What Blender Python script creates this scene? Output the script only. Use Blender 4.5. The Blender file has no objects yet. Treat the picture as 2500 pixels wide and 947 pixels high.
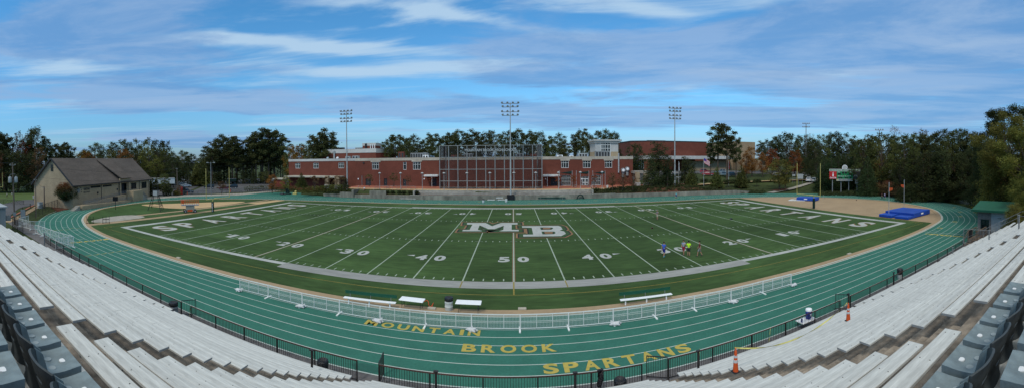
import bpy, bmesh, math, random
import numpy as np
from mathutils import Vector, Matrix, noise
from mathutils.geometry import tessellate_polygon
random.seed(7)
C = bpy.data.collections.new('scene'); bpy.context.scene.collection.children.link(C)
R = math.radians
# ------------------------------------------------------------------ camera model (fitted to the field markings)
F, CD, CX, CH, YAW, X0, Y0, PIT, ROL = 919.70, 33.333, 0.0099, 10.884, -.0030, 1250., 400.93, .0137, .0065
def rotm():
    c, s = math.cos(YAW), math.sin(YAW); A = np.array([[c,-s,0],[s,c,0],[0,0,1]])
    c, s = math.cos(PIT), math.sin(PIT); B = np.array([[1,0,0],[0,c,-s],[0,s,c]])
    c, s = math.cos(ROL), math.sin(ROL); D = np.array([[c,0,-s],[0,1,0],[s,0,c]])
    return D @ B @ A
RM = rotm()
def ray(px, py):
    t = (px-X0)/F
    return RM.T @ np.array([math.sin(t), math.cos(t), (Y0-py)/F])
def g(px, py, z=0.):                      # where the line of sight meets the level z
    d = ray(px, py); t = (z-CH)/d[2]; return (CX+t*d[0], -CD+t*d[1])
def gy(px, py, y):                        # ... meets the vertical plane at depth y
    d = ray(px, py); t = (y+CD)/d[1]; return (CX+t*d[0], CH+t*d[2])
def gd(px, py, r):                        # ... at the horizontal distance r
    d = ray(px, py); t = r/math.hypot(d[0], d[1]); return (CX+t*d[0], -CD+t*d[1], CH+t*d[2])

# ------------------------------------------------------------------ materials
def nt(m):
    m.use_nodes = True; t = m.node_tree; t.nodes.clear(); return t
def pm(name, col, rough=.8, var=.18, scale=3., col2=None, metal=0., bump=0., stretch=(1,1,1), extra=None, spec=.3, rand=0., bscale=None):
    m = bpy.data.materials.new(name); t = nt(m); N, L = t.nodes, t.links
    o = N.new('ShaderNodeOutputMaterial'); b = N.new('ShaderNodeBsdfPrincipled'); L.new(b.outputs[0], o.inputs[0])
    b.inputs['Roughness'].default_value = rough; b.inputs['Metallic'].default_value = metal
    b.inputs['Specular IOR Level'].default_value = spec
    tc = N.new('ShaderNodeTexCoord'); mp = N.new('ShaderNodeMapping'); mp.inputs['Scale'].default_value = stretch
    L.new(tc.outputs['Object'], mp.inputs[0])
    n = N.new('ShaderNodeTexNoise'); n.inputs['Scale'].default_value = scale; n.inputs['Detail'].default_value = 5
    n.inputs['Roughness'].default_value = .62
    L.new(mp.outputs[0], n.inputs['Vector'])
    r = N.new('ShaderNodeValToRGB'); r.color_ramp.elements[0].position = .3; r.color_ramp.elements[1].position = .7
    c2 = col2 or tuple(min(1, c*(1+var)) for c in col); c1 = col if col2 else tuple(c*(1-var) for c in col)
    r.color_ramp.elements[0].color = (*c1, 1); r.color_ramp.elements[1].color = (*c2, 1)
    L.new(n.outputs['Fac'], r.inputs[0]); out = r.outputs[0]
    n2 = N.new('ShaderNodeTexNoise'); n2.inputs['Scale'].default_value = scale*.13; n2.inputs['Detail'].default_value = 3
    L.new(mp.outputs[0], n2.inputs['Vector'])
    mr = N.new('ShaderNodeMapRange'); mr.inputs[1].default_value = .3; mr.inputs[2].default_value = .7
    mr.inputs[3].default_value = 1-var*.8; mr.inputs[4].default_value = 1+var*.8
    L.new(n2.outputs['Fac'], mr.inputs[0])
    hs = N.new('ShaderNodeHueSaturation'); L.new(out, hs.inputs['Color']); L.new(mr.outputs[0], hs.inputs['Value']); out = hs.outputs[0]
    if rand:
        oi = N.new('ShaderNodeObjectInfo'); m2 = N.new('ShaderNodeMapRange'); m2.inputs[3].default_value = 1-rand; m2.inputs[4].default_value = 1+rand
        L.new(oi.outputs['Random'], m2.inputs[0]); h2 = N.new('ShaderNodeHueSaturation'); L.new(out, h2.inputs['Color']); L.new(m2.outputs[0], h2.inputs['Value']); out = h2.outputs[0]
        m3 = N.new('ShaderNodeMapRange'); m3.inputs[3].default_value = .5-rand*.09; m3.inputs[4].default_value = .5+rand*.04
        mm = N.new('ShaderNodeMath'); mm.operation = 'FRACT'; m4 = N.new('ShaderNodeMath'); m4.operation = 'MULTIPLY'; m4.inputs[1].default_value = 7.3
        L.new(oi.outputs['Random'], m4.inputs[0]); L.new(m4.outputs[0], mm.inputs[0]); L.new(mm.outputs[0], m3.inputs[0]); L.new(m3.outputs[0], h2.inputs['Hue'])
    if extra: out = extra(N, L, tc, out)
    L.new(out, b.inputs['Base Color'])
    if bump:
        nb = N.new('ShaderNodeTexNoise'); nb.inputs['Scale'].default_value = bscale or scale*4; nb.inputs['Detail'].default_value = 4
        L.new(mp.outputs[0], nb.inputs['Vector'])
        bp = N.new('ShaderNodeBump'); bp.inputs['Strength'].default_value = bump; bp.inputs['Distance'].default_value = .05
        L.new(nb.outputs['Fac'], bp.inputs['Height']); L.new(bp.outputs[0], b.inputs['Normal'])
    return m
def mixn(N, L, fac, a, bcol, mode='MIX'):
    x = N.new('ShaderNodeMix'); x.data_type = 'RGBA'; x.blend_type = mode
    if isinstance(fac, float): x.inputs[0].default_value = fac
    else: L.new(fac, x.inputs[0])
    for i, v in ((6, a), (7, bcol)):
        if isinstance(v, tuple): x.inputs[i].default_value = (*v, 1)
        else: L.new(v, x.inputs[i])
    return x.outputs[2]
def brick_extra(sc, mort):
    def f(N, L, tc, out):
        sx = N.new('ShaderNodeSeparateXYZ'); L.new(tc.outputs['Object'], sx.inputs[0])
        ad = N.new('ShaderNodeMath'); L.new(sx.outputs[0], ad.inputs[0]); L.new(sx.outputs[1], ad.inputs[1])
        cx = N.new('ShaderNodeCombineXYZ'); L.new(ad.outputs[0], cx.inputs[0]); L.new(sx.outputs[2], cx.inputs[1])
        b = N.new('ShaderNodeTexBrick'); b.inputs['Scale'].default_value = sc; b.inputs['Mortar Size'].default_value = .02
        b.inputs['Color1'].default_value = (1,1,1,1); b.inputs['Color2'].default_value = (.74,.74,.74,1); b.inputs['Mortar'].default_value = (*mort,1)
        L.new(cx.outputs[0], b.inputs['Vector'])
        return mixn(N, L, 1., out, b.outputs['Color'], 'MULTIPLY')
    return f
def stripe_extra(axis, freq, amt):        # worn lengthwise flutes of an aluminium plank
    def f(N, L, tc, out):
        sx = N.new('ShaderNodeSeparateXYZ'); L.new(tc.outputs['Object'], sx.inputs[0])
        m = N.new('ShaderNodeMath'); m.operation = 'MULTIPLY'; m.inputs[1].default_value = freq; L.new(sx.outputs[axis], m.inputs[0])
        s = N.new('ShaderNodeMath'); s.operation = 'SINE'; L.new(m.outputs[0], s.inputs[0])
        r = N.new('ShaderNodeMapRange'); r.inputs[1].default_value = -.2; r.inputs[2].default_value = .6; r.inputs[3].default_value = 1-amt; r.inputs[4].default_value = 1
        L.new(s.outputs[0], r.inputs[0]); h = N.new('ShaderNodeHueSaturation'); L.new(out, h.inputs['Color']); L.new(r.outputs[0], h.inputs['Value'])
        return h.outputs[0]
    return f
def net(name, col, cover, cell, wire=None):   # woven wire / netting: open between the threads
    m = pm(name, col, .7, .1, 2.)
    t = m.node_tree; N, L = t.nodes, t.links; o = next(n for n in N if n.type == 'OUTPUT_MATERIAL'); b = next(n for n in N if n.type == 'BSDF_PRINCIPLED')
    tr = N.new('ShaderNodeBsdfTransparent'); mx = N.new('ShaderNodeMixShader')
    tc = N.new('ShaderNodeTexCoord'); sx = N.new('ShaderNodeSeparateXYZ'); L.new(tc.outputs['Object'], sx.inputs[0])
    ad = N.new('ShaderNodeMath'); L.new(sx.outputs[0], ad.inputs[0]); L.new(sx.outputs[1], ad.inputs[1])
    outs = []
    for src in (ad.outputs[0], sx.outputs[2]):
        p = N.new('ShaderNodeMath'); p.operation = 'PINGPONG'; p.inputs[1].default_value = cell/2; L.new(src, p.inputs[0])
        q = N.new('ShaderNodeMath'); q.operation = 'LESS_THAN'; q.inputs[1].default_value = cell/2*(1-math.sqrt(1-cover)); L.new(p.outputs[0], q.inputs[0]); outs.append(q.outputs[0])
    mxm = N.new('ShaderNodeMath'); mxm.operation = 'MAXIMUM'; L.new(outs[0], mxm.inputs[0]); L.new(outs[1], mxm.inputs[1])
    L.new(mxm.outputs[0], mx.inputs[0]); L.new(tr.outputs[0], mx.inputs[1]); L.new(b.outputs[0], mx.inputs[2]); L.new(mx.outputs[0], o.inputs[0])
    return m
M = {}
def mk(k, *a, **kw): M[k] = pm(k, *a, **kw)
def turf_extra(N, L, tc, out):                 # rolls laid across the field, nap turned either way, and soft wear
    sx = N.new('ShaderNodeSeparateXYZ'); L.new(tc.outputs['Object'], sx.inputs[0])
    m = N.new('ShaderNodeMath'); m.operation = 'MULTIPLY'; m.inputs[1].default_value = 3.14159/4.572; L.new(sx.outputs[0], m.inputs[0])
    s_ = N.new('ShaderNodeMath'); s_.operation = 'SINE'; L.new(m.outputs[0], s_.inputs[0])
    r = N.new('ShaderNodeMapRange'); r.inputs[1].default_value = -.25; r.inputs[2].default_value = .25; r.inputs[3].default_value = .955; r.inputs[4].default_value = 1.045; L.new(s_.outputs[0], r.inputs[0])
    n = N.new('ShaderNodeTexNoise'); n.inputs['Scale'].default_value = .06; n.inputs['Detail'].default_value = 6; n.inputs['Distortion'].default_value = 1.; L.new(tc.outputs['Object'], n.inputs['Vector'])
    q = N.new('ShaderNodeMapRange'); q.inputs[1].default_value = .35; q.inputs[2].default_value = .65; q.inputs[3].default_value = .84; q.inputs[4].default_value = 1.16; L.new(n.outputs['Fac'], q.inputs[0])
    k = N.new('ShaderNodeMath'); k.operation = 'MULTIPLY'; L.new(r.outputs[0], k.inputs[0]); L.new(q.outputs[0], k.inputs[1])
    h = N.new('ShaderNodeHueSaturation'); L.new(out, h.inputs['Color']); L.new(k.outputs[0], h.inputs['Value']); return h.outputs[0]
mk('turf', (.044,.081,.026), .9, .26, 1.4, stretch=(.35,1.4,1), spec=.1, extra=turf_extra)
mk('track', (.036,.146,.110), .85, .11, 7., spec=.15, bump=.1)
mk('tan', (.33,.24,.145), .9, .10, 2.)
mk('sand', (.46,.32,.17), .95, .10, 2.)
mk('paint_white', (.37,.385,.365), .8, .14, 3.)
mk('line_white', (.47,.53,.49), .7, .06, 3.)
mk('turf_line', (.30,.36,.285), .8, .14, 2.)
mk('paint_grey', (.27,.275,.26), .85, .16, 2., stretch=(.3,2,1))
mk('paint_brown', (.19,.10,.055), .85, .15, 3.)
mk('paint_gold', (.22,.125,.06), .85, .15, 3.)
mk('paint_dark', (.010,.016,.012), .85, .2, 3.)
mk('paint_green', (.030,.068,.020), .9, .15, 3.)
mk('paint_yellow', (.42,.34,.075), .75, .12, 3.)
mk('line_yellow', (.24,.19,.04), .8, .2, 3.)
mk('ground', (.045,.060,.022), .95, .3, .5, spec=.1)
mk('mulch', (.10,.045,.028), .95, .3, 2., spec=.1)
mk('asphalt', (.085,.085,.09), .9, .18, 1.5)
mk('asphalt_near', (.12,.115,.115), .9, .3, 4., bump=.3)
mk('concrete', (.30,.28,.24), .9, .25, 1., bump=.2)
mk('wall_concrete', (.20,.185,.15), .9, .38, .9, stretch=(1,1,.35), bump=.2)
mk('stand_concrete', (.215,.182,.145), .95, .42, 3.5, bump=.5)
mk('alu', (.52,.54,.525), .6, .16, 9., stretch=(.35,3,1), metal=0., extra=stripe_extra(1, 41.2, .10), spec=.3, rand=.07)
mk('alu_end', (.33,.34,.34), .5, .1, 4.)
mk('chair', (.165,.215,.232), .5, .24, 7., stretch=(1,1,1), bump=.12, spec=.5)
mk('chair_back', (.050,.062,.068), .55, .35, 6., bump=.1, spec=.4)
mk('dot_white', (.7,.73,.75), .5, .05, 5.)
mk('dot_grey', (.26,.31,.325), .5, .1, 5.)
mk('black', (.012,.012,.014), .5, .2, 4.)
mk('rail', (.022,.018,.018), .5, .3, 4., spec=.5)
mk('rust', (.07,.035,.028), .6, .4, 5.)
mk('pipe_metal', (.23,.245,.245), .5, .15, 3., spec=.4)
mk('grey_metal', (.20,.21,.215), .5, .2, 3., spec=.5)
mk('light_metal', (.34,.36,.36), .5, .12, 3., spec=.5)
mk('white_metal', (.74,.77,.76), .5, .06, 3., spec=.5)
mk('brick', (.168,.052,.034), .9, .14, .5, extra=brick_extra(4., (.9,.85,.8)))
mk('brick_dark', (.20,.045,.03), .9, .14, .5, extra=brick_extra(4., (.9,.85,.8)))
mk('paver', (.30,.10,.06), .9, .18, 1.)
mk('tanbrick', (.42,.33,.215), .9, .12, .6, extra=brick_extra(3.2, (.8,.8,.8)))
mk('tanblock', (.30,.22,.14), .9, .10, .6)
mk('parapet', (.42,.385,.315), .85, .18, .8)
mk('cream', (.44,.44,.42), .85, .1, .8)
mk('roof', (.125,.102,.086), .95, .2, 3., stretch=(.4,.4,2))
mk('roof_green', (.010,.088,.050), .6, .12, 2.)
mk('block', (.24,.215,.195), .95, .16, 2., extra=brick_extra(2., (.6,.6,.6)))
mk('frame_white', (.62,.64,.62), .5, .06, 3.)
mk('glass', (.018,.024,.026), .15, .3, 1., spec=.6)
mk('goal_yellow', (.50,.42,.13), .5, .06, 3., spec=.5)
mk('pad_green', (.006,.028,.022), .6, .1, 3.)
mk('pad_blue', (.008,.06,.36), .55, .14, 3., bump=.3, bscale=2.5, spec=.4)
mk('wood', (.17,.125,.09), .9, .25, 3., stretch=(3,3,.4))
mk('pole_wood', (.16,.125,.10), .9, .25, 4., stretch=(3,3,.3))
mk('bark', (.085,.062,.046), .95, .3, 5.)
mk('bark_light', (.2,.18,.15), .95, .3, 5.)
mk('orange', (.62,.10,.025), .6, .1, 4.)
mk('plastic_white', (.85,.87,.88), .4, .04, 4., spec=.5)
mk('sandbag', (.62,.64,.66), .8, .12, 12., bump=.6)
mk('tape_yellow', (.58,.55,.17), .5, .15, 6.)
mk('cooler_blue', (.01,.03,.25), .4, .05, 4.)
mk('lamp_glass', (.33,.34,.34), .2, .1, 3., spec=.7)
mk('lamp_dark', (.07,.07,.075), .4, .1, 3.)
mk('bin_white', (.55,.57,.55), .5, .1, 6.)
mk('bag_black', (.008,.008,.01), .35, .1, 6., bump=.8, spec=.6)
mk('red', (.45,.02,.02), .5, .08, 3.)
mk('board_green', (.012,.19,.065), .6, .1, 3.)
mk('board_dark', (.03,.033,.037), .6, .1, 3.)
mk('skin', (.42,.22,.14), .6, .06, 6.)
mk('skin_dark', (.35,.17,.10), .6, .06, 6.)
for k, c in dict(shirt_blue=(.06,.13,.55), shorts_navy=(.02,.03,.22), shirt_plaid=(.30,.34,.45), shorts_red=(.30,.03,.05), neon=(.50,.95,.03), shorts_dark=(.04,.045,.045),
                 maroon=(.12,.015,.03), shorts_grey=(.26,.26,.25), shirt_grey=(.17,.165,.185), khaki=(.42,.38,.28), aqua=(.08,.5,.55), white_cloth=(.7,.7,.72), blk_cloth=(.015,.015,.018),
                 lilac=(.38,.38,.62), hair_brown=(.05,.028,.016), hair_dark=(.015,.01,.008), hair_red=(.14,.05,.025), shoe=(.05,.05,.055), shoe_teal=(.05,.4,.5), jean=(.05,.055,.06)).items():
    mk(k, c, .85, .12, 9.)
CARC = dict(white=(.62,.64,.65), silver=(.34,.36,.36), black=(.012,.013,.016), maroon=(.09,.012,.02), red=(.28,.012,.018), navy=(.012,.02,.05), grey=(.12,.125,.13), blue=(.05,.1,.19), beige=(.36,.34,.29))
for k, c in CARC.items(): mk('car_'+k, c, .3, .04, 2., spec=.6)
mk('tyre', (.018,.018,.018), .85, .2, 5.)
mk('hub', (.35,.36,.37), .35, .1, 5.)
mk('taillight', (.4,.01,.01), .4, .1, 5.)
# foliage
def leafm(k, c1, c2, rand=.28):
    c1, c2 = (tuple(v*f for v, f in zip(c, (1.38,1.24,.95))) for c in (c1, c2))
    m = M[k] = pm(k, c1, .75, .25, .55, col2=c2, rand=rand, spec=.15)
    t = m.node_tree; b = next(n for n in t.nodes if n.type == 'BSDF_PRINCIPLED'); o = next(n for n in t.nodes if n.type == 'OUTPUT_MATERIAL')
    tr = t.nodes.new('ShaderNodeBsdfTranslucent'); mx = t.nodes.new('ShaderNodeMixShader'); mx.inputs[0].default_value = .38
    t.links.new(b.inputs['Base Color'].links[0].from_socket, tr.inputs[0]); t.links.new(b.outputs[0], mx.inputs[1]); t.links.new(tr.outputs[0], mx.inputs[2]); t.links.new(mx.outputs[0], o.inputs[0])
leafm('leaf_pine', (.034,.050,.024), (.082,.102,.046))
leafm('leaf_dark', (.024,.038,.020), (.056,.076,.035))
leafm('leaf_broad', (.040,.062,.024), (.105,.125,.045))
leafm('leaf_olive', (.075,.090,.026), (.175,.180,.055))
leafm('leaf_orange', (.13,.065,.022), (.27,.135,.042), .15)
leafm('leaf_red', (.11,.036,.020), (.24,.085,.038), .15)
leafm('leaf_yellow', (.12,.085,.02), (.27,.17,.04), .2)
leafm('leaf_brown', (.070,.048,.030), (.150,.098,.060))
leafm('leaf_conifer', (.018,.040,.022), (.042,.075,.036))
M['maple_leaf'] = M['leaf_red']
M['net_dark'] = net('net_dark', (.022,.015,.015), .40, .09)
M['chain'] = net('chain', (.10,.105,.105), .22, .07)
M['chain_black'] = net('chain_black', (.015,.015,.015), .30, .07)
M['mesh_white'] = net('mesh_white', (.50,.56,.54), .30, .03)

# ------------------------------------------------------------------ mesh builder and object helpers
class MB:
    def __init__(s): s.v = []; s.f = []
    def add(s, vs, fs):
        n = len(s.v); s.v += [tuple(float(c) for c in v) for v in vs]; s.f += [tuple(i+n for i in f) for f in fs]; return s
    def box(s, x0, x1, y0, y1, z0, z1):
        return s.add([(x0,y0,z0),(x1,y0,z0),(x1,y1,z0),(x0,y1,z0),(x0,y0,z1),(x1,y0,z1),(x1,y1,z1),(x0,y1,z1)],
                     [(0,3,2,1),(4,5,6,7),(0,1,5,4),(1,2,6,5),(2,3,7,6),(3,0,4,7)])
    def bbox(s, x0, x1, y0, y1, z0, z1, b):     # box with a bevelled top and upright edges
        pts = [(x0+b,y0),(x1-b,y0),(x1,y0+b),(x1,y1-b),(x1-b,y1),(x0+b,y1),(x0,y1-b),(x0,y0+b)]
        cx, cy = (x0+x1)/2, (y0+y1)/2
        ins = [(x+(b if x < cx else -b), y+(b if y < cy else -b)) for x, y in pts]
        vs = [(x,y,z0) for x, y in pts]+[(x,y,z1-b) for x, y in pts]+[(x,y,z1) for x, y in ins]
        fs = [tuple(range(7,-1,-1)), tuple(range(16,24))]
        for k in (0, 8): fs += [(k+i, k+(i+1)%8, k+8+(i+1)%8, k+8+i) for i in range(8)]
        return s.add(vs, fs)
    def tube(s, p, q, r, r2=None, n=8):
        p, q = Vector(p), Vector(q); r2 = r if r2 is None else r2
        d = q-p
        if d.length < 1e-6: return s
        d.normalize(); a = d.orthogonal().normalized(); b = d.cross(a)
        vs = [p+(a*math.cos(t)+b*math.sin(t))*r for t in [2*math.pi*i/n for i in range(n)]]+[q+(a*math.cos(t)+b*math.sin(t))*r2 for t in [2*math.pi*i/n for i in range(n)]]
        return s.add(vs, [(i,(i+1)%n,n+(i+1)%n,n+i) for i in range(n)]+[tuple(range(n-1,-1,-1)), tuple(range(n,2*n))])
    def path(s, pts, r, n=6):
        for a, b in zip(pts, pts[1:]): s.tube(a, b, r, n=n)
        return s
    def lathe(s, prof, c=(0,0,0), n=14, axis='z'):
        vs = []
        for r, z in prof:
            for i in range(n):
                t = 2*math.pi*i/n; p = (r*math.cos(t), r*math.sin(t), z)
                if axis == 'x': p = (p[2], p[0], p[1])
                if axis == 'y': p = (p[0], p[2], p[1])
                vs.append((c[0]+p[0], c[1]+p[1], c[2]+p[2]))
        m = len(prof); fs = [(k*n+i, k*n+(i+1)%n, (k+1)*n+(i+1)%n, (k+1)*n+i) for k in range(m-1) for i in range(n)]
        fs += [tuple(range(n-1,-1,-1)), tuple(range((m-1)*n, m*n))]
        return s.add(vs, fs)
    def prism(s, poly, z0, z1, holes=()):        # flat outline raised between two levels
        loops = [[Vector((x,y,0)) for x, y in poly]]+[[Vector((x,y,0)) for x, y in h] for h in holes]
        flat = [p for l in loops for p in l]; tri = tessellate_polygon(loops)
        n = len(flat)
        if z1 is None: return s.add([(p.x,p.y,z0) for p in flat], [up(t, flat) for t in tri])
        fs = [up(t, flat) for t in tri]; fs2 = [tuple(i+n for i in f) for f in fs]; fs1 = [f[::-1] for f in fs]
        side = []; k = 0
        for l in loops:
            m = len(l); side += [(k+i, k+(i+1)%m, k+(i+1)%m+n, k+i+n) for i in range(m)]; k += m
        return s.add([(p.x,p.y,z0) for p in flat]+[(p.x,p.y,z1) for p in flat], fs1+fs2+side)
    def blob(s, c, rx, ry, rz, seed=0, amp=.15, n=8):
        vs = []; fs = []; 
        for i in range(n+1):
            for j in range(2*n):
                a = math.pi*i/n; b = math.pi*j/n; d = Vector((math.sin(a)*math.cos(b), math.sin(a)*math.sin(b), math.cos(a)))
                k = 1+amp*noise.noise(d*2+Vector((seed*7.1,0,0)))*2
                vs.append((c[0]+d.x*rx*k, c[1]+d.y*ry*k, c[2]+d.z*rz*k))
        m = 2*n
        fs = [(i*m+j, (i+1)*m+j, (i+1)*m+(j+1)%m, i*m+(j+1)%m) for i in range(n) for j in range(m)]
        return s.add(vs, fs)
    def xf(s, mat):
        s.v = [tuple(mat @ Vector(v)) for v in s.v]; return s
    def mesh(s, name, mat, smooth=False):
        me = bpy.data.meshes.new(name); me.from_pydata(s.v, [], s.f); me.update()
        if isinstance(mat, str): mat = M[mat]
        me.materials.append(mat)
        if smooth:
            for p in me.polygons: p.use_smooth = True
            try: me.set_sharp_from_angle(angle=R(40))
            except Exception: pass
        return me
def up(t, flat):
    a, b, c = (flat[i] for i in t)
    return tuple(t) if (b-a).cross(c-a).z > 0 else tuple(t)[::-1]
def link(name, me, parent=None, loc=(0,0,0), rz=0.):
    o = bpy.data.objects.new(name, me); C.objects.link(o); o.location = loc; o.rotation_euler = (0,0,rz)
    if parent is not None: o.parent = parent
    return o
def pieces(mb):
    n = len(mb.v); par = list(range(n))
    def fd(i):
        while par[i] != i: par[i] = par[par[i]]; i = par[i]
        return i
    for f in mb.f:
        a = fd(f[0])
        for i in f[1:]:
            b = fd(i)
            if a != b: par[b] = a
    isl = {}
    for i in range(n): isl.setdefault(fd(i), []).append(i)
    ks = list(isl)
    if len(ks) == 1 or len(ks) > 260: return [mb]
    bb = []
    for k in ks:
        P = [mb.v[i] for i in isl[k]]; lo = [min(p[a] for p in P) for a in range(3)]; hi = [max(p[a] for p in P) for a in range(3)]; bb.append((lo, hi, max(h-l for h, l in zip(hi, lo))))
    pp = list(range(len(ks)))
    def f2(i):
        while pp[i] != i: i = pp[i]
        return i
    for i in range(len(ks)):
        for j in range(i+1, len(ks)):
            gsq = sum(max(0, bb[i][0][a]-bb[j][1][a], bb[j][0][a]-bb[i][1][a])**2 for a in range(3))
            if gsq**.5 <= max(.02, .5*max(bb[i][2], bb[j][2])):
                a, b = f2(i), f2(j)
                if a != b: pp[b] = a
    grp = {}
    for i, k in enumerate(ks): grp.setdefault(f2(i), []).append(k)
    if len(grp) == 1: return [mb]
    own = {i: f2(ks.index(fd(i))) for i in range(n)} if n < 4000 else None
    if own is None: return [mb]
    out = []
    for gk in grp:
        m = MB(); mp_ = {}
        for i in range(n):
            if own[i] == gk: mp_[i] = len(m.v); m.v.append(mb.v[i])
        m.f = [tuple(mp_[i] for i in f) for f in mb.f if own[f[0]] == gk]; out.append(m)
    return out
def part(name, mb, mat, parent, smooth=False, label=None):
    ps = pieces(mb) if name not in ('lettering', 'mesh', 'netting', 'stripe') else [mb]
    o = link(name, ps[0].mesh(name, mat, smooth), parent)
    for q in ps[1:]: link(name, q.mesh(name, mat, smooth), parent)
    if label: o['label'] = label
    return o
def tag(o, label, cat, group=None, kind=None):
    o['label'] = label
    if cat: o['category'] = cat
    if group: o['group'] = group
    if kind: o['kind'] = kind
    return o
def thing(name, label, cat, loc=(0,0,0), rz=0., group=None):
    return tag(link(name, None, None, loc, rz), label, cat, group)
def solo(name, mb, mat, label, cat, group=None, loc=(0,0,0), rz=0., smooth=False):
    return tag(link(name, mb.mesh(name, mat, smooth), None, loc, rz), label, cat, group)
def struct(name, mb, mat, smooth=False):
    o = link(name, mb.mesh(name, mat, smooth)); o['kind'] = 'structure'; return o
def copy_tree(o, parent=None, depth=0):
    c = o.copy(); C.objects.link(c); c.parent = parent
    for ch in KIDS.get(o.name, []) if o.name in KIDS else [x for x in C.objects if x.parent == o]:
        copy_tree(ch, c)
    return c
KIDS = {}
def remember(o):
    def kids(x):
        l = [k for k in C.objects if k.parent == x]; KIDS[x.name] = l
        for k in l: kids(k)
    kids(o); return o
def dup(o, loc, rz, label=None, scale=None, group=None):
    c = copy_tree(o); c.location = loc; c.rotation_euler = (0,0,rz)
    if label: c['label'] = label
    if group: c['group'] = group
    if scale: c.scale = scale if isinstance(scale, tuple) else (scale,)*3
    return c
class Proto:                                   # the first use is the source itself, later ones are copies
    def __init__(s, root): s.o = remember(root); s.used = False
    def put(s, loc, rz, label=None, scale=None, group=None):
        if s.used: return dup(s.o, loc, rz, label, scale, group)
        s.used = True; o = s.o; o.location = loc; o.rotation_euler = (0,0,rz)
        if label: o['label'] = label
        if group: o['group'] = group
        if scale: o.scale = scale if isinstance(scale, tuple) else (scale,)*3
        return o
ORD = 'first second third fourth fifth sixth seventh eighth ninth tenth eleventh twelfth thirteenth fourteenth fifteenth sixteenth seventeenth eighteenth nineteenth twentieth'.split()

# ------------------------------------------------------------------ modifiers and text evaluated first, while the scene is small
def evaluate(o):
    bpy.context.view_layer.update(); dg = bpy.context.evaluated_depsgraph_get()
    me = bpy.data.meshes.new_from_object(o.evaluated_get(dg)); C.objects.unlink(o); return me
TXT = {}
def text(s, off=0., ext=0.):
    """letters as (verts, faces), box normalised: x 0..w, y 0..1"""
    k = (s, off, ext)
    if k in TXT: return TXT[k]
    cu = bpy.data.curves.new('t', 'FONT'); cu.body = s; cu.offset = off; cu.resolution_u = 5; cu.extrude = ext
    o = bpy.data.objects.new('t', cu); C.objects.link(o); me = evaluate(o)
    vs = [tuple(v.co) for v in me.vertices]; fs = [tuple(p.vertices) for p in me.polygons]
    x0 = min(v[0] for v in vs); x1 = max(v[0] for v in vs); y0 = min(v[1] for v in vs); y1 = max(v[1] for v in vs); h = y1-y0
    TXT[k] = ([((v[0]-x0)/h, (v[1]-y0)/h, v[2]) for v in vs], fs, (x1-x0)/h); return TXT[k]
def letters(mb, s, org, right, upv, w, h, off=0., lift=(0,0,0)):
    """lay the text s in the box w x h whose lower left corner is org"""
    vs, fs, tw = text(s, off)
    o, r, u = Vector(org)+Vector(lift), Vector(right), Vector(upv)
    mb.add([o+r*(v[0]/tw*w)+u*(v[1]*h) for v in vs], fs); return mb

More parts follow.
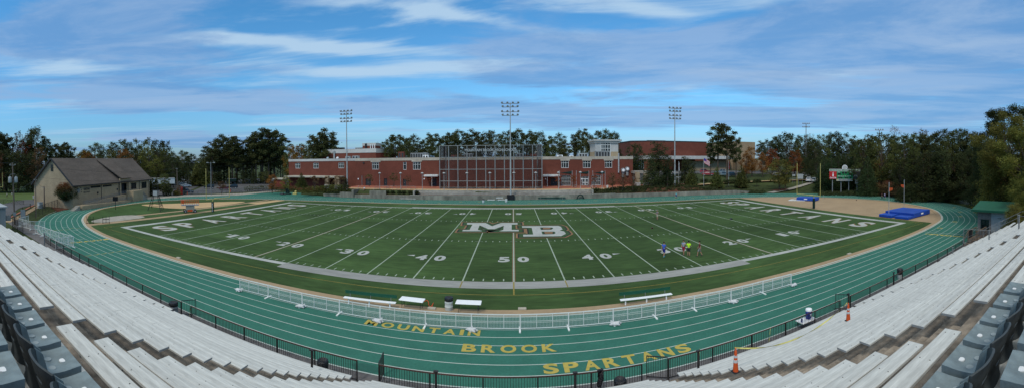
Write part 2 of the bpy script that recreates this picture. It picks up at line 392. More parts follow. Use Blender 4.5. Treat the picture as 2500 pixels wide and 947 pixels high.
def skinned(nodes, edges, name, mat, sub=2):
    me = bpy.data.meshes.new(name); me.from_pydata([n[:3] for n in nodes], edges, [])
    o = bpy.data.objects.new(name, me); C.objects.link(o)
    sk = o.modifiers.new('s', 'SKIN'); sk.use_smooth_shade = True
    if not me.skin_vertices: bpy.context.view_layer.update()
    L = me.skin_vertices[0].data
    for i, n in enumerate(nodes): L[i].radius = (n[3], n[4] if len(n) > 4 else n[3]); L[i].use_root = (i == 0)
    ss = o.modifiers.new('d', 'SUBSURF'); ss.levels = sub; ss.render_levels = sub
    out = evaluate(o); out.materials.clear(); out.materials.append(M[mat])
    for p in out.polygons: p.use_smooth = True
    return out
def person(label, loc, rz, pose='stand', shirt='shirt_blue', shorts='shorts_navy', hair='hair_brown', shoe='shoe', skin='skin', height=1.72, long=False, group=None, bend=0.):
    """faces local -y. A full figure: skin body with face, hands of five fingers; shirt, shorts, hair and shoes over it."""
    s = height/1.75
    hipw, shw = .095, .19
    stride = dict(stand=.04, walk=.26, run=.36, sit=0, throw=.18).get(pose, .05)
    sit = pose == 'sit'
    z_h = .50 if sit else .93-stride*.12
    hip = lambda sd: (sd*hipw, 0, z_h)
    kn, an, to = {}, {}, {}
    for sd in (-1, 1):
        f = -stride if sd == 1 else stride
        if sit: kn[sd] = (sd*.13, -.42, .48); an[sd] = (sd*.13, -.46, .08)
        else:
            kn[sd] = (sd*.10, f*.55-.04, .49-(0.03 if f > 0 else 0)); an[sd] = (sd*.105, f*1.0+.02, .09+(.05 if f > .2 else 0))
        to[sd] = (an[sd][0]+sd*.02, an[sd][1]-.15, .035)
    tl = bend; cz = z_h+.50; ch = (0, -tl*.5, cz); nk = (0, -tl*.6, cz+.08); hd = (0, -tl*.7-.015, cz+.23)
    el, wr = {}, {}
    for sd in (-1, 1):
        sh = (sd*shw, -tl*.5, cz-.01)
        if pose in ('run', 'walk'):
            sw = stride*.55*(1 if sd == 1 else -1)
            el[sd] = (sd*.24, sh[1]+sw*.7, cz-.27); wr[sd] = (sd*.22, sh[1]+sw*1.3-(.16 if pose == 'run' else .06), cz-(.30 if pose == 'run' else .50))
        elif pose == 'throw' and sd == 1: el[sd] = (.30, -.14, cz-.16); wr[sd] = (.20, -.36, cz-.12)
        elif pose == 'sit': el[sd] = (sd*.24, -.08, cz-.27); wr[sd] = (sd*.14, -.32, cz-.38)
        else: el[sd] = (sd*.25, .03-.02, cz-.28); wr[sd] = (sd*.16, -.20, cz-.36)
    S = lambda p: tuple(c*s for c in p)
    nodes, edges = [], []
    def nd(p, r, r2=None): nodes.append((*S(p), r*s, (r2 or r)*s)); return len(nodes)-1
    def chain(i, *lst):
        for p, r in lst:
            j = nd(p, r[0] if isinstance(r, tuple) else r, r[1] if isinstance(r, tuple) else None); edges.append((i, j)); i = j
        return i
    pel = nd((0,0,z_h+.03), .125, .10)
    c = chain(pel, ((0,-tl*.2,z_h+.2), (.12,.09)), ((ch[0],ch[1],ch[2]-.1), (.15,.10)))
    n_ = chain(c, ((nk[0],nk[1],nk[2]-.03), .062), ((nk[0],nk[1],nk[2]+.03), .056), ((hd[0],hd[1]-.01,hd[2]-.06), (.070,.078)), ((hd[0],hd[1],hd[2]+.02), (.078,.092)), ((hd[0],hd[1]+.01,hd[2]+.09), (.055,.065)))
    for sd in (-1, 1):
        e = chain(c, ((sd*shw*.86,ch[1],cz-.03), .062), (el[sd], .042), (wr[sd], .027))
        d = Vector(wr[sd])-Vector(el[sd]); d.normalize(); w = Vector(wr[sd]); sidev = Vector((0,0,1)).cross(d)
        if sidev.length < .1: sidev = Vector((1,0,0))
        sidev.normalize()
        pa = w+d*.06; k = chain(e, (tuple(pa), (.032,.018)))
        for fi in range(4):
            b = pa+sidev*(fi-1.5)*.02; ln = (.07,.08,.075,.06)[fi]
            chain(k, (tuple(b+d*.03), .009), (tuple(b+d*(.03+ln*.55)), .008), (tuple(b+d*(.03+ln)+Vector((0,.012,-.014))), .007))
        chain(e, (tuple(w+d*.03-sidev*.035*sd), .010), (tuple(w+d*.07-sidev*.05*sd), .009))
        chain(pel, (hip(sd), .088), (tuple((Vector(hip(sd))*.5+Vector(kn[sd])*.5)), .080), (kn[sd], .054), (tuple(Vector(kn[sd])*.6+Vector(an[sd])*.4), .056), (an[sd], .036), (to[sd], (.034,.022)))
    root = thing('person', label, 'person', loc, rz, group)
    link('body', skinned(nodes, edges, 'body', skin, 2), root)
    # face
    fz = hd[2]+.01; fy = hd[1]-.088
    part('eye', MB().blob(S((-.03,fy,fz)), .012*s,.008*s,.009*s, n=4).blob(S((.03,fy,fz)), .012*s,.008*s,.009*s, n=4), 'black', root)
    part('nose', MB().blob(S((0,fy-.012,fz-.035)), .014*s,.02*s,.022*s, n=4), skin, root)
    part('mouth', MB().blob(S((0,fy+.002,fz-.075)), .024*s,.008*s,.007*s, n=4), 'shorts_red', root)
    part('ear', MB().blob(S((-.084,hd[1],fz-.02)), .012*s,.02*s,.03*s, n=4).blob(S((.084,hd[1],fz-.02)), .012*s,.02*s,.03*s, n=4), skin, root)
    part('hair', MB().blob(S((0,hd[1]+.022,hd[2]+.055)), .096*s,.108*s,.085*s, seed=3, amp=.12), hair, root, True)
    sn, se = [], []
    def a2(p, r, r2): sn.append((*S(p), r*s, r2*s)); return len(sn)-1
    i0 = a2((0,0,z_h+.0), .150, .125); i1 = a2((0,-tl*.2,z_h+.22), .148,.118); i2 = a2((0,ch[1],ch[2]-.08), .175,.125); i3 = a2((0,nk[1],nk[2]-.045), .085,.075); se += [(0,1),(1,2),(2,3)]
    for sd in (-1, 1):
        sh = Vector((sd*shw*.9, ch[1], cz-.03)); e = Vector(el[sd]); j = a2(tuple(sh), .085,.080); k = a2(tuple(sh*.35+e*.65), .072,.070); se += [(i2,j),(j,k)]
    link('shirt', skinned(sn, se, 'shirt', shirt, 2), root)
    sn, se = [], []
    w0 = a2((0,0,z_h+.05), .150,.120)
    for sd in (-1, 1):
        h_ = Vector(hip(sd)); k_ = Vector(kn[sd]); q = h_*.08+k_*.92 if not long else Vector(an[sd])
        j = a2(tuple(h_+Vector((sd*.005,0,-.02))), .118,.115); k = a2(tuple(h_*.4+k_*.6), .102,.100); se += [(w0,j),(j,k)]
        if long: l = a2(tuple(k_), .078,.078); mm = a2(tuple(q), .06,.06); se += [(k,l),(l,mm)]
        else: l = a2(tuple(q), .092,.092); se += [(k,l)]
    link('trousers' if long else 'shorts', skinned(sn, se, 'shorts', shorts, 2), root)
    for sd in (-1, 1):
        a, t = Vector(an[sd]), Vector(to[sd])
        part('shoe', MB().blob(S(((a.x+t.x)/2, (a.y+t.y)/2, .045+max(0,a.z-.09))), .05*s,.14*s,.05*s, seed=sd+2, amp=.05, n=6), shoe, root, True)
    return root
# ------------------------------------------------------------------ people
def at_g(px, py, z=0): x, y = g(px, py, z); return (x, y, z)
def face(px, deg):                              # heading relative to the viewer: 0 towards the camera, 90 to the picture's right
    return R(deg) - (px-X0)/F
person('boy in a blue T-shirt and dark blue shorts walking near the 30 yard number', at_g(1621,627), face(1621,150), 'walk', 'shirt_blue', 'shorts_navy', 'hair_brown', 'shoe_teal')
person('boy in a pale checked shirt and red shorts beside the neon shirt', at_g(1669,622), face(1669,-25), 'throw', 'shirt_plaid', 'shorts_red', 'hair_brown')
person('boy in a neon yellow T-shirt and dark shorts seen from behind', at_g(1681.5,625), face(1681,172), 'stand', 'neon', 'shorts_dark', 'hair_dark')
person('boy in a maroon T-shirt and grey shorts turned to the other boys', at_g(1708,625), face(1708,-95), 'walk', 'maroon', 'shorts_grey', 'hair_dark')
person('boy in a grey shirt and khaki shorts alone near the 20 yard line', at_g(1604.5,536), face(1604,-8), 'throw', 'shirt_grey', 'khaki', 'hair_red')
person('runner in a turquoise top on the far straight by the concrete wall', at_g(1651,484), face(1651,-60), 'run', 'aqua', 'shorts_navy', 'hair_brown')
person('walker in dark shirt and long dark trousers on the far right bend', at_g(2153,487), face(2153,60), 'walk', 'blk_cloth', 'jean', 'hair_dark', long=True)
person('walker in a lilac top and navy shorts on the far right bend', at_g(2160,486), face(2160,50), 'walk', 'lilac', 'shorts_navy', 'hair_brown')
person('small player in white shirt, left of the two together on the practice field', at_g(17,482.5), face(17,90), 'walk', 'white_cloth', 'shorts_dark')
person('small player in white shirt beside the utility pole on the practice field', at_g(29,480.5), face(29,-90), 'run', 'white_cloth', 'khaki')
person('small player all in white near the practice field fence, right of the utility pole', at_g(82,489), face(82,0), 'stand', 'white_cloth', 'white_cloth')

# ------------------------------------------------------------------ ground
def smooth(t): t = min(1., max(0., t)); return t*t*(3-2*t)
def cr(pts, n=8, closed=True):                 # Catmull-Rom
    out = []; m = len(pts)
    for i in range(m if closed else m-1):
        p = [pts[(i+k) % m] if closed else pts[min(max(i+k,0),m-1)] for k in (-1,0,1,2)]
        for j in range(n):
            t = j/n
            out.append(tuple(.5*((2*p[1][a])+(-p[0][a]+p[2][a])*t+(2*p[0][a]-5*p[1][a]+4*p[2][a]-p[3][a])*t*t+(-p[0][a]+3*p[1][a]-3*p[2][a]+p[3][a])*t**3) for a in (0,1)))
    if not closed: out.append(pts[-1])
    return out
INNER_C = [(-46,-7.4),(-20,-7.4),(10,-7.4),(34,-7.45),(46.5,-7.2),(56.6,-6.0),(64.6,-3.7),(74.3,2.9),(80.0,12.3),(82.6,22.8),(81.0,32.5),(76.2,41.5),(68.5,48.6),(57.5,53.0),(46,54.3),(24,55.4),(0,56.5),(-25,56.9),(-43,56.4),
           (-59.6,54.0),(-70.5,51.2),(-80.8,44.3),(-86.6,34.1),(-87.5,24.3),(-84.9,15.4),(-81.4,8.15),(-75.5,2.05),(-69.1,-2.0),(-63.6,-4.35),(-56.8,-6.3)]
INNER = cr(INNER_C, 8)
def offs(pl, d, closed=True):                  # shift a counter-clockwise loop outward
    out = []; m = len(pl)
    for i in range(m):
        a, b = (pl[i-1] if closed or i else pl[0]), (pl[(i+1) % m] if closed or i < m-1 else pl[-1])
        tx, ty = b[0]-a[0], b[1]-a[1]; l = math.hypot(tx, ty) or 1
        out.append((pl[i][0]+ty/l*d, pl[i][1]-tx/l*d))
    return out
WALL = [(-65.5,70.3),(-56.2,68.4),(-48,67.2),(-40,66.5),(-28,66.2),(-14,66.4),(0,66.8),(16,67.2),(28,67.1),(39.4,66.3),(52.3,64.8),(64.7,62.3),(69.2,61.6)]
OUTER = [(69.2,61.4),(72.9,60.2),(81.6,52.7),(88.4,41.6),(91.2,28.5),(91.5,19.1),(89.2,10),(84.2,.8),(78,-5.5),(71,-10.3),(63,-13.6),(55,-15.1),(45,-15.65),(0,-15.65),(-40,-15.65),(-55,-15.2),(-63.3,-14.0),(-68.3,-12.1),
         (-74.1,-8.9),(-78.6,-5.4),(-83.2,-.8),(-86.9,3.9),(-90.3,9.5),(-93,15.8),(-94.8,23),(-94.5,30),(-92.5,43.9),(-87.5,51.2),(-82,58),(-81.3,69.6),(-75.4,76.2),(-69,75.9)]
GREEN = (OUTER+WALL)[::-1]
def ywall(x):
    for a, b in zip(WALL, WALL[1:]):
        if a[0] <= x <= b[0]: return a[1]+(b[1]-a[1])*(x-a[0])/(b[0]-a[0])
    return 61.6 if x > 69 else 70.3
RIGHTC = [p for p in OUTER if p[0] > 40]
def sdist(x, y):                               # distance outside the right-hand bend
    best = 1e9
    pl = [(52,65.2)]+RIGHTC
    for a, b in zip(pl, pl[1:]):
        dx, dy = b[0]-a[0], b[1]-a[1]; t = min(1,max(0,((x-a[0])*dx+(y-a[1])*dy)/(dx*dx+dy*dy)))
        best = min(best, math.hypot(x-a[0]-dx*t, y-a[1]-dy*t))
    return best
def inside(p, poly):
    x, y = p; c = False
    for (x1,y1),(x2,y2) in zip(poly, poly[1:]+poly[:1]):
        if (y1 > y) != (y2 > y) and x < (x2-x1)*(y-y1)/(y2-y1)+x1: c = not c
    return c
def H(x, y):
    if inside((x, y), GREEN): return 0.
    h = 0.
    if y > 60 and x < 75:                      # the school terrace behind the retaining wall
        e = smooth((x+64)/14.)                 # fades out to the parking lot on the left
        yw = ywall(x)
        if y > yw+.15:
            up_ = 1.1+1.1*(smooth((y-yw-1.2)/3.) if not -27.5 < x < 21.5 else (1. if y > 70.4 else 0.))
            h = e*up_
    if x > 40:                                 # the hillside round the right bend
        d = sdist(x, y) if x > 52 or y > 62 else 0.
        if x > 90 or y > 60 or (x > 60 and y < 30):
            top = 4.6 if y > 55 else 4.6+min(1.6, max(0, (55-y)*.02))
            e = smooth((x-48)/22.) if y > 58 else 1.
            hh = top*smooth((d-1.2)/(44. if y > 40 else 26.))
            h = max(h*(1-e)+hh*e, hh*e) if x < 75 else hh
    if x > 50 and y < -14:                     # ground rising beside the right end of the stand
        h = max(h, 3.4*smooth((-16-y)/16.)*smooth((x-50)/8.))
    if y < -36: h = max(h, 8.*smooth((-36-y)/8.))
    if y > 250: h += 6*smooth((y-250)/250.)
    return h
xs = sorted(set([-3000,-1500,-800,-500,-360]+[x for x in range(-260,-110,8)]+[x*.1 for x in range(-1100,1500,22)]+[150,160,175,190,210,240,300,400,600,1000,1800,3000]))
ys = sorted(set([-900,-300,-120,-70]+[y*.1 for y in range(-500,1400,22)]+[140,150,165,180,200,230,260,320,400,600,1000,1800,3500]))
gm = MB(); nx = len(xs)
def dip(x, y):
    if inside((x, y), GREEN): return .3
    if -59 < x < 71 and 58 < y < ywall(x)+5.2: return 1.6
    return 0
for y in ys:
    for x in xs: gm.v.append((x, y, H(x, y)-.06-dip(x, y)))
def in_stand(x, y): return -36 < y < -16.9 and -34 < x < 42
gm.f = [(j*nx+i, j*nx+i+1, (j+1)*nx+i+1, (j+1)*nx+i) for j in range(len(ys)-1) for i in range(nx-1)]
struct('ground', gm, 'ground', True)

tm = MB(); TX = [-57+i*.9 for i in range(141)]; TO = [.2,.7,1.2,1.8,2.5,3.2,3.9,4.7,5.6,6.6,7.8,9.2]
for x in TX:
    for o_ in TO: tm.v.append((x, ywall(x)+o_, H(x, ywall(x)+o_)-(.04 if o_ < 8.5 else .12)))
k_ = len(TO); tm.f = [(i*k_+j, (i+1)*k_+j, (i+1)*k_+j+1, i*k_+j+1) for i in range(len(TX)-1) for j in range(k_-1)]
struct('terrace_bank', tm, 'ground')
TP = MB(); TP.prism(GREEN, 0., None, holes=[offs(INNER, -.02)]); struct('running_track', TP, 'track')
struct('turf', MB().prism(offs(INNER, -1.0), 0., None), 'turf')
def ring(mb, a, b, z, z2=None):
    n = len(a)
    mb.add([(*p, z) for p in a]+[(*p, z) for p in b], [(i,(i+1)%n,n+(i+1)%n,n+i) for i in range(n)]); return mb
kb = MB(); A, B_ = INNER, offs(INNER, -1.0); n = len(A)
kb.add([(*p, 0.) for p in A]+[(*p, .05) for p in A]+[(*p, .05) for p in B_], [(k*n+i, k*n+(i+1)%n, (k+1)*n+(i+1)%n, (k+1)*n+i) for k in (0,1) for i in range(n)])
struct('kerb', kb, 'tan')
kw = MB(); ring(kw, offs(INNER, .16), offs(INNER, .02), .006); ring(kw, offs(INNER, -.05), offs(INNER, -.2), .055); struct('kerb_edge_marking', kw, 'line_white')
# tan and sand surfaces inside the bends
dr = [p for p in offs(INNER, -.98) if p[0] > 58.4]
ia = [i for i, p in enumerate(offs(INNER, -.98)) if p[0] > 58.4]
struct('tan_apron', MB().prism(dr, .006, None), 'tan')
x0 = -64.6
struct('pole_vault_runway', MB().prism([(-62.2,-4.9),(-60.4,-4.9),(-60.2,53.0),(-61.4,53.0)], .006, None), 'tan')
struct('long_jump_runway', MB().prism([(-67.2,3),(-65.9,3),(-64.1,51.5),(-65.3,51.5)], .010, None), 'tan')
struct('sand_pit', MB().prism([(-64.2,42),(-60.4,42.0),(-59.9,53.1),(-62.5,53.4)], .016, None), 'sand')
struct('infield_dirt', MB().prism(cr([(-83,21.5),(-76.5,21.2),(-71.5,22.4),(-67.5,25.5),(-66.3,34),(-67,44),(-69.5,43.5),(-72.5,40.5),(-79,29.8)], 4), .014, None), 'sand')
struct('worn_pad', MB().prism(cr([(-64.8,-2.2),(-67.5,2),(-68.3,7),(-66.4,9.5),(-63.2,9),(-62.5,5),(-62.3,-1)], 4), .018, None), 'concrete')
# lane lines
ll = MB()
for k in range(1, 8): ring(ll, offs(INNER, k*1.03+.028), offs(INNER, k*1.03-.028), .005)
o8 = offs(INNER, 8.24)
ring(ll, offs(INNER, 8.28), offs(INNER, 8.19), .005)
struct('lane_lines', ll, 'line_white')
# yellow words painted across the lanes, lane numbers and exchange marks
tw = MB(); Xd, Yd = Vector((1,0,0)), Vector((0,1,0))
def trackword(mb, w, x0, x1, ya, yb, slope=0.):
    # individual letters, evenly pitched like the stencilled ones
    wid = {'I': .32, 'M': 1.15, 'N': 1., 'T': .95, 'O': 1.1}
    W_ = [wid.get(c, 1.) for c in w]; gap = .34; tot = sum(W_)+gap*(len(w)-1); u = (x1-x0)/tot; x = x0
    for c, q in zip(w, W_): letters(mb, c, (x, ya+slope*(x-x0), .009), Xd, Yd, u*q, yb-ya, .035); x += u*(q+gap)
trackword(tw, 'MOUNTAIN', -9.75, -2.12, -10.36, -9.60)
trackword(tw, 'BROOK', -3.0, 2.42, -12.32, -11.42)
trackword(tw, 'SPARTANS', 1.5, 9.75, -14.5, -13.55)
struct('track_lettering', tw, 'paint_yellow')
ym = MB()
for k in range(1, 8):
    for (px, py) in ((2440,0),): pass
def lane_pts(k): return offs(INNER, k*1.03-.515)
L4 = {k: lane_pts(k) for k in range(1, 9)}
def lane_mark(mb, k, px0, kind, arg=''):
    # the lane's own point nearest the given pixel, marks turned along the lane
    tgt = g(*px0); pl = L4[k]; i = min(range(len(pl)), key=lambda j: math.hypot(pl[j][0]-tgt[0], pl[j][1]-tgt[1]))
    p = Vector((*pl[i],0)); t = (Vector((*pl[(i+1)%len(pl)],0))-Vector((*pl[i-1],0))).normalized(); nrm = Vector((t.y,-t.x,0))
    return p, t, nrm
for k, px in zip(range(2, 8), ((2268,572),(2285,573),(2301,575),(2318,577),(2339,579),(2360,580))):
    p, t, nn = lane_mark(ym, k, px, '')
    letters(ym, str(k), p-t*.4+nn*.5+Vector((0,0,.009)), nn*-1 if False else t, -nn, .7, 1.0, .03)
for k, px in zip(range(2, 7), ((2305,556),(2337,541),(2348,528),(2344,516),(2330,507))):
    p, t, nn = lane_mark(ym, k, px, ''); letters(ym, str(k), p-t*.4+nn*.4+Vector((0,0,.009)), t, -nn, .8, .8, .03)
for k, px in zip(range(1, 7), ((253,583),(235,586),(219,588),(203,590),(186,593),(172,594))):
    p, t, nn = lane_mark(ym, k, px, ''); letters(ym, str(k), p-t*.4+nn*.4+Vector((0,0,.009)), t, -nn, .7, .8, .03)
for k in range(1, 8):
    p, t, nn = lane_mark(ym, k, g and (330-18*k, 607+2.6*k), '')
    ym.add([p-t*.02-nn*.38+Vector((0,0,.009)), p+t*.06-nn*.38+Vector((0,0,.009)), p+t*.2+Vector((0,0,.009)), p+t*.06+nn*.38+Vector((0,0,.009)), p-t*.02+nn*.38+Vector((0,0,.009)), p+t*.1+Vector((0,0,.009))], [(0,1,2,5),(5,2,3,4)])
    p, t, nn = lane_mark(ym, k, (205-14*k, 555+1.2*k), '')
    ym.add([p-t*.05-nn*.35+Vector((0,0,.009)), p+t*.06-nn*.35+Vector((0,0,.009)), p+t*.06+nn*.35+Vector((0,0,.009)), p-t*.05+nn*.35+Vector((0,0,.009))], [(0,1,2,3)])
for i in range(26):
    x = -58+i*4.4+random.uniform(-.6,.6); y = 57.6+random.choice((0,1,2,3,4,5))*1.03+.5
    if x < 60: y -= max(0,(x-20))*.045; ym.add([(x,y,.009),(x+.75,y,.009),(x+.75,y+.3,.009),(x,y+.3,.009)], [(0,1,2,3)])
struct('lane_markings', ym, 'paint_yellow')
wm = MB()
for k in range(1, 8):
    for px in ((2256+15*k,566+1.3*k),):
        p, t, nn = lane_mark(wm, k, px, ''); wm.add([p-t*.04-nn*.52+Vector((0,0,.012)), p+t*.04-nn*.52+Vector((0,0,.012)), p+t*.04+nn*.52+Vector((0,0,.012)), p-t*.04+nn*.52+Vector((0,0,.012))], [(0,1,2,3)])
for k, px in ((2,(2312,565)),(3,(2352,545)),(4,(2365,531)),(5,(2330,560)),(3,(2320,528)),(2,(2318,517)),(2,(190,560)),(3,(170,563)),(4,(160,556)),(5,(150,540)),(3,(185,572)),(4,(178,583))):
    p, t, nn = lane_mark(wm, k, px, ''); wm.add([p-t*.04-nn*.5+Vector((0,0,.012)), p+t*.04-nn*.5+Vector((0,0,.012)), p+t*.04+nn*.5+Vector((0,0,.012)), p-t*.04+nn*.5+Vector((0,0,.012))], [(0,1,2,3)])
struct('start_line', wm, 'line_white')
# damp patches
dpx, dpy = g(893, 899)
struct('damp_patch', MB().prism(cr([(dpx+math.cos(a)*.78*(1+.15*math.sin(3*a)), dpy+math.sin(a)*.42) for a in np.linspace(0,5.6,9)], 4), .0035, None), pm('track_damp', (.018,.095,.068), .6, .1, 5.))

# ------------------------------------------------------------------ football field markings
Yd_, W = .9144, 48.77
def rect(mb, x0, x1, y0, y1, z): return mb.add([(x0,y0,z),(x1,y0,z),(x1,y1,z),(x0,y1,z)], [(0,1,2,3)])
ln = MB(); bm_ = MB(); gmk = MB()
for k in range(-10, 11):
    x = k*5*Yd_
    w = .075 if abs(k) == 6 or k == 0 else .065
    if abs(k) == 10: w = .08
    rect(ln, x-w, x+w, -.07, W+.07, .012)
    if k == 0 or abs(k) == 6: rect(bm_, x-.145, x+.145, -.07, W+.07, .008)
for i in range(-50, 51):
    x = i*Yd_
    if i % 5 == 0:
        for yy in (16.35, 32.42): rect(ln, x-.5, x+.5, yy-.04, yy+.04, .016)
        continue
    for yy in (.15, 16.1, 32.1, W-.75): rect(ln, x-.055, x+.055, yy, yy+.6, .012)
for s_ in (-1, 1): rect(ln, s_*(45.72-2.74)-.05, s_*(45.72-2.74)+.05, 24.4-.45, 24.4+.45, .012)
struct('yard_lines', ln, 'turf_line'); struct('yard_line_borders', bm_, 'paint_brown')
bd = MB(); e0, e1 = 54.86, 56.05
for s_ in (-1, 1): rect(bd, min(s_*e0, s_*e1), max(s_*e0, s_*e1), -.85, W+.70, .012)
for s_ in (-1, 1): rect(bd, min(s_*23.0, s_*e0), max(s_*23.0, s_*e0), -.85, -.07, .012)
rect(bd, -54.86, 54.86, W+.07, W+.70, .012)
struct('boundary_line', bd, 'paint_white')
struct('coaching_box', rect(rect(MB(), -23.0, 23.0, -1.87, -.07, .012), -23, 23, W+.70, W+1.9, .012), 'paint_grey')
yl = MB(); rect(yl, -57.5, 57.5, -3.36, -3.28, .012); rect(yl, -.06, .06, -3.3, -.1, .018); rect(yl, -4.63, -4.53, -1.8, -.1, .018); rect(yl, 4.53, 4.63, -1.8, -.1, .018); rect(yl, -57.55, -57.45, -3.3, 2., .012); rect(yl, 57.45, 57.55, -3.3, 2, .012)
for sx in (-1, 1): rect(yl, sx*57.5-.9, sx*57.5+.9, -2.2, -2.12, .012)
struct('soccer_lines', yl, 'line_yellow')
nb = MB()
DW, DH = 1.25, 2.15
for k in range(-4, 5):
    x = k*10*Yd_; s = str(50-abs(k)*10)
    for yy, fl in ((6.35, 1), (W-6.1-.2, -1)):
        rt, upv = Vector((fl,0,0)), Vector((0,fl,0))
        for ci, c in enumerate(s):
            dx = (-.42-DW) if ci == 0 else .42
            letters(nb, c, Vector((x,yy,.016))+rt*dx, rt, upv, DW*(.8 if c == '1' else 1), DH, .045)
            if c in '1234' or c == '5' or True:
                pass
        if s != '50':
            sd = -1 if k < 0 else 1; sd *= fl
            a = Vector((x,yy,.016))+rt*(sd*(.42+DW+.35))+upv*(DH*.78)
            tip = a+rt*(sd*.95); nb.add([a+upv*.28, a-upv*.28, tip], [(0,1,2)] if True else [])
struct('yard_numbers', nb, 'paint_white')
ez, ez2 = MB(), MB()
for ys_, sd in (([4.5,9.33,15.5,21.6,27.5,33.2,39.0,44.4], -1), ([44.4,40.0,33.6,27.9,22.3,16.3,10.1,4.4], 1)):
    rt = Vector((0,-sd,0)); upv = Vector((sd,0,0))
    for c, yy in zip('SPARTANS', ys_):
        w, h = (2.9 if c != 'T' else 3.1), 4.9
        o = Vector((sd*50.45,yy,0))-rt*(w/2)-upv*(h/2)
        letters(ez, c, o, rt, upv, w, h, .030, (0,0,.018)); 
        letters(ez2, c, o-rt*.10-upv*.10, rt, upv, w+.20, h+.20, .055, (0,0,.012))
struct('end_zone_lettering', ez, 'paint_white'); struct('end_zone_lettering_border', ez2, 'paint_gold')
# the big MB monogram at midfield
def logo(pts): return [g(1090+x/7.8125, 525+y/7.8125) for x, y in pts]
Mo = logo([(395,150),(745,150),(870,212),(1040,150),(1355,150),(1358,180),(1245,182),(1243,282),(1378,282),(1378,308),(1000,308),(1085,283),(1092,203),(920,268),(800,268),(632,195),(597,282),(675,300),(672,308),(300,308),(315,282),(440,282),(495,180),(390,180)])
Bo = logo([(1440,212),(2130,205),(2180,222),(2215,272),(2160,294),(2245,312),(2278,358),(2185,402),(1465,410),(1462,375),(1655,372),(1625,242),(1445,240)])
Bh = [logo([(1785,236),(2020,238),(2035,258),(2000,278),(1800,283)]), logo([(1812,315),(2060,315),(2085,345),(2050,365),(1832,370)])]
def grow(pl, d):                               # mitred outward offset
    n = len(pl); area = sum(pl[i][0]*pl[(i+1)%n][1]-pl[(i+1)%n][0]*pl[i][1] for i in range(n)); sg = 1 if area > 0 else -1; out = []
    for i in range(n):
        p0, p1, p2 = Vector(pl[i-1]), Vector(pl[i]), Vector(pl[(i+1)%n])
        a = (p1-p0).normalized(); b = (p2-p1).normalized(); na = Vector((a.y,-a.x))*sg; nb_ = Vector((b.y,-b.x))*sg
        m = na+nb_; l = m.length_squared
        q = m*(2*d/l) if l > .35 else (na+nb_)*d
        out.append(tuple(p1+q))
    return out
def dx_(pl, sx): return pl
lg = [(1.05, 'paint_gold', .020), (.78, 'paint_dark', .024), (.58, 'paint_green', .028)]
for d, m_, z in lg:
    for nm, pl, zz in (('m', Mo, 0), ('b', Bo, .014)):
        big = [(x, y) for x, y in grow(pl, d)]
        struct('midfield_logo_border', MB().prism(big, z+zz, None), m_)
struct('midfield_logo', MB().prism(Mo, .048, None), 'paint_white')
struct('midfield_logo', MB().prism(Bo, .052, None), 'paint_white')
for h_ in Bh:
    struct('midfield_logo_border', MB().prism(h_, .056, None), 'paint_green'); struct('midfield_logo_border', MB().prism(grow(h_, -.22), .060, None), 'paint_dark'); struct('midfield_logo_border', MB().prism(grow(h_, -.38), .064, None), 'paint_gold')
# ------------------------------------------------------------------ stands
def row_y(n): return -CD + 15.68 - .74*n        # near edge of the plank of row n (0 = front)
def row_z(n): return CH - (1.49 + .538*(16.0-.74*n))
NR = 22
SECT = [(-33.4,-20.5,'bleacher section at the far left end of the stand'), (-19.4,-7.4,'bleacher section left of the left concrete aisle'), (-6.4,6.0,'middle bleacher section below the moulded chairs'),
        (7.45,19.4,'bleacher section right of the right concrete aisle'), (20.5,33.6,'bleacher section to the right of the orange cones'), (34.4,41.0,'short bleacher section at the far right end of the stand')]
cs = MB()
X_0, X_1 = -33.8, 41.3
for n in range(NR+3):
    z = row_z(n)-.42; y1 = row_y(n)+.42; x1 = X_1 if n < 9 else 34.2
    if n == 0: y1 = row_y(0)+.5
    cs.box(X_0, x1, -35.4, y1, (row_z(n-1)-.42) if n else -.1, z)
cs.box(X_0, 34.2, -42, -35.4, -.1, row_z(NR+2)-.42)
struct('concrete_stand', cs, 'stand_concrete')
st = MB()
for xa, xb in ((-7.36,-6.44),(6.04,7.41),(-20.45,-19.45),(19.45,20.45)):
    for n in range(NR): st.box(xa+.0, xb, row_y(n)+.42, row_y(n)+.42+.34, row_z(n)-.6, row_z(n)-.42-.19)
struct('aisle_steps', st, 'stand_concrete')
for si, (xa, xb, lab) in enumerate(SECT):
    sec = thing('bleacher_section', 'grey-white aluminium '+lab, 'bleacher', (xa, row_y(0), row_z(0)))
    L_ = xb-xa; pb = MB().bbox(0, L_, 0, .305, -.045, 0, .006); pme = pb.mesh('seat_plank', 'alu')
    cap = MB()
    for e in (0, L_): cap.box(e-.008 if e == 0 else e-.002, e+.002 if e == 0 else e+.008, -.003, .308, -.05, -.004)
    for kx in np.arange(.95, L_-.5, 1.83):
        cap.box(kx-.03, kx+.03, .03, .27, -.12, -.046); 
    cap.box(.06, L_-.06, .10, .20, -.09, -.05)
    cme = cap.mesh('bracket', 'alu_end')
    bolts = MB()
    for kx in np.arange(.30, L_, .92):
        for ky in (.07, .235): bolts.lathe([(.011,0),(.010,.004)], (kx, ky, .0005), 6)
    for kx in np.arange(4.2, L_-1, 4.2): bolts.box(kx-.004, kx+.004, .002, .303, -.03, .0015)
    bme = bolts.mesh('bolt_head', 'rail')
    fb = MB().box(0, L_, 0, .235, -.03, 0).mesh('foot_plank', 'alu')
    rows = 9 if si == 5 else (NR-1 if si == 2 else NR)
    for n in range(rows):
        o = link('seat_plank', pme, sec, (random.uniform(-.02,.02), -.74*n, row_z(n)-row_z(0)))
        link('support', cme, o)
        if n > 9: bo_ = link('bolt_head', bme, o); bo_['kind'] = 'stuff'
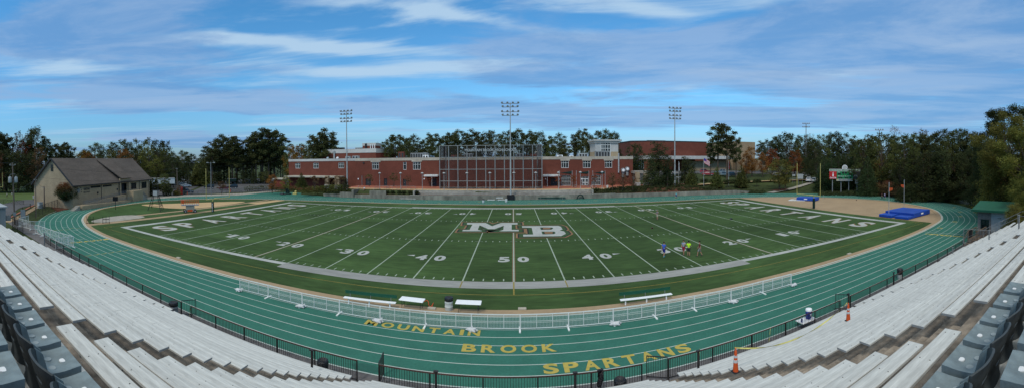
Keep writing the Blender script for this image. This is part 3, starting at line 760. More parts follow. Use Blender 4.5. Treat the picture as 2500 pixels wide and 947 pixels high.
# bolt heads on the planks nearest the camera
# ------------------------------------------------------------------ moulded stadium chairs (clamped to the planks)
def make_chair():
    t = thing('stadium_chair', '', 'chair')
    sm = MB(); nx_, ny_ = 8, 7; w, dpt = .445, .40       # seat pan, dished, with rolled front lip
    def zt(u, v): return .055-.030*math.sin(math.pi*v)*math.sin(math.pi*u)-.014*math.sin(math.pi*min(1,v*1.1))
    top = [((u/nx_-.5)*w*(1-.08*(v/ny_-.5)**2), v/ny_*dpt, zt(u/nx_, v/ny_)) for v in range(ny_+1) for u in range(nx_+1)]
    m = nx_+1
    fs = [(v*m+u, v*m+u+1, (v+1)*m+u+1, (v+1)*m+u) for v in range(ny_) for u in range(nx_)]
    rim = [u for u in range(m)]+[v*m+nx_ for v in range(1, ny_+1)]+[ny_*m+u for u in range(nx_-1,-1,-1)]+[v*m for v in range(ny_-1,0,-1)]
    k = len(top); low = [(top[i][0]*1.0, top[i][1], top[i][2]-.085) for i in rim]
    low2 = [(top[i][0]*.96, .2+(top[i][1]-.2)*.96, top[i][2]-.085) for i in rim]
    nr = len(rim)
    fs += [(rim[i], k+i, k+(i+1)%nr, rim[(i+1)%nr]) for i in range(nr)]
    fs += [(k+i, k+nr+i, k+nr+(i+1)%nr, k+(i+1)%nr) for i in range(nr)]
    sm.add(top+low+low2, fs); part('seat', sm, 'chair', t, True)
    for (u, v, mt, r) in ((.70,.36,'dot_grey',.038), (.30,.40,'dot_grey',.038), (.50,.72,'dot_white',.036)):
        d = MB(); cx_, cy_ = (u-.5)*w, v*dpt; zz = zt(u, v)+.006
        d.lathe([(r,-.010),(r*.99,.0),(.001,.001)], (cx_, cy_, zz), 16); part('bolt_cap', d, mt, t)
    bk = MB(); nu, nv = 12, 10                          # backrest: curved shell with a rolled rim and two long slots, skirt below
    def bp(u, v, off):
        x = (u-.5)*(.46+.02*math.sin(math.pi*v)); cur = .038*(1-(2*u-1)**2)
        ws = .075*(abs(2*u-1)**5)*(1 if v > .3 else v/.3)
        top_ = .40-.04*(abs(2*u-1)**7)
        z = -.30+(top_+.30)*v
        y = -.03-max(0,z)*.30-cur*.7+ws*.6+off+(-.02 if v < .3 else 0)
        return (x, y, z)
    grid = [[bp(u/nu, v/nv, 0) for u in range(nu+1)] for v in range(nv+1)]
    grid2 = [[bp(u/nu, v/nv, -.022) for u in range(nu+1)] for v in range(nv+1)]
    mm = nu+1; vs = [p for r_ in grid for p in r_]+[p for r_ in grid2 for p in r_]; kk = (nv+1)*mm; fs = []
    slot = {(v, u) for v in (7, 5) for u in range(4, 8)} 
    vals = lambda v, u: v*mm+u
    for v in range(nv):
        for u in range(nu):
            if (v, u) in slot: continue
            a, b, c_, d_ = vals(v,u), vals(v,u+1), vals(v+1,u+1), vals(v+1,u)
            fs += [(d_, c_, b, a), (a+kk, b+kk, c_+kk, d_+kk)]
    def side(a, b): fs.append((a, b, b+kk, a+kk))
    for u in range(nu): side(vals(0,u), vals(0,u+1)); side(vals(nv,u+1), vals(nv,u))
    for v in range(nv): side(vals(v+1,0), vals(v,0)); side(vals(v,nu), vals(v+1,nu))
    for v, u in slot:
        for (a, b) in (((v,u),(v,u+1)),((v+1,u+1),(v+1,u))): side(vals(*b), vals(*a))
        if (v,u-1) not in slot: side(vals(v,u), vals(v+1,u))
        if (v,u+1) not in slot: side(vals(v+1,u+1), vals(v,u+1))
    # slots are narrowed: squeeze their rows
    for gi in (0, kk):
        for v in (7, 5):
            for u in range(3, 10):
                lo, hi = gi+vals(v,u), gi+vals(v+1,u); a, b = Vector(vs[lo]), Vector(vs[hi]); md = (a+b)/2
                vs[lo] = tuple(md+(a-md)*.55); vs[hi] = tuple(md+(b-md)*.55)
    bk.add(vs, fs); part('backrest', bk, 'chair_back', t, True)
    wg = MB()                                           # side wings joining seat and back
    for s_ in (-1, 1):
        pr = [(.0,-.03),(.10,-.03),(.05,.06),(.02,.16),(-.02,.30),(-.09,.36),(-.05,.10)]
        x_a, x_b = sorted((s_*.225, s_*.245)); n_ = len(pr)
        wg.add([(x_a,a,b) for a, b in pr]+[(x_b,a,b) for a, b in pr], [tuple(range(n_)), tuple(range(2*n_-1,n_-1,-1))]+[(i, n_+i, n_+(i+1)%n_, (i+1)%n_) for i in range(n_)])
    part('side_wing', wg, 'chair', t)
    br = MB().box(-.2,.2,.10,.14,-.14,-.03).box(-.2,-.17,.02,.3,-.13,-.04).box(.17,.2,.02,.3,-.13,-.04); part('clamp', br, 'rail', t)
    return t
CHP = Proto(make_chair())
zc = lambda n: row_z(n)+.13
def chairs(n, xs_, dy, rowname):
    k = 0
    left = sorted([x for x in xs_ if x < 0]); right = sorted([x for x in xs_ if x > 0], reverse=True)
    for side_, lst, nm in ((-1, left, 'left'), (1, right, 'right')):
        for i, x in enumerate(lst):
            lab = 'blue-grey moulded chair, %s from the %s aisle in the %s row of chairs' % (ORD[i], nm, rowname)
            CHP.put((x, row_y(n)+dy, zc(n)), R(random.uniform(-2,2)), lab, None, 'moulded chairs on the top rows')
fr = [-2.45-.55*i for i in range(7)]+[2.37+.55*i for i in range(7)]+[-1.35,-1.9,1.27,1.82,-.8,-.25,.3,.8]
chairs(20, [x for x in fr if -6.3 < x < 5.95], .20, 'front')
chairs(21, [x for x in [-1.75-.55*i for i in range(9)]+[1.7+.55*i for i in range(8)] if -6.3 < x < 5.95 and abs(x) > 1.5], .18, 'back')
# ------------------------------------------------------------------ railing along the front of the stand
RY = -16.5
def rail_section(x0, x1, lab, h=1.07):
    t = thing('railing', lab, 'railing', (x0, RY, 0)); L_ = x1-x0
    part('top_rail', MB().box(0, L_, -.022, .022, h-.045, h), 'rust', t)
    part('bottom_rail', MB().box(0, L_, -.016, .016, .09, .13), 'rail', t)
    pk = MB(); nk = int(L_/.125)
    for i in range(1, nk): pk.box(i*L_/nk-.009, i*L_/nk+.009, -.009, .009, .125, h-.04)
    o = part('picket', pk, 'rail', t); o['kind'] = 'stuff'
    nP = max(1, round(L_/2.4))
    for i in range(nP+1):
        x = i*L_/nP; x = min(max(x, .025), L_-.025); part('post', MB().box(x-.028, x+.028, -.028, .028, -.05, h+.0-.046), 'rail', t)
    return t
rail_section(-19.6, -7.5, 'black picket railing between the left gate and the left aisle opening')
rail_section(-6.35, 6.0, 'black picket railing in front of the middle bleachers')
rail_section(7.35, 20.0, 'black picket railing right of the open gate, with the yellow tape tied on')
rail_section(-33, -20.6, 'black picket railing left of the left gate, with pale notices on it')
rail_section(-50, -33.3, 'black railing of the walkway at the far left')
rail_section(21.1, 43.0, 'black picket railing on the far right, up to the wooden stairs')
for x0, ang, lab in ((-6.38, 97, 'narrow gate standing open at the left aisle opening'), (7.32, 152, 'wide black gate swung open at the right aisle'), (-20.6, 60, 'black gate ajar at the far left opening'), (21.05, 125, 'black gate ajar by the farther orange cone')):
    t = thing('gate', lab, 'gate', (x0, RY, 0), R(ang)); w = 1.05
    part('gate_frame', MB().box(0,w,-.02,.02,1.12,1.16).box(0,w,-.02,.02,.1,.14).box(0,.04,-.02,.02,.02,1.12).box(w-.04,w,-.02,.02,.02,1.12), 'rail', t)
    pk = MB()
    for i in range(1, 9): pk.box(i*w/9-.009, i*w/9+.009, -.009, .009, .14, 1.12)
    part('picket', pk, 'rail', t)
def tallpost(px, pyt, r, h, lab, grey=False):
    x, y, z = gd(px, pyt, r); t = thing('post', lab, 'post', (x, y, z-h), 0, 'tall posts on the front rows')
    part('pole', MB().lathe([(.055,0),(.055,h-.05)], n=10), 'grey_metal' if grey else 'rail', t)
    part('cap', MB().box(-.10,.10,-.06,.06,h-.05,h), 'grey_metal' if grey else 'rail', t)
tallpost(761, 853, 17.2, 1.35, 'dark round post by the bin with the black bag, left of the left aisle')
tallpost(1064, 905, 15.9, 1.35, 'dark round post against the railing left of the middle')
tallpost(1404, 908, 16.0, 1.35, 'dark round post in the railing left of the hanging black jacket')
tallpost(1705, 855, 17.5, 1.40, 'dark round post with yellow tape tied round it')
tallpost(2071, 716, 27.0, 1.5, 'dark post beside the farther orange cone')
tallpost(2182, 664, 31.5, 1.6, 'dark post near the black grill')
tallpost(2326, 603, 40, 1.9, 'grey post at the right end before the wooden stairs', True)
tallpost(2415, 561, 31, 1.75, 'tall grey post in front of the small block building', True)
tallpost(2488, 524, 26, 1.6, 'tall grey post near the right picture edge', True)
tallpost(108, 568, 36, 2.0, 'tall grey post at the left end of the railing', True)
struct('walkway', MB().prism([(-75,-17.2),(-75,-14.5),(-66,-13.2),(-55,-15.0),(-45,-15.5),(45,-15.5),(55,-15.0),(58,-17.5),(42,-17.5)], -.008, None), 'asphalt_near')

# ------------------------------------------------------------------ camera
cd = bpy.data.cameras.new('camera'); cam = bpy.data.objects.new('camera', cd); bpy.context.scene.collection.objects.link(cam)
cd.type = 'PANO'; cd.panorama_type = 'CENTRAL_CYLINDRICAL'
cd.central_cylindrical_radius = 1.
cd.central_cylindrical_range_u_min = -X0/F; cd.central_cylindrical_range_u_max = X0/F
cd.central_cylindrical_range_v_min = -(947-Y0)/F; cd.central_cylindrical_range_v_max = Y0/F
cd.clip_start = .05; cd.clip_end = 9000
mw = Matrix.Identity(4)
for i in range(3): mw[i][0], mw[i][1], mw[i][2] = RM[0][i], RM[2][i], -RM[1][i]
mw[0][3], mw[1][3], mw[2][3] = CX, -CD, CH
cam.matrix_world = mw; bpy.context.scene.camera = cam

# ------------------------------------------------------------------ sky and light
SUN_EL, SUN_AZ = R(48), R(205)                 # azimuth clockwise from +Y
w = bpy.data.worlds.new('World'); bpy.context.scene.world = w; w.use_nodes = True
t = w.node_tree; t.nodes.clear(); N, L = t.nodes, t.links
out = N.new('ShaderNodeOutputWorld'); bg = N.new('ShaderNodeBackground'); L.new(bg.outputs[0], out.inputs[0]); bg.inputs['Strength'].default_value = .12
sky = N.new('ShaderNodeTexSky'); sky.sky_type = 'NISHITA'; sky.sun_disc = False; sky.sun_elevation = SUN_EL; sky.sun_rotation = SUN_AZ; sky.air_density = 1.; sky.dust_density = .6; sky.ozone_density = 2.
def math_(op, a, b=None, c=None):
    m = N.new('ShaderNodeMath'); m.operation = op
    for i, v in enumerate((a, b, c)):
        if v is None: continue
        if isinstance(v, (int, float)): m.inputs[i].default_value = v
        else: L.new(v, m.inputs[i])
    return m.outputs[0]
tc = N.new('ShaderNodeTexCoord'); sx = N.new('ShaderNodeSeparateXYZ'); L.new(tc.outputs['Generated'], sx.inputs[0])
az = math_('ARCTAN2', sx.outputs[0], sx.outputs[1])          # radians clockwise from the field's axis
zc_ = math_('MAXIMUM', sx.outputs[2], 0.)
vv = math_('DIVIDE', 1., math_('ADD', zc_, .16))             # bands thin out towards the horizon
tel = math_('DIVIDE', zc_, math_('SQRT', math_('SUBTRACT', 1.0001, math_('MULTIPLY', zc_, zc_))))
wc = N.new('ShaderNodeCombineXYZ'); L.new(math_('MULTIPLY', az, 3.), wc.inputs[0]); L.new(math_('MULTIPLY', tel, 9.), wc.inputs[1])
wn = N.new('ShaderNodeTexNoise'); wn.inputs['Scale'].default_value = 1.; wn.inputs['Detail'].default_value = 4; L.new(wc.outputs[0], wn.inputs['Vector'])
telw = math_('ADD', tel, math_('MULTIPLY', math_('SUBTRACT', wn.outputs['Fac'], .5), .07))
def lobes(lst):                                # broad places in the sky where the cloud gathers or clears
    tot = None
    for cx_, cy_, sx_, sy_, slope, amp in lst:
        a0, e0 = (cx_-1250)/920., (389-cy_)/920.; d1 = math_('DIVIDE', math_('SUBTRACT', az, a0), sx_/920.)
        d2 = math_('DIVIDE', math_('ADD', math_('SUBTRACT', telw, e0), math_('MULTIPLY', math_('SUBTRACT', az, a0), slope)), sy_/920.)
        v = math_('MULTIPLY', math_('EXPONENT', math_('MULTIPLY', math_('ADD', math_('MULTIPLY', d1, d1), math_('MULTIPLY', d2, d2)), -1.)), amp); tot = v if tot is None else math_('ADD', tot, v)
    return tot
def cloud(sa, sv, slope, seed, detail, rough, dist, lo, hi, guide):
    c = N.new('ShaderNodeCombineXYZ'); L.new(math_('MULTIPLY', az, sa), c.inputs[0]); L.new(math_('MULTIPLY', math_('ADD', vv, math_('MULTIPLY', az, slope)), sv), c.inputs[1]); c.inputs[2].default_value = seed
    n = N.new('ShaderNodeTexNoise'); n.inputs['Scale'].default_value = 1.; n.inputs['Detail'].default_value = detail; n.inputs['Roughness'].default_value = rough; n.inputs['Distortion'].default_value = dist
    L.new(c.outputs[0], n.inputs['Vector'])
    m = N.new('ShaderNodeMapRange'); m.interpolation_type = 'SMOOTHSTEP'; m.inputs[1].default_value = lo; m.inputs[2].default_value = hi
    L.new(math_('ADD', n.outputs['Fac'], lobes(guide)) if guide else n.outputs['Fac'], m.inputs[0]); return m.outputs[0]
def tint(col, c, s=1.): 
    return mixn(N, L, 1., col, c, 'MULTIPLY')
tr = N.new('ShaderNodeValToRGB'); tr.color_ramp.elements[0].position = 0.; tr.color_ramp.elements[0].color = (.44,.63,.98,1)
tr.color_ramp.elements[1].position = .42; tr.color_ramp.elements[1].color = (.46,1.12,1.42,1); e_m = tr.color_ramp.elements.new(.16); e_m.color = (.56,1.04,1.28,1)
L.new(zc_, tr.inputs[0])
skyc = tint(sky.outputs[0], tr.outputs[0])
K = 1/.12
CL_DARK = (.155*K, .335*K, .64*K); CL_MID = (.29*K, .445*K, .70*K); CL_WHITE = (.48*K, .66*K, .84*K); CL_FILL = (.90*K, .91*K, .82*K)
col = skyc
thin = cloud(1.5, 2.6, .30, 3.1, 8, .60, .5, .50, .76, [(700,100,420,17,.065,.26),(860,176,330,20,.01,.22),(1170,48,330,20,.17,.22),(50,125,170,34,.15,.22),(1850,185,330,22,.05,.20),(2250,95,300,16,-.02,.14),(520,190,300,10,.05,.14),(1600,30,250,18,.12,.12),(450,330,300,10,0,.12)])
col = mixn(N, L, math_('MULTIPLY', thin, .85), col, CL_WHITE)
thick = cloud(1.5, 1.9, .10, 58.2, 9, .62, .4, .47, .64, [(420,215,520,36,.03,.22),(150,70,420,75,.05,.16),(1700,130,430,55,0,.18),(2300,150,450,120,0,.20),(980,268,260,16,0,.18),(1750,280,620,36,0,.19),(620,262,130,10,0,.15),(900,110,330,90,0,-.22),(1450,335,700,22,0,-.10),(480,338,230,16,.05,.17),(1350,190,250,28,.1,.16),(2000,60,500,60,0,.14),(200,290,500,24,0,-.14)])
shade = cloud(2.6, 3.0, .1, 5.3, 8, .64, .4, .36, .62, [(400,235,500,20,0,.14),(420,190,520,14,.02,-.14)])
cc = mixn(N, L, shade, CL_DARK, CL_MID)
col = mixn(N, L, math_('MULTIPLY', thick, .76), col, cc)
# unseen pale cloud overhead, added to neutralise and lift the light below
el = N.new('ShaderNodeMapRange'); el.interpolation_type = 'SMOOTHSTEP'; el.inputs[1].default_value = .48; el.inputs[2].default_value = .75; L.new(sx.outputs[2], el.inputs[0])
col = mixn(N, L, math_('MULTIPLY', el.outputs[0], .8), col, CL_FILL)
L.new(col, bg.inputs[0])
sd_ = bpy.data.lights.new('sun', 'SUN'); sd_.energy = 1.75; sd_.angle = R(10); sd_.color = (1., .93, .84)
so = bpy.data.objects.new('sun', sd_); bpy.context.scene.collection.objects.link(so)
dirv = Vector((math.sin(SUN_AZ)*math.cos(SUN_EL), math.cos(SUN_AZ)*math.cos(SUN_EL), math.sin(SUN_EL)))
so.rotation_euler = dirv.to_track_quat('Z', 'Y').to_euler()
sc = bpy.context.scene; sc.view_settings.view_transform = 'Standard'; sc.view_settings.look = 'None'; sc.view_settings.exposure = 0; sc.view_settings.gamma = 1
sc.cycles.use_denoising = True; sc.cycles.max_bounces = 6; sc.cycles.transparent_max_bounces = 24
sc.cycles.diffuse_bounces = 3
# ------------------------------------------------------------------ retaining walls, terrace, paths
def wallstrip(mb, pts, z0, z1, th=.35):        # pts run left to right, the body stands behind the line
    bk = [(x, y+th) for x, y in pts]
    for i in range(len(pts)-1):
        a, b, c, d = pts[i], pts[i+1], bk[i+1], bk[i]
        za, zb = (z1[i], z1[i+1]) if isinstance(z1, (list, tuple)) else (z1, z1)
        mb.add([(*a,z0),(*b,z0),(*c,z0),(*d,z0),(*a,za),(*b,zb),(*c,zb),(*d,za)], [(0,3,2,1),(4,5,6,7),(0,1,5,4),(1,2,6,5),(2,3,7,6),(3,0,4,7)])
    return mb
wr = thing('retaining_wall', 'long stained concrete retaining wall along the far straight', 'wall', (0,67,0))
part('wall_face', wallstrip(MB(), [(x, y-67) for x, y in WALL if x >= -57], -.1, [.75,.95,1.1,1.2,1.2,1.2,1.2,1.2,1.2,1.25,1.2,.7]), 'wall_concrete', wr)
part('coping', wallstrip(MB(), [(x, y-67-.03) for x, y in WALL if -30 <= x <= 30], 1.2, 1.28, .42), 'concrete', wr)
tw_ = thing('terrace_wall', 'pale stepped concrete seat wall below the brick plaza', 'wall', (0,70.3,0))
part('wall_face', MB().box(-27.4, 21.6, 0, .35, .9, 2.28), 'concrete', tw_)
part('ledge', MB().box(-27.2, 21.4, -.7, 0, .9, 1.72), 'concrete', tw_)
part('kerb', MB().box(-27.5, -27.1, -2.9, .35, 1., 2.35).box(21.4, 21.8, -2.9, .35, 1., 2.3), 'concrete', tw_)
terr = struct('terrace_path', MB().prism([(-46,67.9),(-40,67.2),(-27.6,66.9),(0,67.4),(21.4,67.8),(21.4,69.5),(-27.4,69.5)], 1.115, 1.125), 'mulch')
struct('plaza', MB().prism([(-52,72.6),(-27,70.7),(22,70.7),(44,72),(44,86.5),(-52,86.5)], 2.17, 2.23), 'paver')
struct('plaza_band', MB().prism([(-50,72.8),(-27,70.9),(22,70.9),(40,72),(40,74.2),(-50,75.6)], 2.232, 2.236), 'sand')
# steps down from the plaza by the left light mast
sp = thing('steps', 'concrete steps with pipe handrails cut into the wall by the left light mast', 'steps', (-44.5,66.9,0))
m_ = MB()
for i in range(12): m_.box(-.6+i*-.0+i*.0, 4.2, 0+i*.32, .32+i*.32, -.1, .17*(i+1))
m2 = MB()
for i in range(12): m2.box(1.5+.42*(11-i)*.8-2.6, 6.0-1.2, -.55, -.02, -.1, .01) if False else None
part('flight', m_, 'concrete', sp)
part('cheek', MB().box(-1.3,-.65,-.3,4.4,-.1,2.35).box(4.25,9.2,-.15,.3,-.1,2.25).box(-5.2,-1.35,-.1,.3,-.1,1.6), 'wall_concrete', sp)
h_ = MB()
for x in (-1.0, 4.6): h_.path([(x,-.2,1.0),(x,4.3,3.2),(x,5.6,3.2)], .035); h_.tube((x,4.3,2.2),(x,4.3,3.2),.035); h_.tube((x,-.2,0),(x,-.2,1.),.035); h_.tube((x,5.6,2.2),(x,5.6,3.2),.035)
part('handrail', h_, 'grey_metal', sp)
person('seated figure in a white top at the head of the concrete steps', (-43.2, 70.1, 1.78), R(-10), 'sit', 'white_cloth', 'jean', 'hair_dark')
rl = thing('handrail', 'thin grey pipe railing along the plaza edge between the steps and the seat wall', 'railing', (-39,71.2,2.2))
m_ = MB()
for i in range(9): m_.tube((i*1.4,0,0),(i*1.4,0,1.05),.03)
m_.tube((0,0,1.05),(11.2,0,1.05),.03); part('pipe', m_, 'grey_metal', rl)
rl = thing('handrail', 'thin grey sloping handrail at the right end of the seat wall', 'railing', (21.9,68.2,1.2))
part('pipe', MB().path([(0,0,0),(0,0,1.0),(0,2.3,2.1),(0,3.3,2.1),(0,3.3,1.)], .035), 'light_metal', rl)
# bicycle
bk = thing('bicycle', 'dark bicycle leaning on the pipe railing at the top of the steps', 'bicycle', (-36.8,70.9,2.22), R(8))
for x in (0, 1.05):
    wv = []; 
    m_ = MB(); n = 20
    for i in range(n): a, b = 2*math.pi*i/n, 2*math.pi*(i+1)/n; m_.tube((x+.33*math.cos(a),0,.34+.33*math.sin(a)),(x+.33*math.cos(b),0,.34+.33*math.sin(b)),.022,n=5)
    for i in range(8): a = math.pi*i/8; m_.tube((x-.3*math.cos(a),0,.34-.3*math.sin(a)),(x+.3*math.cos(a),0,.34+.3*math.sin(a)),.004,n=3)
    part('wheel', m_, 'black', bk)
part('frame', MB().path([(0,0,.34),(.42,0,.33),(.32,0,.85),(0,0,.34)], .018).path([(.32,0,.78),(.88,0,.82),(.42,0,.33)], .018).path([(.86,0,.95),(1.05,0,.34)], .018), 'grey_metal', bk)
part('handlebar', MB().path([(.86,-.25,1.0),(.86,.25,1.0)], .016), 'black', bk); part('saddle', MB().blob((.3,0,.9),.13,.07,.035,n=5), 'black', bk)

# ------------------------------------------------------------------ school
def window(parent, X0_, X1_, Z0_, Z1_, y, mull=(.34,.66), trans=(.7,), fm='frame_white', sill=True, t=.09):
    w_ = X1_-X0_; h = Z1_-Z0_; f = MB()
    f.box(X0_, X0_+t, y-.06, y+.04, Z0_, Z1_).box(X1_-t, X1_, y-.06, y+.04, Z0_, Z1_).box(X0_+t, X1_-t, y-.06, y+.04, Z1_-t, Z1_).box(X0_+t, X1_-t, y-.06, y+.04, Z0_, Z0_+t)
    for u in mull: f.box(X0_+w_*u-t*.4, X0_+w_*u+t*.4, y-.055, y+.03, Z0_+t, Z1_-t)
    for v in trans: f.box(X0_+t, X1_-t, y-.05, y+.02, Z0_+h*v-t*.35, Z0_+h*v+t*.35)
    o = part('window', f, fm, parent)
    part('pane', MB().box(X0_+t*.5, X1_-t*.5, y+.0, y+.05, Z0_+t*.5, Z1_-t*.5), 'glass', o)
    if sill: part('sill', MB().box(X0_-.06, X1_+.06, y-.12, y+.03, Z0_-.12, Z0_-.003), 'frame_white', o)
    return o
def recessed_wall(parent, name, x0, x1, z0, z1, y, th, holes, mat):
    # a wall slab with real openings: cut into cells around the holes
    xs_ = sorted(set([x0, x1]+[a for h in holes for a in h[:2]])); zs_ = sorted(set([z0, z1]+[a for h in holes for a in h[2:]]))
    m = MB()
    for i in range(len(xs_)-1):
        for j in range(len(zs_)-1):
            cx_, cz_ = (xs_[i]+xs_[i+1])/2, (zs_[j]+zs_[j+1])/2
            if any(h[0] < cx_ < h[1] and h[2] < cz_ < h[3] for h in holes): continue
            m.box(xs_[i], xs_[i+1], y, y+th, zs_[j], zs_[j+1])
    return part(name, m, mat, parent)
def pxr(a, b, top, bot, y): X_a, zt = gy(a, top, y); X_b, zb = gy(b, bot, y); return X_a, X_b, zb, zt
FY = 86.; RZ = 11.55; PZ = 10.62
sch = thing('school_building', 'long two-storey red brick school with a cream parapet behind the plaza', 'school', (0,FY,0))
xl = gy(868,400,FY)[0]; xr = gy(1545,400,FY)[0]
wu = [(908,925,397,414),(984,992.5,396,415),(1008,1027,396,414.5),(1370,1388.5,392,410.5),(1423,1442.3,392,410.5),(1476.5,1494.5,392,410)]
wd = [(1370,1394,428,450),(1419,1437,431,449),(1444,1467,428,450)]
dd = [(892.4,905.7,436.5,452.5),(937,945.3,436,452.5),(984,992,437,452.5),(1055,1066,435,453.5),(1344,1360,435,452)]
holes = []; wl = []
for a, b, t0, b0 in wu+wd+dd:
    r_ = pxr(a, b, t0, b0, FY); zlow = 2.24 if (a, b, t0, b0) in dd or b0 > 440 else r_[2]
    holes.append((r_[0], r_[1], max(zlow, 2.24), r_[3])); wl.append(holes[-1])
hl = sorted(holes)
recessed_wall(sch, 'wall', xl, xr, 0, PZ, 0, .5, holes, 'brick')
part('parapet', MB().box(xl-.08, xr+.08, -.1, .6, PZ, RZ), 'parapet', sch)
dp = MB()
for a, b in ((905,929),(1005,1030),(1368,1391),(1421,1445),(1474,1497.5)): dp.box(gy(a,390,FY)[0], gy(b,390,FY)[0], -.12, -.001, PZ-.45, PZ+.5)
part('parapet_drop', dp, 'parapet', sch)
part('roof', MB().box(xl, xr, .5, 34, PZ-.3, PZ+.35), 'parapet', sch)
part('side_wall', MB().box(xr-.4, xr, .5, 34, 0, PZ), 'brick', sch)
part('side_wall', MB().box(xl, xl+.4, .5, 8, 0, PZ), 'brick', sch)
for i, h in enumerate(wl):
    if i < 6: window(sch, *h, .18, mull=(.3,.62) if i != 1 else (), trans=(.68,), t=.14)
    elif i < 9: window(sch, *h, .22, mull=(.2,.4,.6,.8), trans=(.4,.7), t=.10, sill=False)
    else:
        d = part('door', MB().box(h[0]+.04, h[1]-.04, .2, .28, h[2], h[3]-.04), 'board_dark', sch)
        part('handle', MB().box((h[0]+h[1])/2-.15, (h[0]+h[1])/2-.1, .14, .2, 3.1, 3.4), 'light_metal', d)
x_a, x_b = gy(1421,440,FY)[0], gy(1436,440,FY)[0]
part('glazed_door', MB().box(x_a,x_a+.1,-.15,.05,2.24,4.2).box(x_b-.1,x_b,-.15,.05,2.24,4.2).box(x_a,x_b,-.15,.05,4.2,4.4).box((x_a+x_b)/2-.12,(x_a+x_b)/2+.12,-.15,.05,2.24,4.2).box(x_a,x_b,-.14,.04,2.9,3.1), 'frame_white', sch)
for a, b in ((1040,1073),(1325,1364)):
    xa, xb = gy(a,430,FY)[0], gy(b,430,FY)[0]; zt = gy(a,427,FY-3)[1]
    part('canopy', MB().box(xa, xb, -3.2, -.02, zt-.55, zt), 'frame_white', sch)
    part('canopy_post', MB().tube((xa+ (1.2 if a > 1200 else 2.6),-3.,2.2),(xa+(1.2 if a > 1200 else 2.6),-3.,zt-.55),.07), 'frame_white', sch)
# left wing, set a little back
LY = 90.; x1_ = gy(705,400,LY)[0]; x2_ = gy(870,400,LY)[0]; dz_ = LY-FY
lw = [pxr(a,b,t0,b0,LY) for a,b,t0,b0 in ((720.5,733,398.5,411.5),(764.5,778,398,411.5),(826,840,397.5,411))]
zt_ = gy(705,389.5,LY)[1]; zp_ = gy(705,395,LY)[1]
recessed_wall(sch, 'wing_wall', x1_, xl+.0, -.2, zp_, dz_, .5, [tuple(h) for h in lw], 'brick')
part('wing_parapet', MB().box(x1_-.08, xl, dz_-.1, dz_+.6, zp_, zt_), 'cream', sch); part('wing_roof', MB().box(x1_, xl, dz_+.5, 34, zp_-.3, zp_+.3), 'cream', sch)
part('side_wall', MB().box(x1_, x1_+.4, dz_+.5, 30, -.2, zp_), 'brick', sch)
for h in lw: window(sch, *h, dz_+.18, mull=(.3,.62), trans=(.68,), t=.14)
# long low porch roof over the left wing's ground floor
px0, pz0 = gy(704,430,LY-4); px1, pz1 = gy(830,424,LY-4)
part('porch_roof', MB().box(px0, px1, dz_-7, dz_-.02, 4.9, 5.35), 'parapet', sch); part('porch_wall', MB().box(px0+.5, px1-6, dz_-4, dz_-3.6, 0, 4.9), 'brick_dark', sch)
part('porch_roof', MB().box(px0-6, px0-.05, dz_-6, dz_-1, 3.9, 4.3), 'parapet', sch); part('porch_wall', MB().box(px0-5.5, px0-.6, dz_-5.5, dz_-5.2, 0, 3.9), 'brick_dark', sch)
# fittings on the right-hand wall
for px, py in ((1520,416),(1530,412.8)):
    x, z = gy(px,py,FY); v_ = part('wall_vent', MB().lathe([(.55,-.9),(.75,-.85),(.75,-.35),(.3,-.1),(.3,0)], (x,0,z), 16, 'y'), 'grey_metal', sch, True)
    part('vent_cap', MB().lathe([(.46,-1.0),(.42,-1.05),(.05,-1.08)], (x,0,z), 14, 'y'), 'plastic_white', v_)
    part('vent_duct', MB().box(x-.4,x+.4,-.6,-.02,z-2.2,z-.6), 'grey_metal', v_)
x, z = gy(1509.6,374,FY); part('flue_pipe', MB().tube((x,-.35,6.2),(x,-.35,z),.24).tube((x,-.35,6.2),(x,0,6.2),.2), 'light_metal', sch)
x, z = gy(888,398,FY); part('wall_lamp', MB().box(x-.3,x+.3,-.25,-.01,z-.2,z+.2), 'board_dark', sch)
for px in (875,1036,1332,1420): x, z = gy(px,437,FY); part('wall_lamp', MB().box(x-.18,x+.18,-.2,-.01,z-.2,z+.2), 'plastic_white', sch)
for px in (884,): x, z = gy(px,440,FY); part('downpipe', MB().box(x-.08,x+.08,-.12,-.01,2.2,z+1.5), 'grey_metal', sch)
# set-back upper storey on the left and its penthouse
UY = 102.; a0, a1 = gy(785,366,UY), gy(900,366,UY); ub = thing('upper_storey', 'flat-roofed red brick upper storey with a white band, left of the trees', 'building', (0,UY,0))
part('wall', MB().box(a0[0], a1[0]+3, 0, 20, 8, a0[1]-1.6), 'brick', ub); part('parapet', MB().box(a0[0]-.1, a1[0]+3.1, -.1, 20.1, a0[1]-1.6, a0[1]), 'cream', ub)
part('angled_wing', MB().prism([(a1[0]+3.02,0),(gy(940,366,UY+6)[0],6),(gy(940,366,UY+6)[0],20),(a1[0]+3.02,20)], 8, a0[1]-1.7), 'brick_dark', ub)
part('angled_parapet', MB().prism([(a1[0]+3.02,-.1),(gy(940,366,UY+6)[0]+.1,5.9),(gy(940,366,UY+6)[0]+.1,20),(a1[0]+3.02,20)], a0[1]-1.7, a0[1]-.02), 'cream', ub)
b0, b1 = gy(885,350,UY+4), gy(917,350,UY+4)
ph = part('penthouse', MB().box(b0[0], b1[0], 4, 10, a0[1]-.5, b0[1]-1.1), 'brick', ub); part('penthouse_parapet', MB().box(b0[0]-.1, b1[0]+.1, 3.9, 10.1, b0[1]-1.1, b0[1]), 'cream', ph)
part('stack', MB().box(b0[0]+1.2,b0[0]+1.9,3.6,3.98,a0[1],b0[1]-.2), 'black', ph)
for i in range(3): part('vent_pipe', MB().tube((b0[0]+3.6+i*.9,3.6,a0[1]-.3),(b0[0]+3.6+i*.9,3.6,a0[1]+1.6),.14), 'plastic_white', ph)
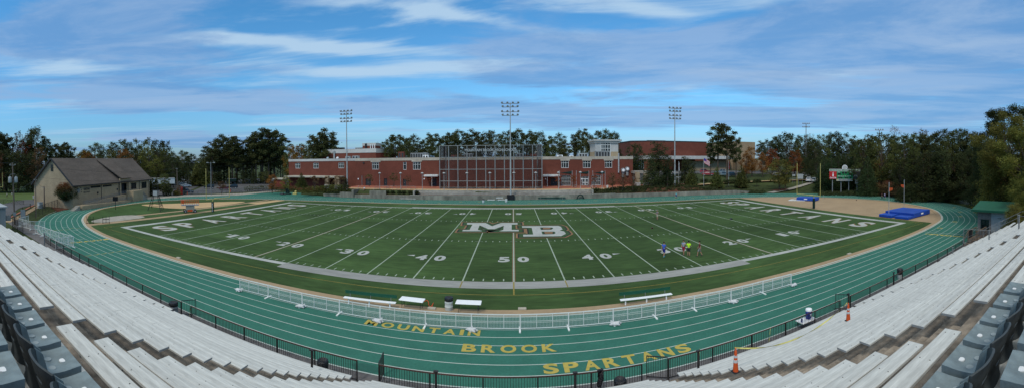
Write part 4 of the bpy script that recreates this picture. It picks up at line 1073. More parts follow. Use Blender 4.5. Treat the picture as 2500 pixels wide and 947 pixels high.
part('duct', MB().tube((gy(817,370,UY)[0],-.4,10.5),(gy(817,370,UY)[0],-.4,a0[1]-.6),.35), 'light_metal', ub)
for px in (800,824): x, z = gy(px,386,UY-1); part('vent_dome', MB().blob((x,-1,z),.5,.5,.45,n=5), 'plastic_white', ub)
# corner tower with tall windows
TY = 100.; (tx0, tz1), (tx1, _) = gy(1454,341,TY), gy(1510,341,TY)
tx2, tz0 = gy(1528,382,TY+8)
twr = thing('glass_tower', 'square tan brick tower with white upper band and tall gridded windows', 'tower', (tx0,TY,0))
Wt = tx1-tx0; Dt = 10.
ang = .0
def tow(x): return x-tx0
part('wall', MB().box(0,Wt,.3,Dt,8,tz1-4.4), 'tanbrick', twr)
part('upper_band', MB().box(0,Wt,.3,Dt,tz1-4.4,tz1-1.2), 'cream', twr)
part('roof', MB().prism([(-.9,-.7),(Wt+.9,-.7),(Wt+.9,Dt+.9),(-.9,Dt+.9)], tz1-.5, tz1).prism([(-.4,-.2),(Wt+.4,-.2),(Wt+.4,Dt+.4),(-.4,Dt+.4)], tz1-1.2, tz1-.5), 'cream', twr)
wx0, wx1 = tow(gy(1467,350,TY)[0]), tow(gy(1491,350,TY)[0]); wz0, wz1 = 10.5, gy(1467,346,TY)[1]
window(twr, wx0, wx1, wz0, wz1, .2, mull=(.22,.44,.72), trans=(.18,.4,.62,.82), t=.22, sill=False)
f_ = MB(); sy0, sy1 = 3., 6.4
for y in (sy0, (sy0+sy1)/2, sy1): f_.box(Wt+.02, Wt+.12, y-.1, y+.1, wz0, wz1)
for k in range(6): z = wz0+(wz1-wz0)*k/5; f_.box(Wt+.02, Wt+.1, sy0, sy1, z-.1, z+.1)
o = part('window', f_, 'frame_white', twr); part('pane', MB().box(Wt-.1, Wt+.015, sy0, sy1, wz0, wz1), 'glass', o)
# gymnasium block and annex behind
GY_ = 150.; gx0, gz = gy(1548,345,GY_); gx1 = gy(1725,345,GY_)[0]
gmn = thing('gymnasium', 'big windowless red brick block beyond the school, behind the dark tree', 'building', (gx0,GY_,0))
part('wall', MB().prism([(0,6),(11,0),(gx1-gx0,0),(gx1-gx0,40),(0,40)], 4, gz+.0), 'brick', gmn); part('roof', MB().prism([(.0-.1,5.9),(11,-.1),(gx1-gx0+.1,-.1),(gx1-gx0+.1,40),(-.1,40)], gz, gz+.5), 'board_dark', gmn)
part('lower_block', MB().box(gy(1650,372,GY_-6)[0]-gx0, gy(1697,372,GY_-6)[0]-gx0, -6, -.02, 4, gy(1697,368,GY_-6)[1]), 'brick', gmn)
part('canopy', MB().box(gy(1537,376,GY_-12)[0]-gx0, gx1-gx0+8, -16, -6.1, gy(1650,389,GY_-12)[1], gy(1650,375,GY_-12)[1]-1.2), 'cream', gmn)
part('entrance_wall', MB().box(gy(1685,400,GY_-12)[0]-gx0, gx1-gx0+6, -12, -8, 4, 9.5), 'tanblock', gmn)
e_ = part('glazed_front', MB().box(gy(1545,395,GY_-14)[0]-gx0, gy(1573,395,GY_-14)[0]-gx0, -13, -9, 4.5, 10.2), 'glass', gmn)
fm = MB(); q0, q1 = gy(1545,395,GY_-14)[0]-gx0, gy(1573,395,GY_-14)[0]-gx0
for k in range(6): x = q0+(q1-q0)*k/5; fm.box(x-.1,x+.1,-13.15,-13.02,6,10.2)
fm.box(q0,q1,-13.14,-13.02,8.3,8.5); part('window_frame', fm, 'frame_white', e_)
ann = thing('annex_building', 'tan block building with a plain wall beyond the tall pines', 'building', (gy(1752,346,140)[0],140,0))
ax1 = gy(1850,346,140)[0]-gy(1752,346,140)[0]
part('wall', MB().box(0,ax1*.30,2,30,3.5,19.4), 'tanblock', ann); part('wall', MB().box(ax1*.3+.02,ax1*.93,0,30,3.5,gy(1800,346,140)[1]), 'tanblock', ann)
part('lower_wall', MB().box(ax1*.36,ax1*1.05,-9,-.02,3.5,9.8), 'tanblock', ann)
# rooftop plant
def roofbox(px0, px1, pt, y, name, lab, mat='light_metal', zb=None, dep=1.6, cat='rooftop unit'):
    xa, zt = gy(px0, pt, y); xb = gy(px1, pt, y)[0]; zb = zb if zb is not None else RZ-.6
    t = thing(name, lab, cat, (xa, y, zb)); w_ = xb-xa
    part('casing', MB().bbox(0, w_, 0, dep, .15, zt-zb, .05), mat, t); part('base', MB().box(.1, w_-.1, .1, dep-.1, 0, .15), 'board_dark', t)
    n = max(1, int(w_/.9)); gr = MB()
    for i in range(n): gr.box(w_*(i+.18)/n, w_*(i+.82)/n, -.03, -.002, .3+(zt-zb)*.1, (zt-zb)*.85)
    part('grille', gr, 'board_dark', t); return t
roofbox(843,853,382,93,'air_conditioner','small grey rooftop unit on the left wing beside the mast','light_metal')
roofbox(860,874,381,93,'air_conditioner','wide pale rooftop unit right of the left mast','light_metal')
roofbox(972,986,371,93,'chimney_stack','short brick stack with white edges on the school roof','brick',cat='stack')
roofbox(1002,1044,374,98,'screen_box','low dark louvred enclosure on the roof left of the tall netting','grey_metal')
roofbox(1032,1045,379,92,'air_conditioner','small pale unit in front of the dark louvred enclosure','plastic_white')
roofbox(1414,1434,374.5,93,'air_conditioner','large pale louvred rooftop unit left of the tower','light_metal')
roofbox(1361,1374,379,92,'air_conditioner','small white box on the roof right of the netting','plastic_white')
roofbox(1391,1400,380,91,'skylight','flat white skylight box left of the large louvred unit','plastic_white')
roofbox(1454,1489,369,96,'screen_box','dark slatted screen on the roof in front of the tower','grey_metal')
roofbox(1306,1324,370,95,'air_conditioner','big cream rooftop unit behind the right end of the netting','parapet')
roofbox(1133,1153,375.5,95,'air_conditioner','dark two-fan rooftop unit behind the left half of the netting','grey_metal')
roofbox(1261,1277,375,95,'air_conditioner','dark rooftop unit behind the netting right of the centre mast','grey_metal')
roofbox(1101,1114,379,95,'chimney_stack','small brick stack behind the left end of the netting','brick_dark',cat='stack')
roofbox(1205,1219,384,93,'air_conditioner','low unit on the roof left of the centre mast','grey_metal')
roofbox(820,838,361,108,'air_conditioner','dark dome-topped unit on the upper storey roof, left of the mast','board_dark',14)
roofbox(867,884,361,108,'air_conditioner','grey unit on the upper storey roof beside the penthouse','grey_metal',14)
roofbox(1581,1625,342.5,160,'air_conditioner','long dark plant on the gymnasium roof','grey_metal',20)

# ------------------------------------------------------------------ tall netting screen
NY = 76.; nx0, nx1 = gy(1074,461,NY)[0], gy(1323.5,461,NY)[0]; NT = gy(1250,354.5,NY)[1]
sc_ = thing('netting_screen', 'tall galvanised frame with dark netting and letters, in front of the school', 'screen', (nx0,NY,2.2)); Wn = nx1-nx0; Hn = NT-2.2
for i in range(12): part('upright', MB().tube((Wn*i/11,0,0),(Wn*i/11,0,Hn),.13,n=8), 'pipe_metal', sc_)
for z in (Hn-.05, Hn*.725, Hn*.45, Hn*.18): part('crossbar', MB().tube((0,-.03,z),(Wn,-.03,z),.09,n=6), 'pipe_metal', sc_)
for x in (0, Wn):
    part('return_upright', MB().tube((x+(1. if x == 0 else -1.),5,0),(x+(1. if x == 0 else -1.),5,Hn),.16,n=8), 'pipe_metal', sc_)
    part('return_net', MB().add([(x,.0,.3),(x+(1 if x == 0 else -1),5,.3),(x+(1 if x == 0 else -1),5,Hn),(x,.0,Hn)], [(0,1,2,3)]), 'net_dark', sc_)
    part('corner_sheet', MB().box(x+(.25 if x == 0 else -1.1), x+(1.1 if x == 0 else -.25), .12, .16, Hn*.73, Hn-.1), 'pipe_metal', sc_)
part('netting', MB().box(.0,Wn,.08,.085,.1,Hn-.1), 'net_dark', sc_)
part('skirt', MB().box(.1,Wn-.1,.2,.5,0,.55), 'concrete', sc_)
le = MB(); s_ = 'MOUNTAIN BROOK HIGH SCHOOL'
letters(le, s_, (gy(1135,368,NY)[0]-nx0, -.16, gy(1135,370.5,NY)[1]-2.2), (1,0,0), (0,0,1), gy(1262,368,NY)[0]-gy(1135,368,NY)[0], .78, .03); part('lettering', le, 'light_metal', sc_)
# ------------------------------------------------------------------ light masts and lamps
def mast(px, pyb, pyt, y, lab, rows=4, cols=4, box=False, lampw=3.4, gap=.95, r=.24):
    x, zb = gy(px, pyb, y); zt = gy(px, pyt, y)[1]; h = zt-zb
    t = thing('light_mast', lab, 'light mast', (x, y, zb))
    part('pole', MB().tube((0,0,-.3),(0,0,h-.4),r,r*.45,10), 'light_metal', t)
    for k in range(rows):
        z = h-.35-k*gap-(.35 if k >= 2 else 0); ww = lampw*(.92 if k % 2 else 1)
        cb = part('crossarm', MB().box(-ww/2, ww/2, -.06, .06, z-.32, z-.2).box(-ww/2,ww/2,.25,.33,z-.32,z-.26), 'grey_metal', t)
        for c in range(cols):
            xx = -ww/2+ww*c/(cols-1); d = Vector((.15*(c-1.5), -.85, -.45)).normalized()
            b = MB(); cc_ = Vector((xx,-.05,z)); b.tube(cc_-d*.05, cc_+d*.32, .12, .30, 10); b.tube(cc_-d*.3, cc_-d*.04, .14, .14, 8)
            fl = part('floodlight', b, 'grey_metal', t); part('lens', MB().tube(cc_+d*.325, cc_+d*.34, .27, .27, 10), 'lamp_glass', fl)
    if box: part('base_padding', MB().bbox(-1.0,1.0,-.95,.4,-.3,1.3,.06), 'black', t)
    return t
mast(848,475,267,71,'tall steel floodlight mast with four rows of lamps, left of the school centre', lampw=3.6)
mast(1247,487,247,67.2,'tallest-looking floodlight mast with four rows of lamps, in front of the netting', box=True, lampw=4.2)
mast(1647.5,470,260,71,'tall floodlight mast with four rows of lamps, right of the school', lampw=3.6)
def farmast(px, pyb, pyt, r, lab, rows=2):
    x, y, zt = gd(px, pyt, r); zb = gd(px, pyb, r)[2]; t = thing('light_mast', lab, 'light mast', (x,y,zb), -math.atan2(x, y+CD)); h = zt-zb
    part('pole', MB().tube((0,0,-3),(0,0,h-.5),.25,.15,8), 'grey_metal', t)
    for k in range(rows):
        z = h-.3-k*1.5; cb = part('crossarm', MB().box(-1.5,1.5,-.06,.06,z-.3,z-.2), 'grey_metal', t)
        for c in range(4): part('floodlight', MB().lathe([(.1,.3),(.32,-.2),(.3,-.3)], (-1.4+c*.93,0,z+.1), 8), 'grey_metal', t)
farmast(1968,372,300,170,'distant floodlight mast above the trees left of the scoreboard')
farmast(2147,385,315,150,'slender distant mast above the wood right of the scoreboard', 1)
x, y, zt = gd(514.5, 396, 126); ls = thing('street_lamp', 'grey parking lot lamp post with two small heads beside the left goalpost', 'lamp post', (x,y,0), -(516-X0)/F)
part('pole', MB().tube((0,0,0),(0,0,zt),.16,.10,8), 'grey_metal', ls); part('crossarm', MB().tube((-1.2,0,zt-.3),(1.2,0,zt-.3),.05), 'grey_metal', ls)
for sx in (-1.1,1.1): part('lamp_head', MB().bbox(sx-.35,sx+.35,-.2,.2,zt-.3,zt-.05,.05), 'light_metal', ls)
def plaza_lamp():
    t = thing('plaza_lamp', '', 'lamp')
    part('pole', MB().lathe([(.14,0),(.14,.3),(.07,.32),(.06,4.5)], n=8), 'light_metal', t)
    hd = part('lamp_head', MB().lathe([(.09,4.45),(.20,4.5),(.22,4.75)], n=10), 'lamp_glass', t); part('hood', MB().lathe([(.48,4.72),(.40,4.82),(.05,5.05)], n=12), 'light_metal', hd)
    return t
PL = Proto(plaza_lamp())
for i, px in enumerate((927,978,1031,1084,1140,1196,1252.5,1308,1363.5,1417,1470)):
    y = 72.3; x = gy(px, 440, y)[0]
    if px == 1252.5: x += .25
    PL.put((x, y, 2.22), 0, 'grey hooded plaza lamp, %s from the left along the plaza edge' % ORD[i], group='lamps along the plaza edge')

# ------------------------------------------------------------------ goalposts
def goal(px_l, px_r, lab, sx):
    x = sx*59.3; t = thing('goalpost', lab, 'goalpost', (x, 24.38, 0), 0 if sx < 0 else math.pi)
    xo = 1.75
    part('neck', MB().path([(0,0,2.2),(.05,0,2.6),(.5,0,2.95),(xo,0,3.05)], .085, 10), 'goal_yellow', t)
    part('crossbar', MB().tube((xo,-3.56,3.05),(xo,3.56,3.05),.08,n=8), 'goal_yellow', t)
    for s_ in (-1, 1): part('upright', MB().tube((xo,s_*3.56,2.97),(xo,s_*3.56,9.6 if sx<0 else 9.9),.06,n=8), 'goal_yellow', t)
    p = part('base_padding', MB().lathe([(.27,0),(.29,.05),(.29,2.15),(.24,2.25)], n=14), 'pad_green', t)
    if sx < 0:
        l = MB()
        for i, c in enumerate('SPARTAN'): letters(l, c, (.30,-.13,1.75-i*.26), (0,1,0) if False else (.0,1,0), (0,0,1), .22, .19, .03)
        l.xf(Matrix.Rotation(R(-55),4,'Z')); part('lettering', l, 'plastic_white', p)
    return t
goal(0,0,'yellow goalpost with lettered dark padding behind the left end zone',-1)
goal(0,0,'yellow goalpost with plain dark padding behind the right end zone',1)

# ------------------------------------------------------------------ white barrier panels across the track
def barrier():
    t = thing('mesh_barrier', '', 'barrier'); w_ = 1.0
    part('frame', MB().box(0,w_,-.018,.018,.995,1.03).box(0,w_,-.018,.018,.10,.135).box(0,w_,-.008,.008,.56,.575).box(.0,.012,-.022,.022,.135,.995).box(w_-.012,w_,-.022,.022,.135,.995), 'white_metal', t)
    part('stile', MB().box(w_*.333-.005,w_*.333+.005,-.022,.022,.15,.98), 'white_metal', t); part('stile', MB().box(w_*.667-.005,w_*.667+.005,-.022,.022,.15,.98), 'white_metal', t)
    part('mesh', MB().add([(.015,0,.13),(.985,0,.13),(.985,0,1.0),(.015,0,1.0)], [(0,1,2,3)]), 'mesh_white', t)
    part('foot', MB().box(-.025,.012,-.42,.42,.0,.06).box(-.02,.01,-.03,.03,.06,.12), 'white_metal', t)
    return t
BP = Proto(barrier())
for c in C.objects:
    if c.parent == BP.o and c.name.startswith('foot'): pass
BPX = [(585,708),(657,725),(737,748),(829,766),(928,783),(1038,798),(1151,804),(1270,806),(1388,801),(1497,790),(1598,772),(1692,753),(1785,737),(1861,715),(1932,697)]
pts = [g(*p) for p in BPX]
pts = [(x, -9.5+.35*(y+9.5)) for x, y in pts]
for i in range(14):
    (xa, ya), (xb, yb) = pts[i], pts[i+1]; l = math.hypot(xb-xa, yb-ya)
    BP.put((xa, ya, 0), math.atan2(yb-ya, xb-xa), 'white wire mesh barrier panel on the near straight, %s from the left' % ORD[i], (l, 1, 1), 'barrier panels on the near straight')
solo('end_stand', MB().box(-.025,.025,-.42,.42,0,.06).box(-.03,.02,-.03,.03,.06,1.03), 'white_metal', 'white end post and foot at the right end of the mesh barrier line', 'barrier foot', loc=(*pts[14],0))
def sandbag():
    m = MB().blob((0,0,.11),.34,.19,.13,seed=3,amp=.22,n=8); m.blob((.33,.05,.10),.08,.05,.07,seed=5,n=5); m.blob((-.33,-.04,.10),.08,.06,.06,seed=6,n=5); 
    return solo('sandbag', m, 'sandbag', '', 'sandbag', smooth=True)
SB = Proto(sandbag())
for (j, lab) in ((0,'under the left end of the barrier line'),(2,'on the third barrier foot from the left'),(4,'over the letter O of the yellow word on the track'),(6,'beside the last letter of the first yellow word'),(9,'on the barrier foot below the right-hand bench'),(12,'on the barrier foot third from the right end'),(14,'under the right end of the barrier line')):
    SB.put((pts[j][0]+random.uniform(-.1,.1), pts[j][1]-.28, 0), random.uniform(-.5,.5), 'white sandbag '+lab, None, 'sandbags weighing down the barriers')
# far left pen of the same panels
pen = [[(46.5,553),(70,545)],[(46.5,553),(74,561),(110,562)],[(86,571),(104,577),(123,585),(144,593),(180,604),(136,609)]]
nn_ = 0
for pl in pen:
    q = [g(*p) for p in pl]
    for a, b in zip(q, q[1:]):
        l = math.hypot(b[0]-a[0], b[1]-a[1]); sh = 1.25
        BP.put((*a,0), math.atan2(b[1]-a[1], b[0]-a[0]), 'white wire panel of the pen by the far left gate, %s from the far side' % ORD[nn_], (l, 1, 1.45), 'barrier panels by the far left gate'); nn_ += 1

# ------------------------------------------------------------------ sideline furniture
def bench(loc, rz, lab, L_=4.1, back=True):
    t = thing('team_bench', lab, 'bench', loc, rz)
    part('seat', MB().bbox(-L_/2,L_/2,-.16,.16,.42,.47,.01), 'plastic_white', t)
    if back: part('backrest', MB().xf(Matrix()).box(-L_/2+.0,L_/2-.0,.30,.335,.66,.90), 'roof_green', t)
    for x in (-L_/2+.4, 0, L_/2-.45):
        part('leg', MB().box(x-.04,x+.04,-.14,.14,0,.03).box(x-.04,x+.04,-.05,.05,.03,.42), 'plastic_white', t)
        if back: part('back_bracket', MB().box(x-.025,x+.025,.02,.30,.38,.42).tube((x,.28,.40),(x,.345,.9),.022), 'grey_metal', t)
    return t
a, b = g(850,726,.45), g(955,738,.45); bench(((a[0]+b[0])/2,(a[1]+b[1])/2,0), math.atan2(b[1]-a[1],b[0]-a[0]), 'long white bench with green backrest left of the folding tables')
a, b = g(1525,731,.45), g(1630,718,.45); bench(((a[0]+b[0])/2,(a[1]+b[1])/2,0), math.atan2(b[1]-a[1],b[0]-a[0]), 'long white bench with green backrest right of the middle')
def ftable(px, py, lab, rz=0., L_=1.83):
    x, y = g(px, py, .73); t = thing('folding_table', lab, 'table', (x,y,0), rz)
    part('table_top', MB().bbox(-L_/2,L_/2,-.38,.38,.69,.74,.025), 'plastic_white', t)
    for s_ in (-1, 1): part('leg', MB().path([(s_*.70,-.28,0),(s_*.70,-.28,.69)], .017).path([(s_*.70,.28,0),(s_*.70,.28,.69)], .017).tube((s_*.7,-.28,.3),(s_*.7,.28,.3),.014).tube((s_*.7,0,.45),(s_*.35,0,.68),.012), 'rail', t)
ftable(1006,730,'white plastic folding table right of the left bench', R(-3)); ftable(1144,737,'white plastic folding table right of the white barrel', R(-1))
def barrel(px, py, lab, mat='bin_white', s=1., z=0., bag=True, r=None):
    x, y = g(px, py, z) if r is None else r
    t = thing('litter_bin', lab, 'bin', (x,y,z)); t.scale = (s,s,s)
    part('drum', MB().lathe([(.28,0),(.295,.02),(.29,.28),(.305,.30),(.29,.32),(.29,.58),(.305,.60),(.29,.62),(.29,.86)], n=20), mat, t, True)
    if bag: part('bin_bag', MB().lathe([(.30,.70),(.325,.76),(.32,.88),(.29,.95),(.24,.93),(.16,.89),(.02,.88)], n=20), 'bag_black', t, True)
barrel(1096,757,'white barrel litter bin with black bag between the folding tables',s=1.)
barrel(424,771,'grey litter bin behind the railing left of the left gate','grey_metal',s=1.05)
def bagbin(px, pyt, r, lab):
    x, y, z = gd(px, pyt, r); t = thing('litter_bin', lab, 'bin', (x,y,0))
    t.scale = (.84,.84,.9)
    part('drum', MB().lathe([(.28,0),(.29,.8)], n=16), 'bin_white', t, True)
    part('bin_bag', MB().lathe([(.31,.42),(.34,.6),(.36,.86),(.30,.96),(.24,.93),(.16,.87),(.02,.85)], n=14), 'bag_black', t, True)
bagbin(788,878,18.9,'white bin with a big black bag behind the railing, near the dark round post')
bagbin(1514,918,17.0,'bin with a black bag inside the railing right of the hanging jacket')
bagbin(2197,676,34.5,'small black-bagged bin behind the far right railing')
# black jacket hung on the railing
jk = MB(); xj, yj = gy(1466,905,RY)[0], RY
jv = []
for i in range(7):
    for j in range(5):
        jv.append((xj-.16+.32*j/4*(1-.06*i)+.03*math.sin(i+j), yj-.05-.05*math.sin(j*1.6+i*.8)-.02*i*.3, 1.13-.13*i))
jk.add(jv, [(i*5+j, i*5+j+1, (i+1)*5+j+1, (i+1)*5+j) for i in range(6) for j in range(4)]); n0 = len(jk.v)
jk.add([(v[0], v[1]+.12, v[2]-(.3 if k >= 20 else 0)*0) for k, v in enumerate(jv)], [(i*5+j, (i+1)*5+j, (i+1)*5+j+1, i*5+j+1) for i in range(3) for j in range(4)]); 
jk.add([jv[0], jv[4], (jv[4][0], jv[4][1]+.12, jv[4][2]), (jv[0][0], jv[0][1]+.12, jv[0][2])], [(0,1,2,3)])
solo('jacket', jk, 'bag_black', 'black jacket hanging over the railing right of the middle', 'jacket', smooth=True)
# cones
def cone(x, y, z, lab, s=1.):
    t = thing('traffic_cone', lab, 'traffic cone', (x,y,z)); t.scale = (s,)*3
    part('base', MB().bbox(-.18,.18,-.18,.18,0,.035,.03), 'black', t)
    part('body', MB().lathe([(.135,.035),(.06,.92),(.052,.96),(.03,1.0),(.035,1.06),(.02,1.08)], n=16), 'orange', t, True)
    part('reflective_band', MB().lathe([(.112,.44),(.100,.56)], n=16), 'sandbag', t); part('reflective_band', MB().lathe([(.090,.66),(.081,.76)], n=16), 'sandbag', t)
zz = row_z(7); yy = row_y(7)+.15; cone(gy(1796,880,yy)[0], yy, zz, 'tall orange cone with grey bands on the bleachers nearer the middle', .75)
xx = gy(2071,760,yy)[0]; cone(xx, yy, zz, 'tall orange cone with grey bands farther right, tied with yellow tape', .75)
cone1 = (gy(1796,845,yy)[0], yy+.06, zz+.80); cone2 = (xx, yy+.06, zz+.80)
def tape(p, q, sag, lab, w_=.05, n=22):
    p, q = Vector(p), Vector(q); vs = []
    for i in range(n+1):
        u = i/n; c = p.lerp(q, u)-Vector((0,0,sag*4*u*(1-u))); tw_a = math.sin(u*19)*.9; d = Vector((0, math.sin(tw_a)*w_/2, math.cos(tw_a)*w_/2))
        vs += [c-d, c+d]
    m = MB(); m.add(vs, [(2*i,2*i+1,2*i+3,2*i+2) for i in range(n)]); m.add([v+Vector((0,.004,0)) for v in vs], [(2*i+2,2*i+3,2*i+1,2*i) for i in range(n)])
    solo('barrier_tape', m, 'tape_yellow', lab, 'tape')
tape(cone1, cone2, .55, 'long yellow warning tape strung between the two orange cones')
tape((gy(1880,820,RY)[0],RY-.04,1.1),(gy(1877,840,RY)[0]-.05,RY-.06,.25), .0, 'yellow tape end hanging on the railing left of the blue cooler', .06, 8)
tape((gy(1705,870,-16.7)[0],-16.85,1.35),(gy(1702,930,-16.7)[0]-.05,-16.9,.4), .0, 'yellow tape knotted round the dark post by the open gate', .1, 8)
tape((gy(466,752,RY)[0],RY-.05,1.0),(gy(464,775,RY)[0],RY-.06,.3), .0, 'yellow tape hanging beside the left gate', .06, 8)
# table, water cooler and bottle beyond the railing
tx, ty = gy(1968,798,-15.98)[0], -15.98
tb = thing('folding_table', 'white folding table with a blue cooler behind the right railing', 'table', (tx,ty,0)); part('table_top', MB().bbox(-.62,.62,-.36,.36,.39,.43,.02), 'plastic_white', tb)
for s_ in (-1, 1): part('leg', MB().path([(s_*.5,-.3,0),(s_*.5,-.3,.39)], .017).path([(s_*.5,.3,0),(s_*.5,.3,.39)], .017).tube((s_*.5,-.3,.2),(s_*.5,.3,.2),.014), 'rail', tb)
ck = thing('water_cooler', 'blue drinks cooler with a white lid on the folding table', 'cooler', (tx+.22,ty-.02,.433))
part('body', MB().lathe([(.17,0),(.20,.04),(.22,.50),(.22,.52)], n=18), 'cooler_blue', ck, True); part('lid', MB().lathe([(.225,.52),(.225,.60),(.20,.64),(.05,.655)], n=18), 'plastic_white', ck, True)
part('label_patch', MB().box(-.09,.06,-.222,-.20,.22,.36), 'plastic_white', ck); part('tap', MB().box(-.03,.03,-.27,-.2,.05,.1), 'plastic_white', ck)
bt = thing('water_bottle', 'small blue bottle at the left end of the table with the cooler', 'bottle', (tx-.5,ty-.1,.433)); part('body', MB().lathe([(.05,0),(.05,.2),(.025,.25)], n=10), 'cooler_blue', bt); part('cap', MB().lathe([(.028,.25),(.028,.28)], n=10), 'plastic_white', bt)
# cable and box by the tables, pale drain boxes on the kerb
cb = MB(); P_ = [g(*p) for p in ((1036,737),(1042,734),(1046,738),(1047,746),(1052,749),(1056,744),(1058,740),(1055,750),(1064,751))]
cb.path([(*p,.02+.03*(i%2)) for i, p in enumerate(cr([tuple(p) for p in P_], 4, False))], .022, 5); solo('cable', cb, 'orange', 'tangle of orange extension cable on the turf left of the white barrel', 'cable')
def drain(px, py, lab): x, y = g(px, py, .1); t = solo('junction_box', MB().bbox(-.3,.3,-.14,.14,0,.16,.02), 'parapet', lab, 'box', loc=(x,y,.0))
drain(1054,752,'small cream box at the end of the orange cable'); drain(1275,753,'pale low box on the kerb right of the second table')
drain(436,629,'pale low box on the turf edge at the left bend'); drain(2073,619,'pale low box on the kerb before the right bend')
def ball(px, py, lab, mat, r=.13, rx=.2): x, y = g(px, py, .1); return solo('ball', MB().blob((0,0,r),rx,r,r,n=7,amp=0), mat, lab, 'ball', loc=(x,y,.0), rz=.4, smooth=True)
ball(1592,556.5,'brown football lying on the turf near the boy in grey','rust'); ball(2091,488.5,'small brown ball on the tan apron of the right bend','rust')
solo('bag', MB().blob((0,0,.14),.28,.16,.15,seed=2,amp=.3), 'bag_black', 'small black bag lying on the turf right of the 20 yard line', 'bag', loc=at_g(1785,535.5), smooth=True)
# far side benches, bins, padding
def farbench(px0, px1, py, zt, lab, mat='plastic_white', y=None):
    a, b = g(px0, py, zt), g(px1, py, zt); yy = (a[1]+b[1])/2; t = thing('bench', lab, 'bench', ((a[0]+b[0])/2, yy, 0)); l = abs(b[0]-a[0])/2
    part('seat', MB().bbox(-l,l,-.18,.18,zt-.06,zt,.01), mat, t)
    for s_ in (-1, 1): part('leg', MB().box(s_*l*.8-.03,s_*l*.8+.03,-.15,.15,0,zt-.06), 'light_metal', t)
farbench(1190,1208,487.3,.5,'white bench beside the far left bin'); farbench(1215,1233,487.3,.5,'white bench between the padded mast base and the bins'); farbench(1211,1228,482.3,.85,'higher white bench in front of the far wall')
farbench(1293,1311,481.8,.6,'white bench right of the padded mast base'); farbench(1313,1381,481.5,.6,'long green bench against the far wall','roof_green')
farbench(975,1016,484.5,.35,'low pale bench against the left part of the far wall','alu')
barrel(1180,495,'white bin with dark lid on the far straight left of the mast'); barrel(1236,494,'white bin on the far straight beside the padded mast base',bag=False)
at = thing('training_arch', 'folded dark green padded arch leaning on the far wall', 'pad', at_g(1417,486)); part('pad', MB().path([(-1.0,0,0),(-.55,0,.95),(0,0,1.25),(.55,0,.95),(1.0,0,0)], .16, 8), 'pad_green', at)
# ------------------------------------------------------------------ vegetation
def leafmesh(name, clumps, n, size, mat, seed, flat=.75, shell=.55):
    rg = np.random.default_rng(seed); vol = np.array([c[3]*c[4]*c[5] for c in clumps])**.67; cnt = rg.multinomial(n, vol/vol.sum())
    P = []
    if len(clumps) > 12 and 'shrub' not in name and 'hedge' not in name and 'cover' not in name:
        cnt = (cnt*.80).astype(int); cs_ = np.array([c[:3] for c in clumps]); kk = int(n*.20); i1, i2 = rg.integers(0, len(cs_), kk), rg.integers(0, len(cs_), kk)
        near_ = np.linalg.norm(cs_[i1]-cs_[i2], axis=1) < 5.; u_ = rg.random(kk)[:,None]; Q = cs_[i1]*(1-u_)+cs_[i2]*u_+rg.normal(size=(kk,3))*.55; P.append(Q[near_])
    for c, k in zip(clumps, cnt):
        d = rg.normal(size=(k,3)); d /= np.linalg.norm(d, axis=1)[:,None]; r = rg.random(k)**shell
        r *= 1+.25*np.sin(d[:,0]*5+c[0])*np.cos(d[:,1]*4+c[1]*3)+.18*np.sin(d[:,2]*7+c[2]*2)
        P.append(np.array(c[:3])+d*r[:,None]*np.array(c[3:6]))
    P = np.concatenate(P); n = len(P)
    a = rg.normal(size=(n,3)); a[:,2] *= flat; a /= np.linalg.norm(a, axis=1)[:,None]
    b = rg.normal(size=(n,3)); b -= (b*a).sum(1)[:,None]*a; b /= np.linalg.norm(b, axis=1)[:,None]
    s = size*(.6+.8*rg.random(n))[:,None]; a *= s; b *= s*.75
    V = np.stack([P-a*.6, P-b*.5+a*.1, P+a*.7, P+b*.5+a*.1], 1).reshape(-1,3)
    me = bpy.data.meshes.new(name); me.vertices.add(4*n); me.vertices.foreach_set('co', V.ravel().astype(np.float32))
    me.loops.add(4*n); me.loops.foreach_set('vertex_index', np.arange(4*n, dtype=np.int32)); me.polygons.add(n)
    me.polygons.foreach_set('loop_start', np.arange(0, 4*n, 4, dtype=np.int32)); me.update(calc_edges=True); me.materials.append(M[mat]); return me
def trunkmesh(limbs, mat='bark'):
    m = MB()
    for p, q, r, r2 in limbs: m.tube(p, q, r, r2, 6)
    return m.mesh('trunk', mat)
NOM = 20.
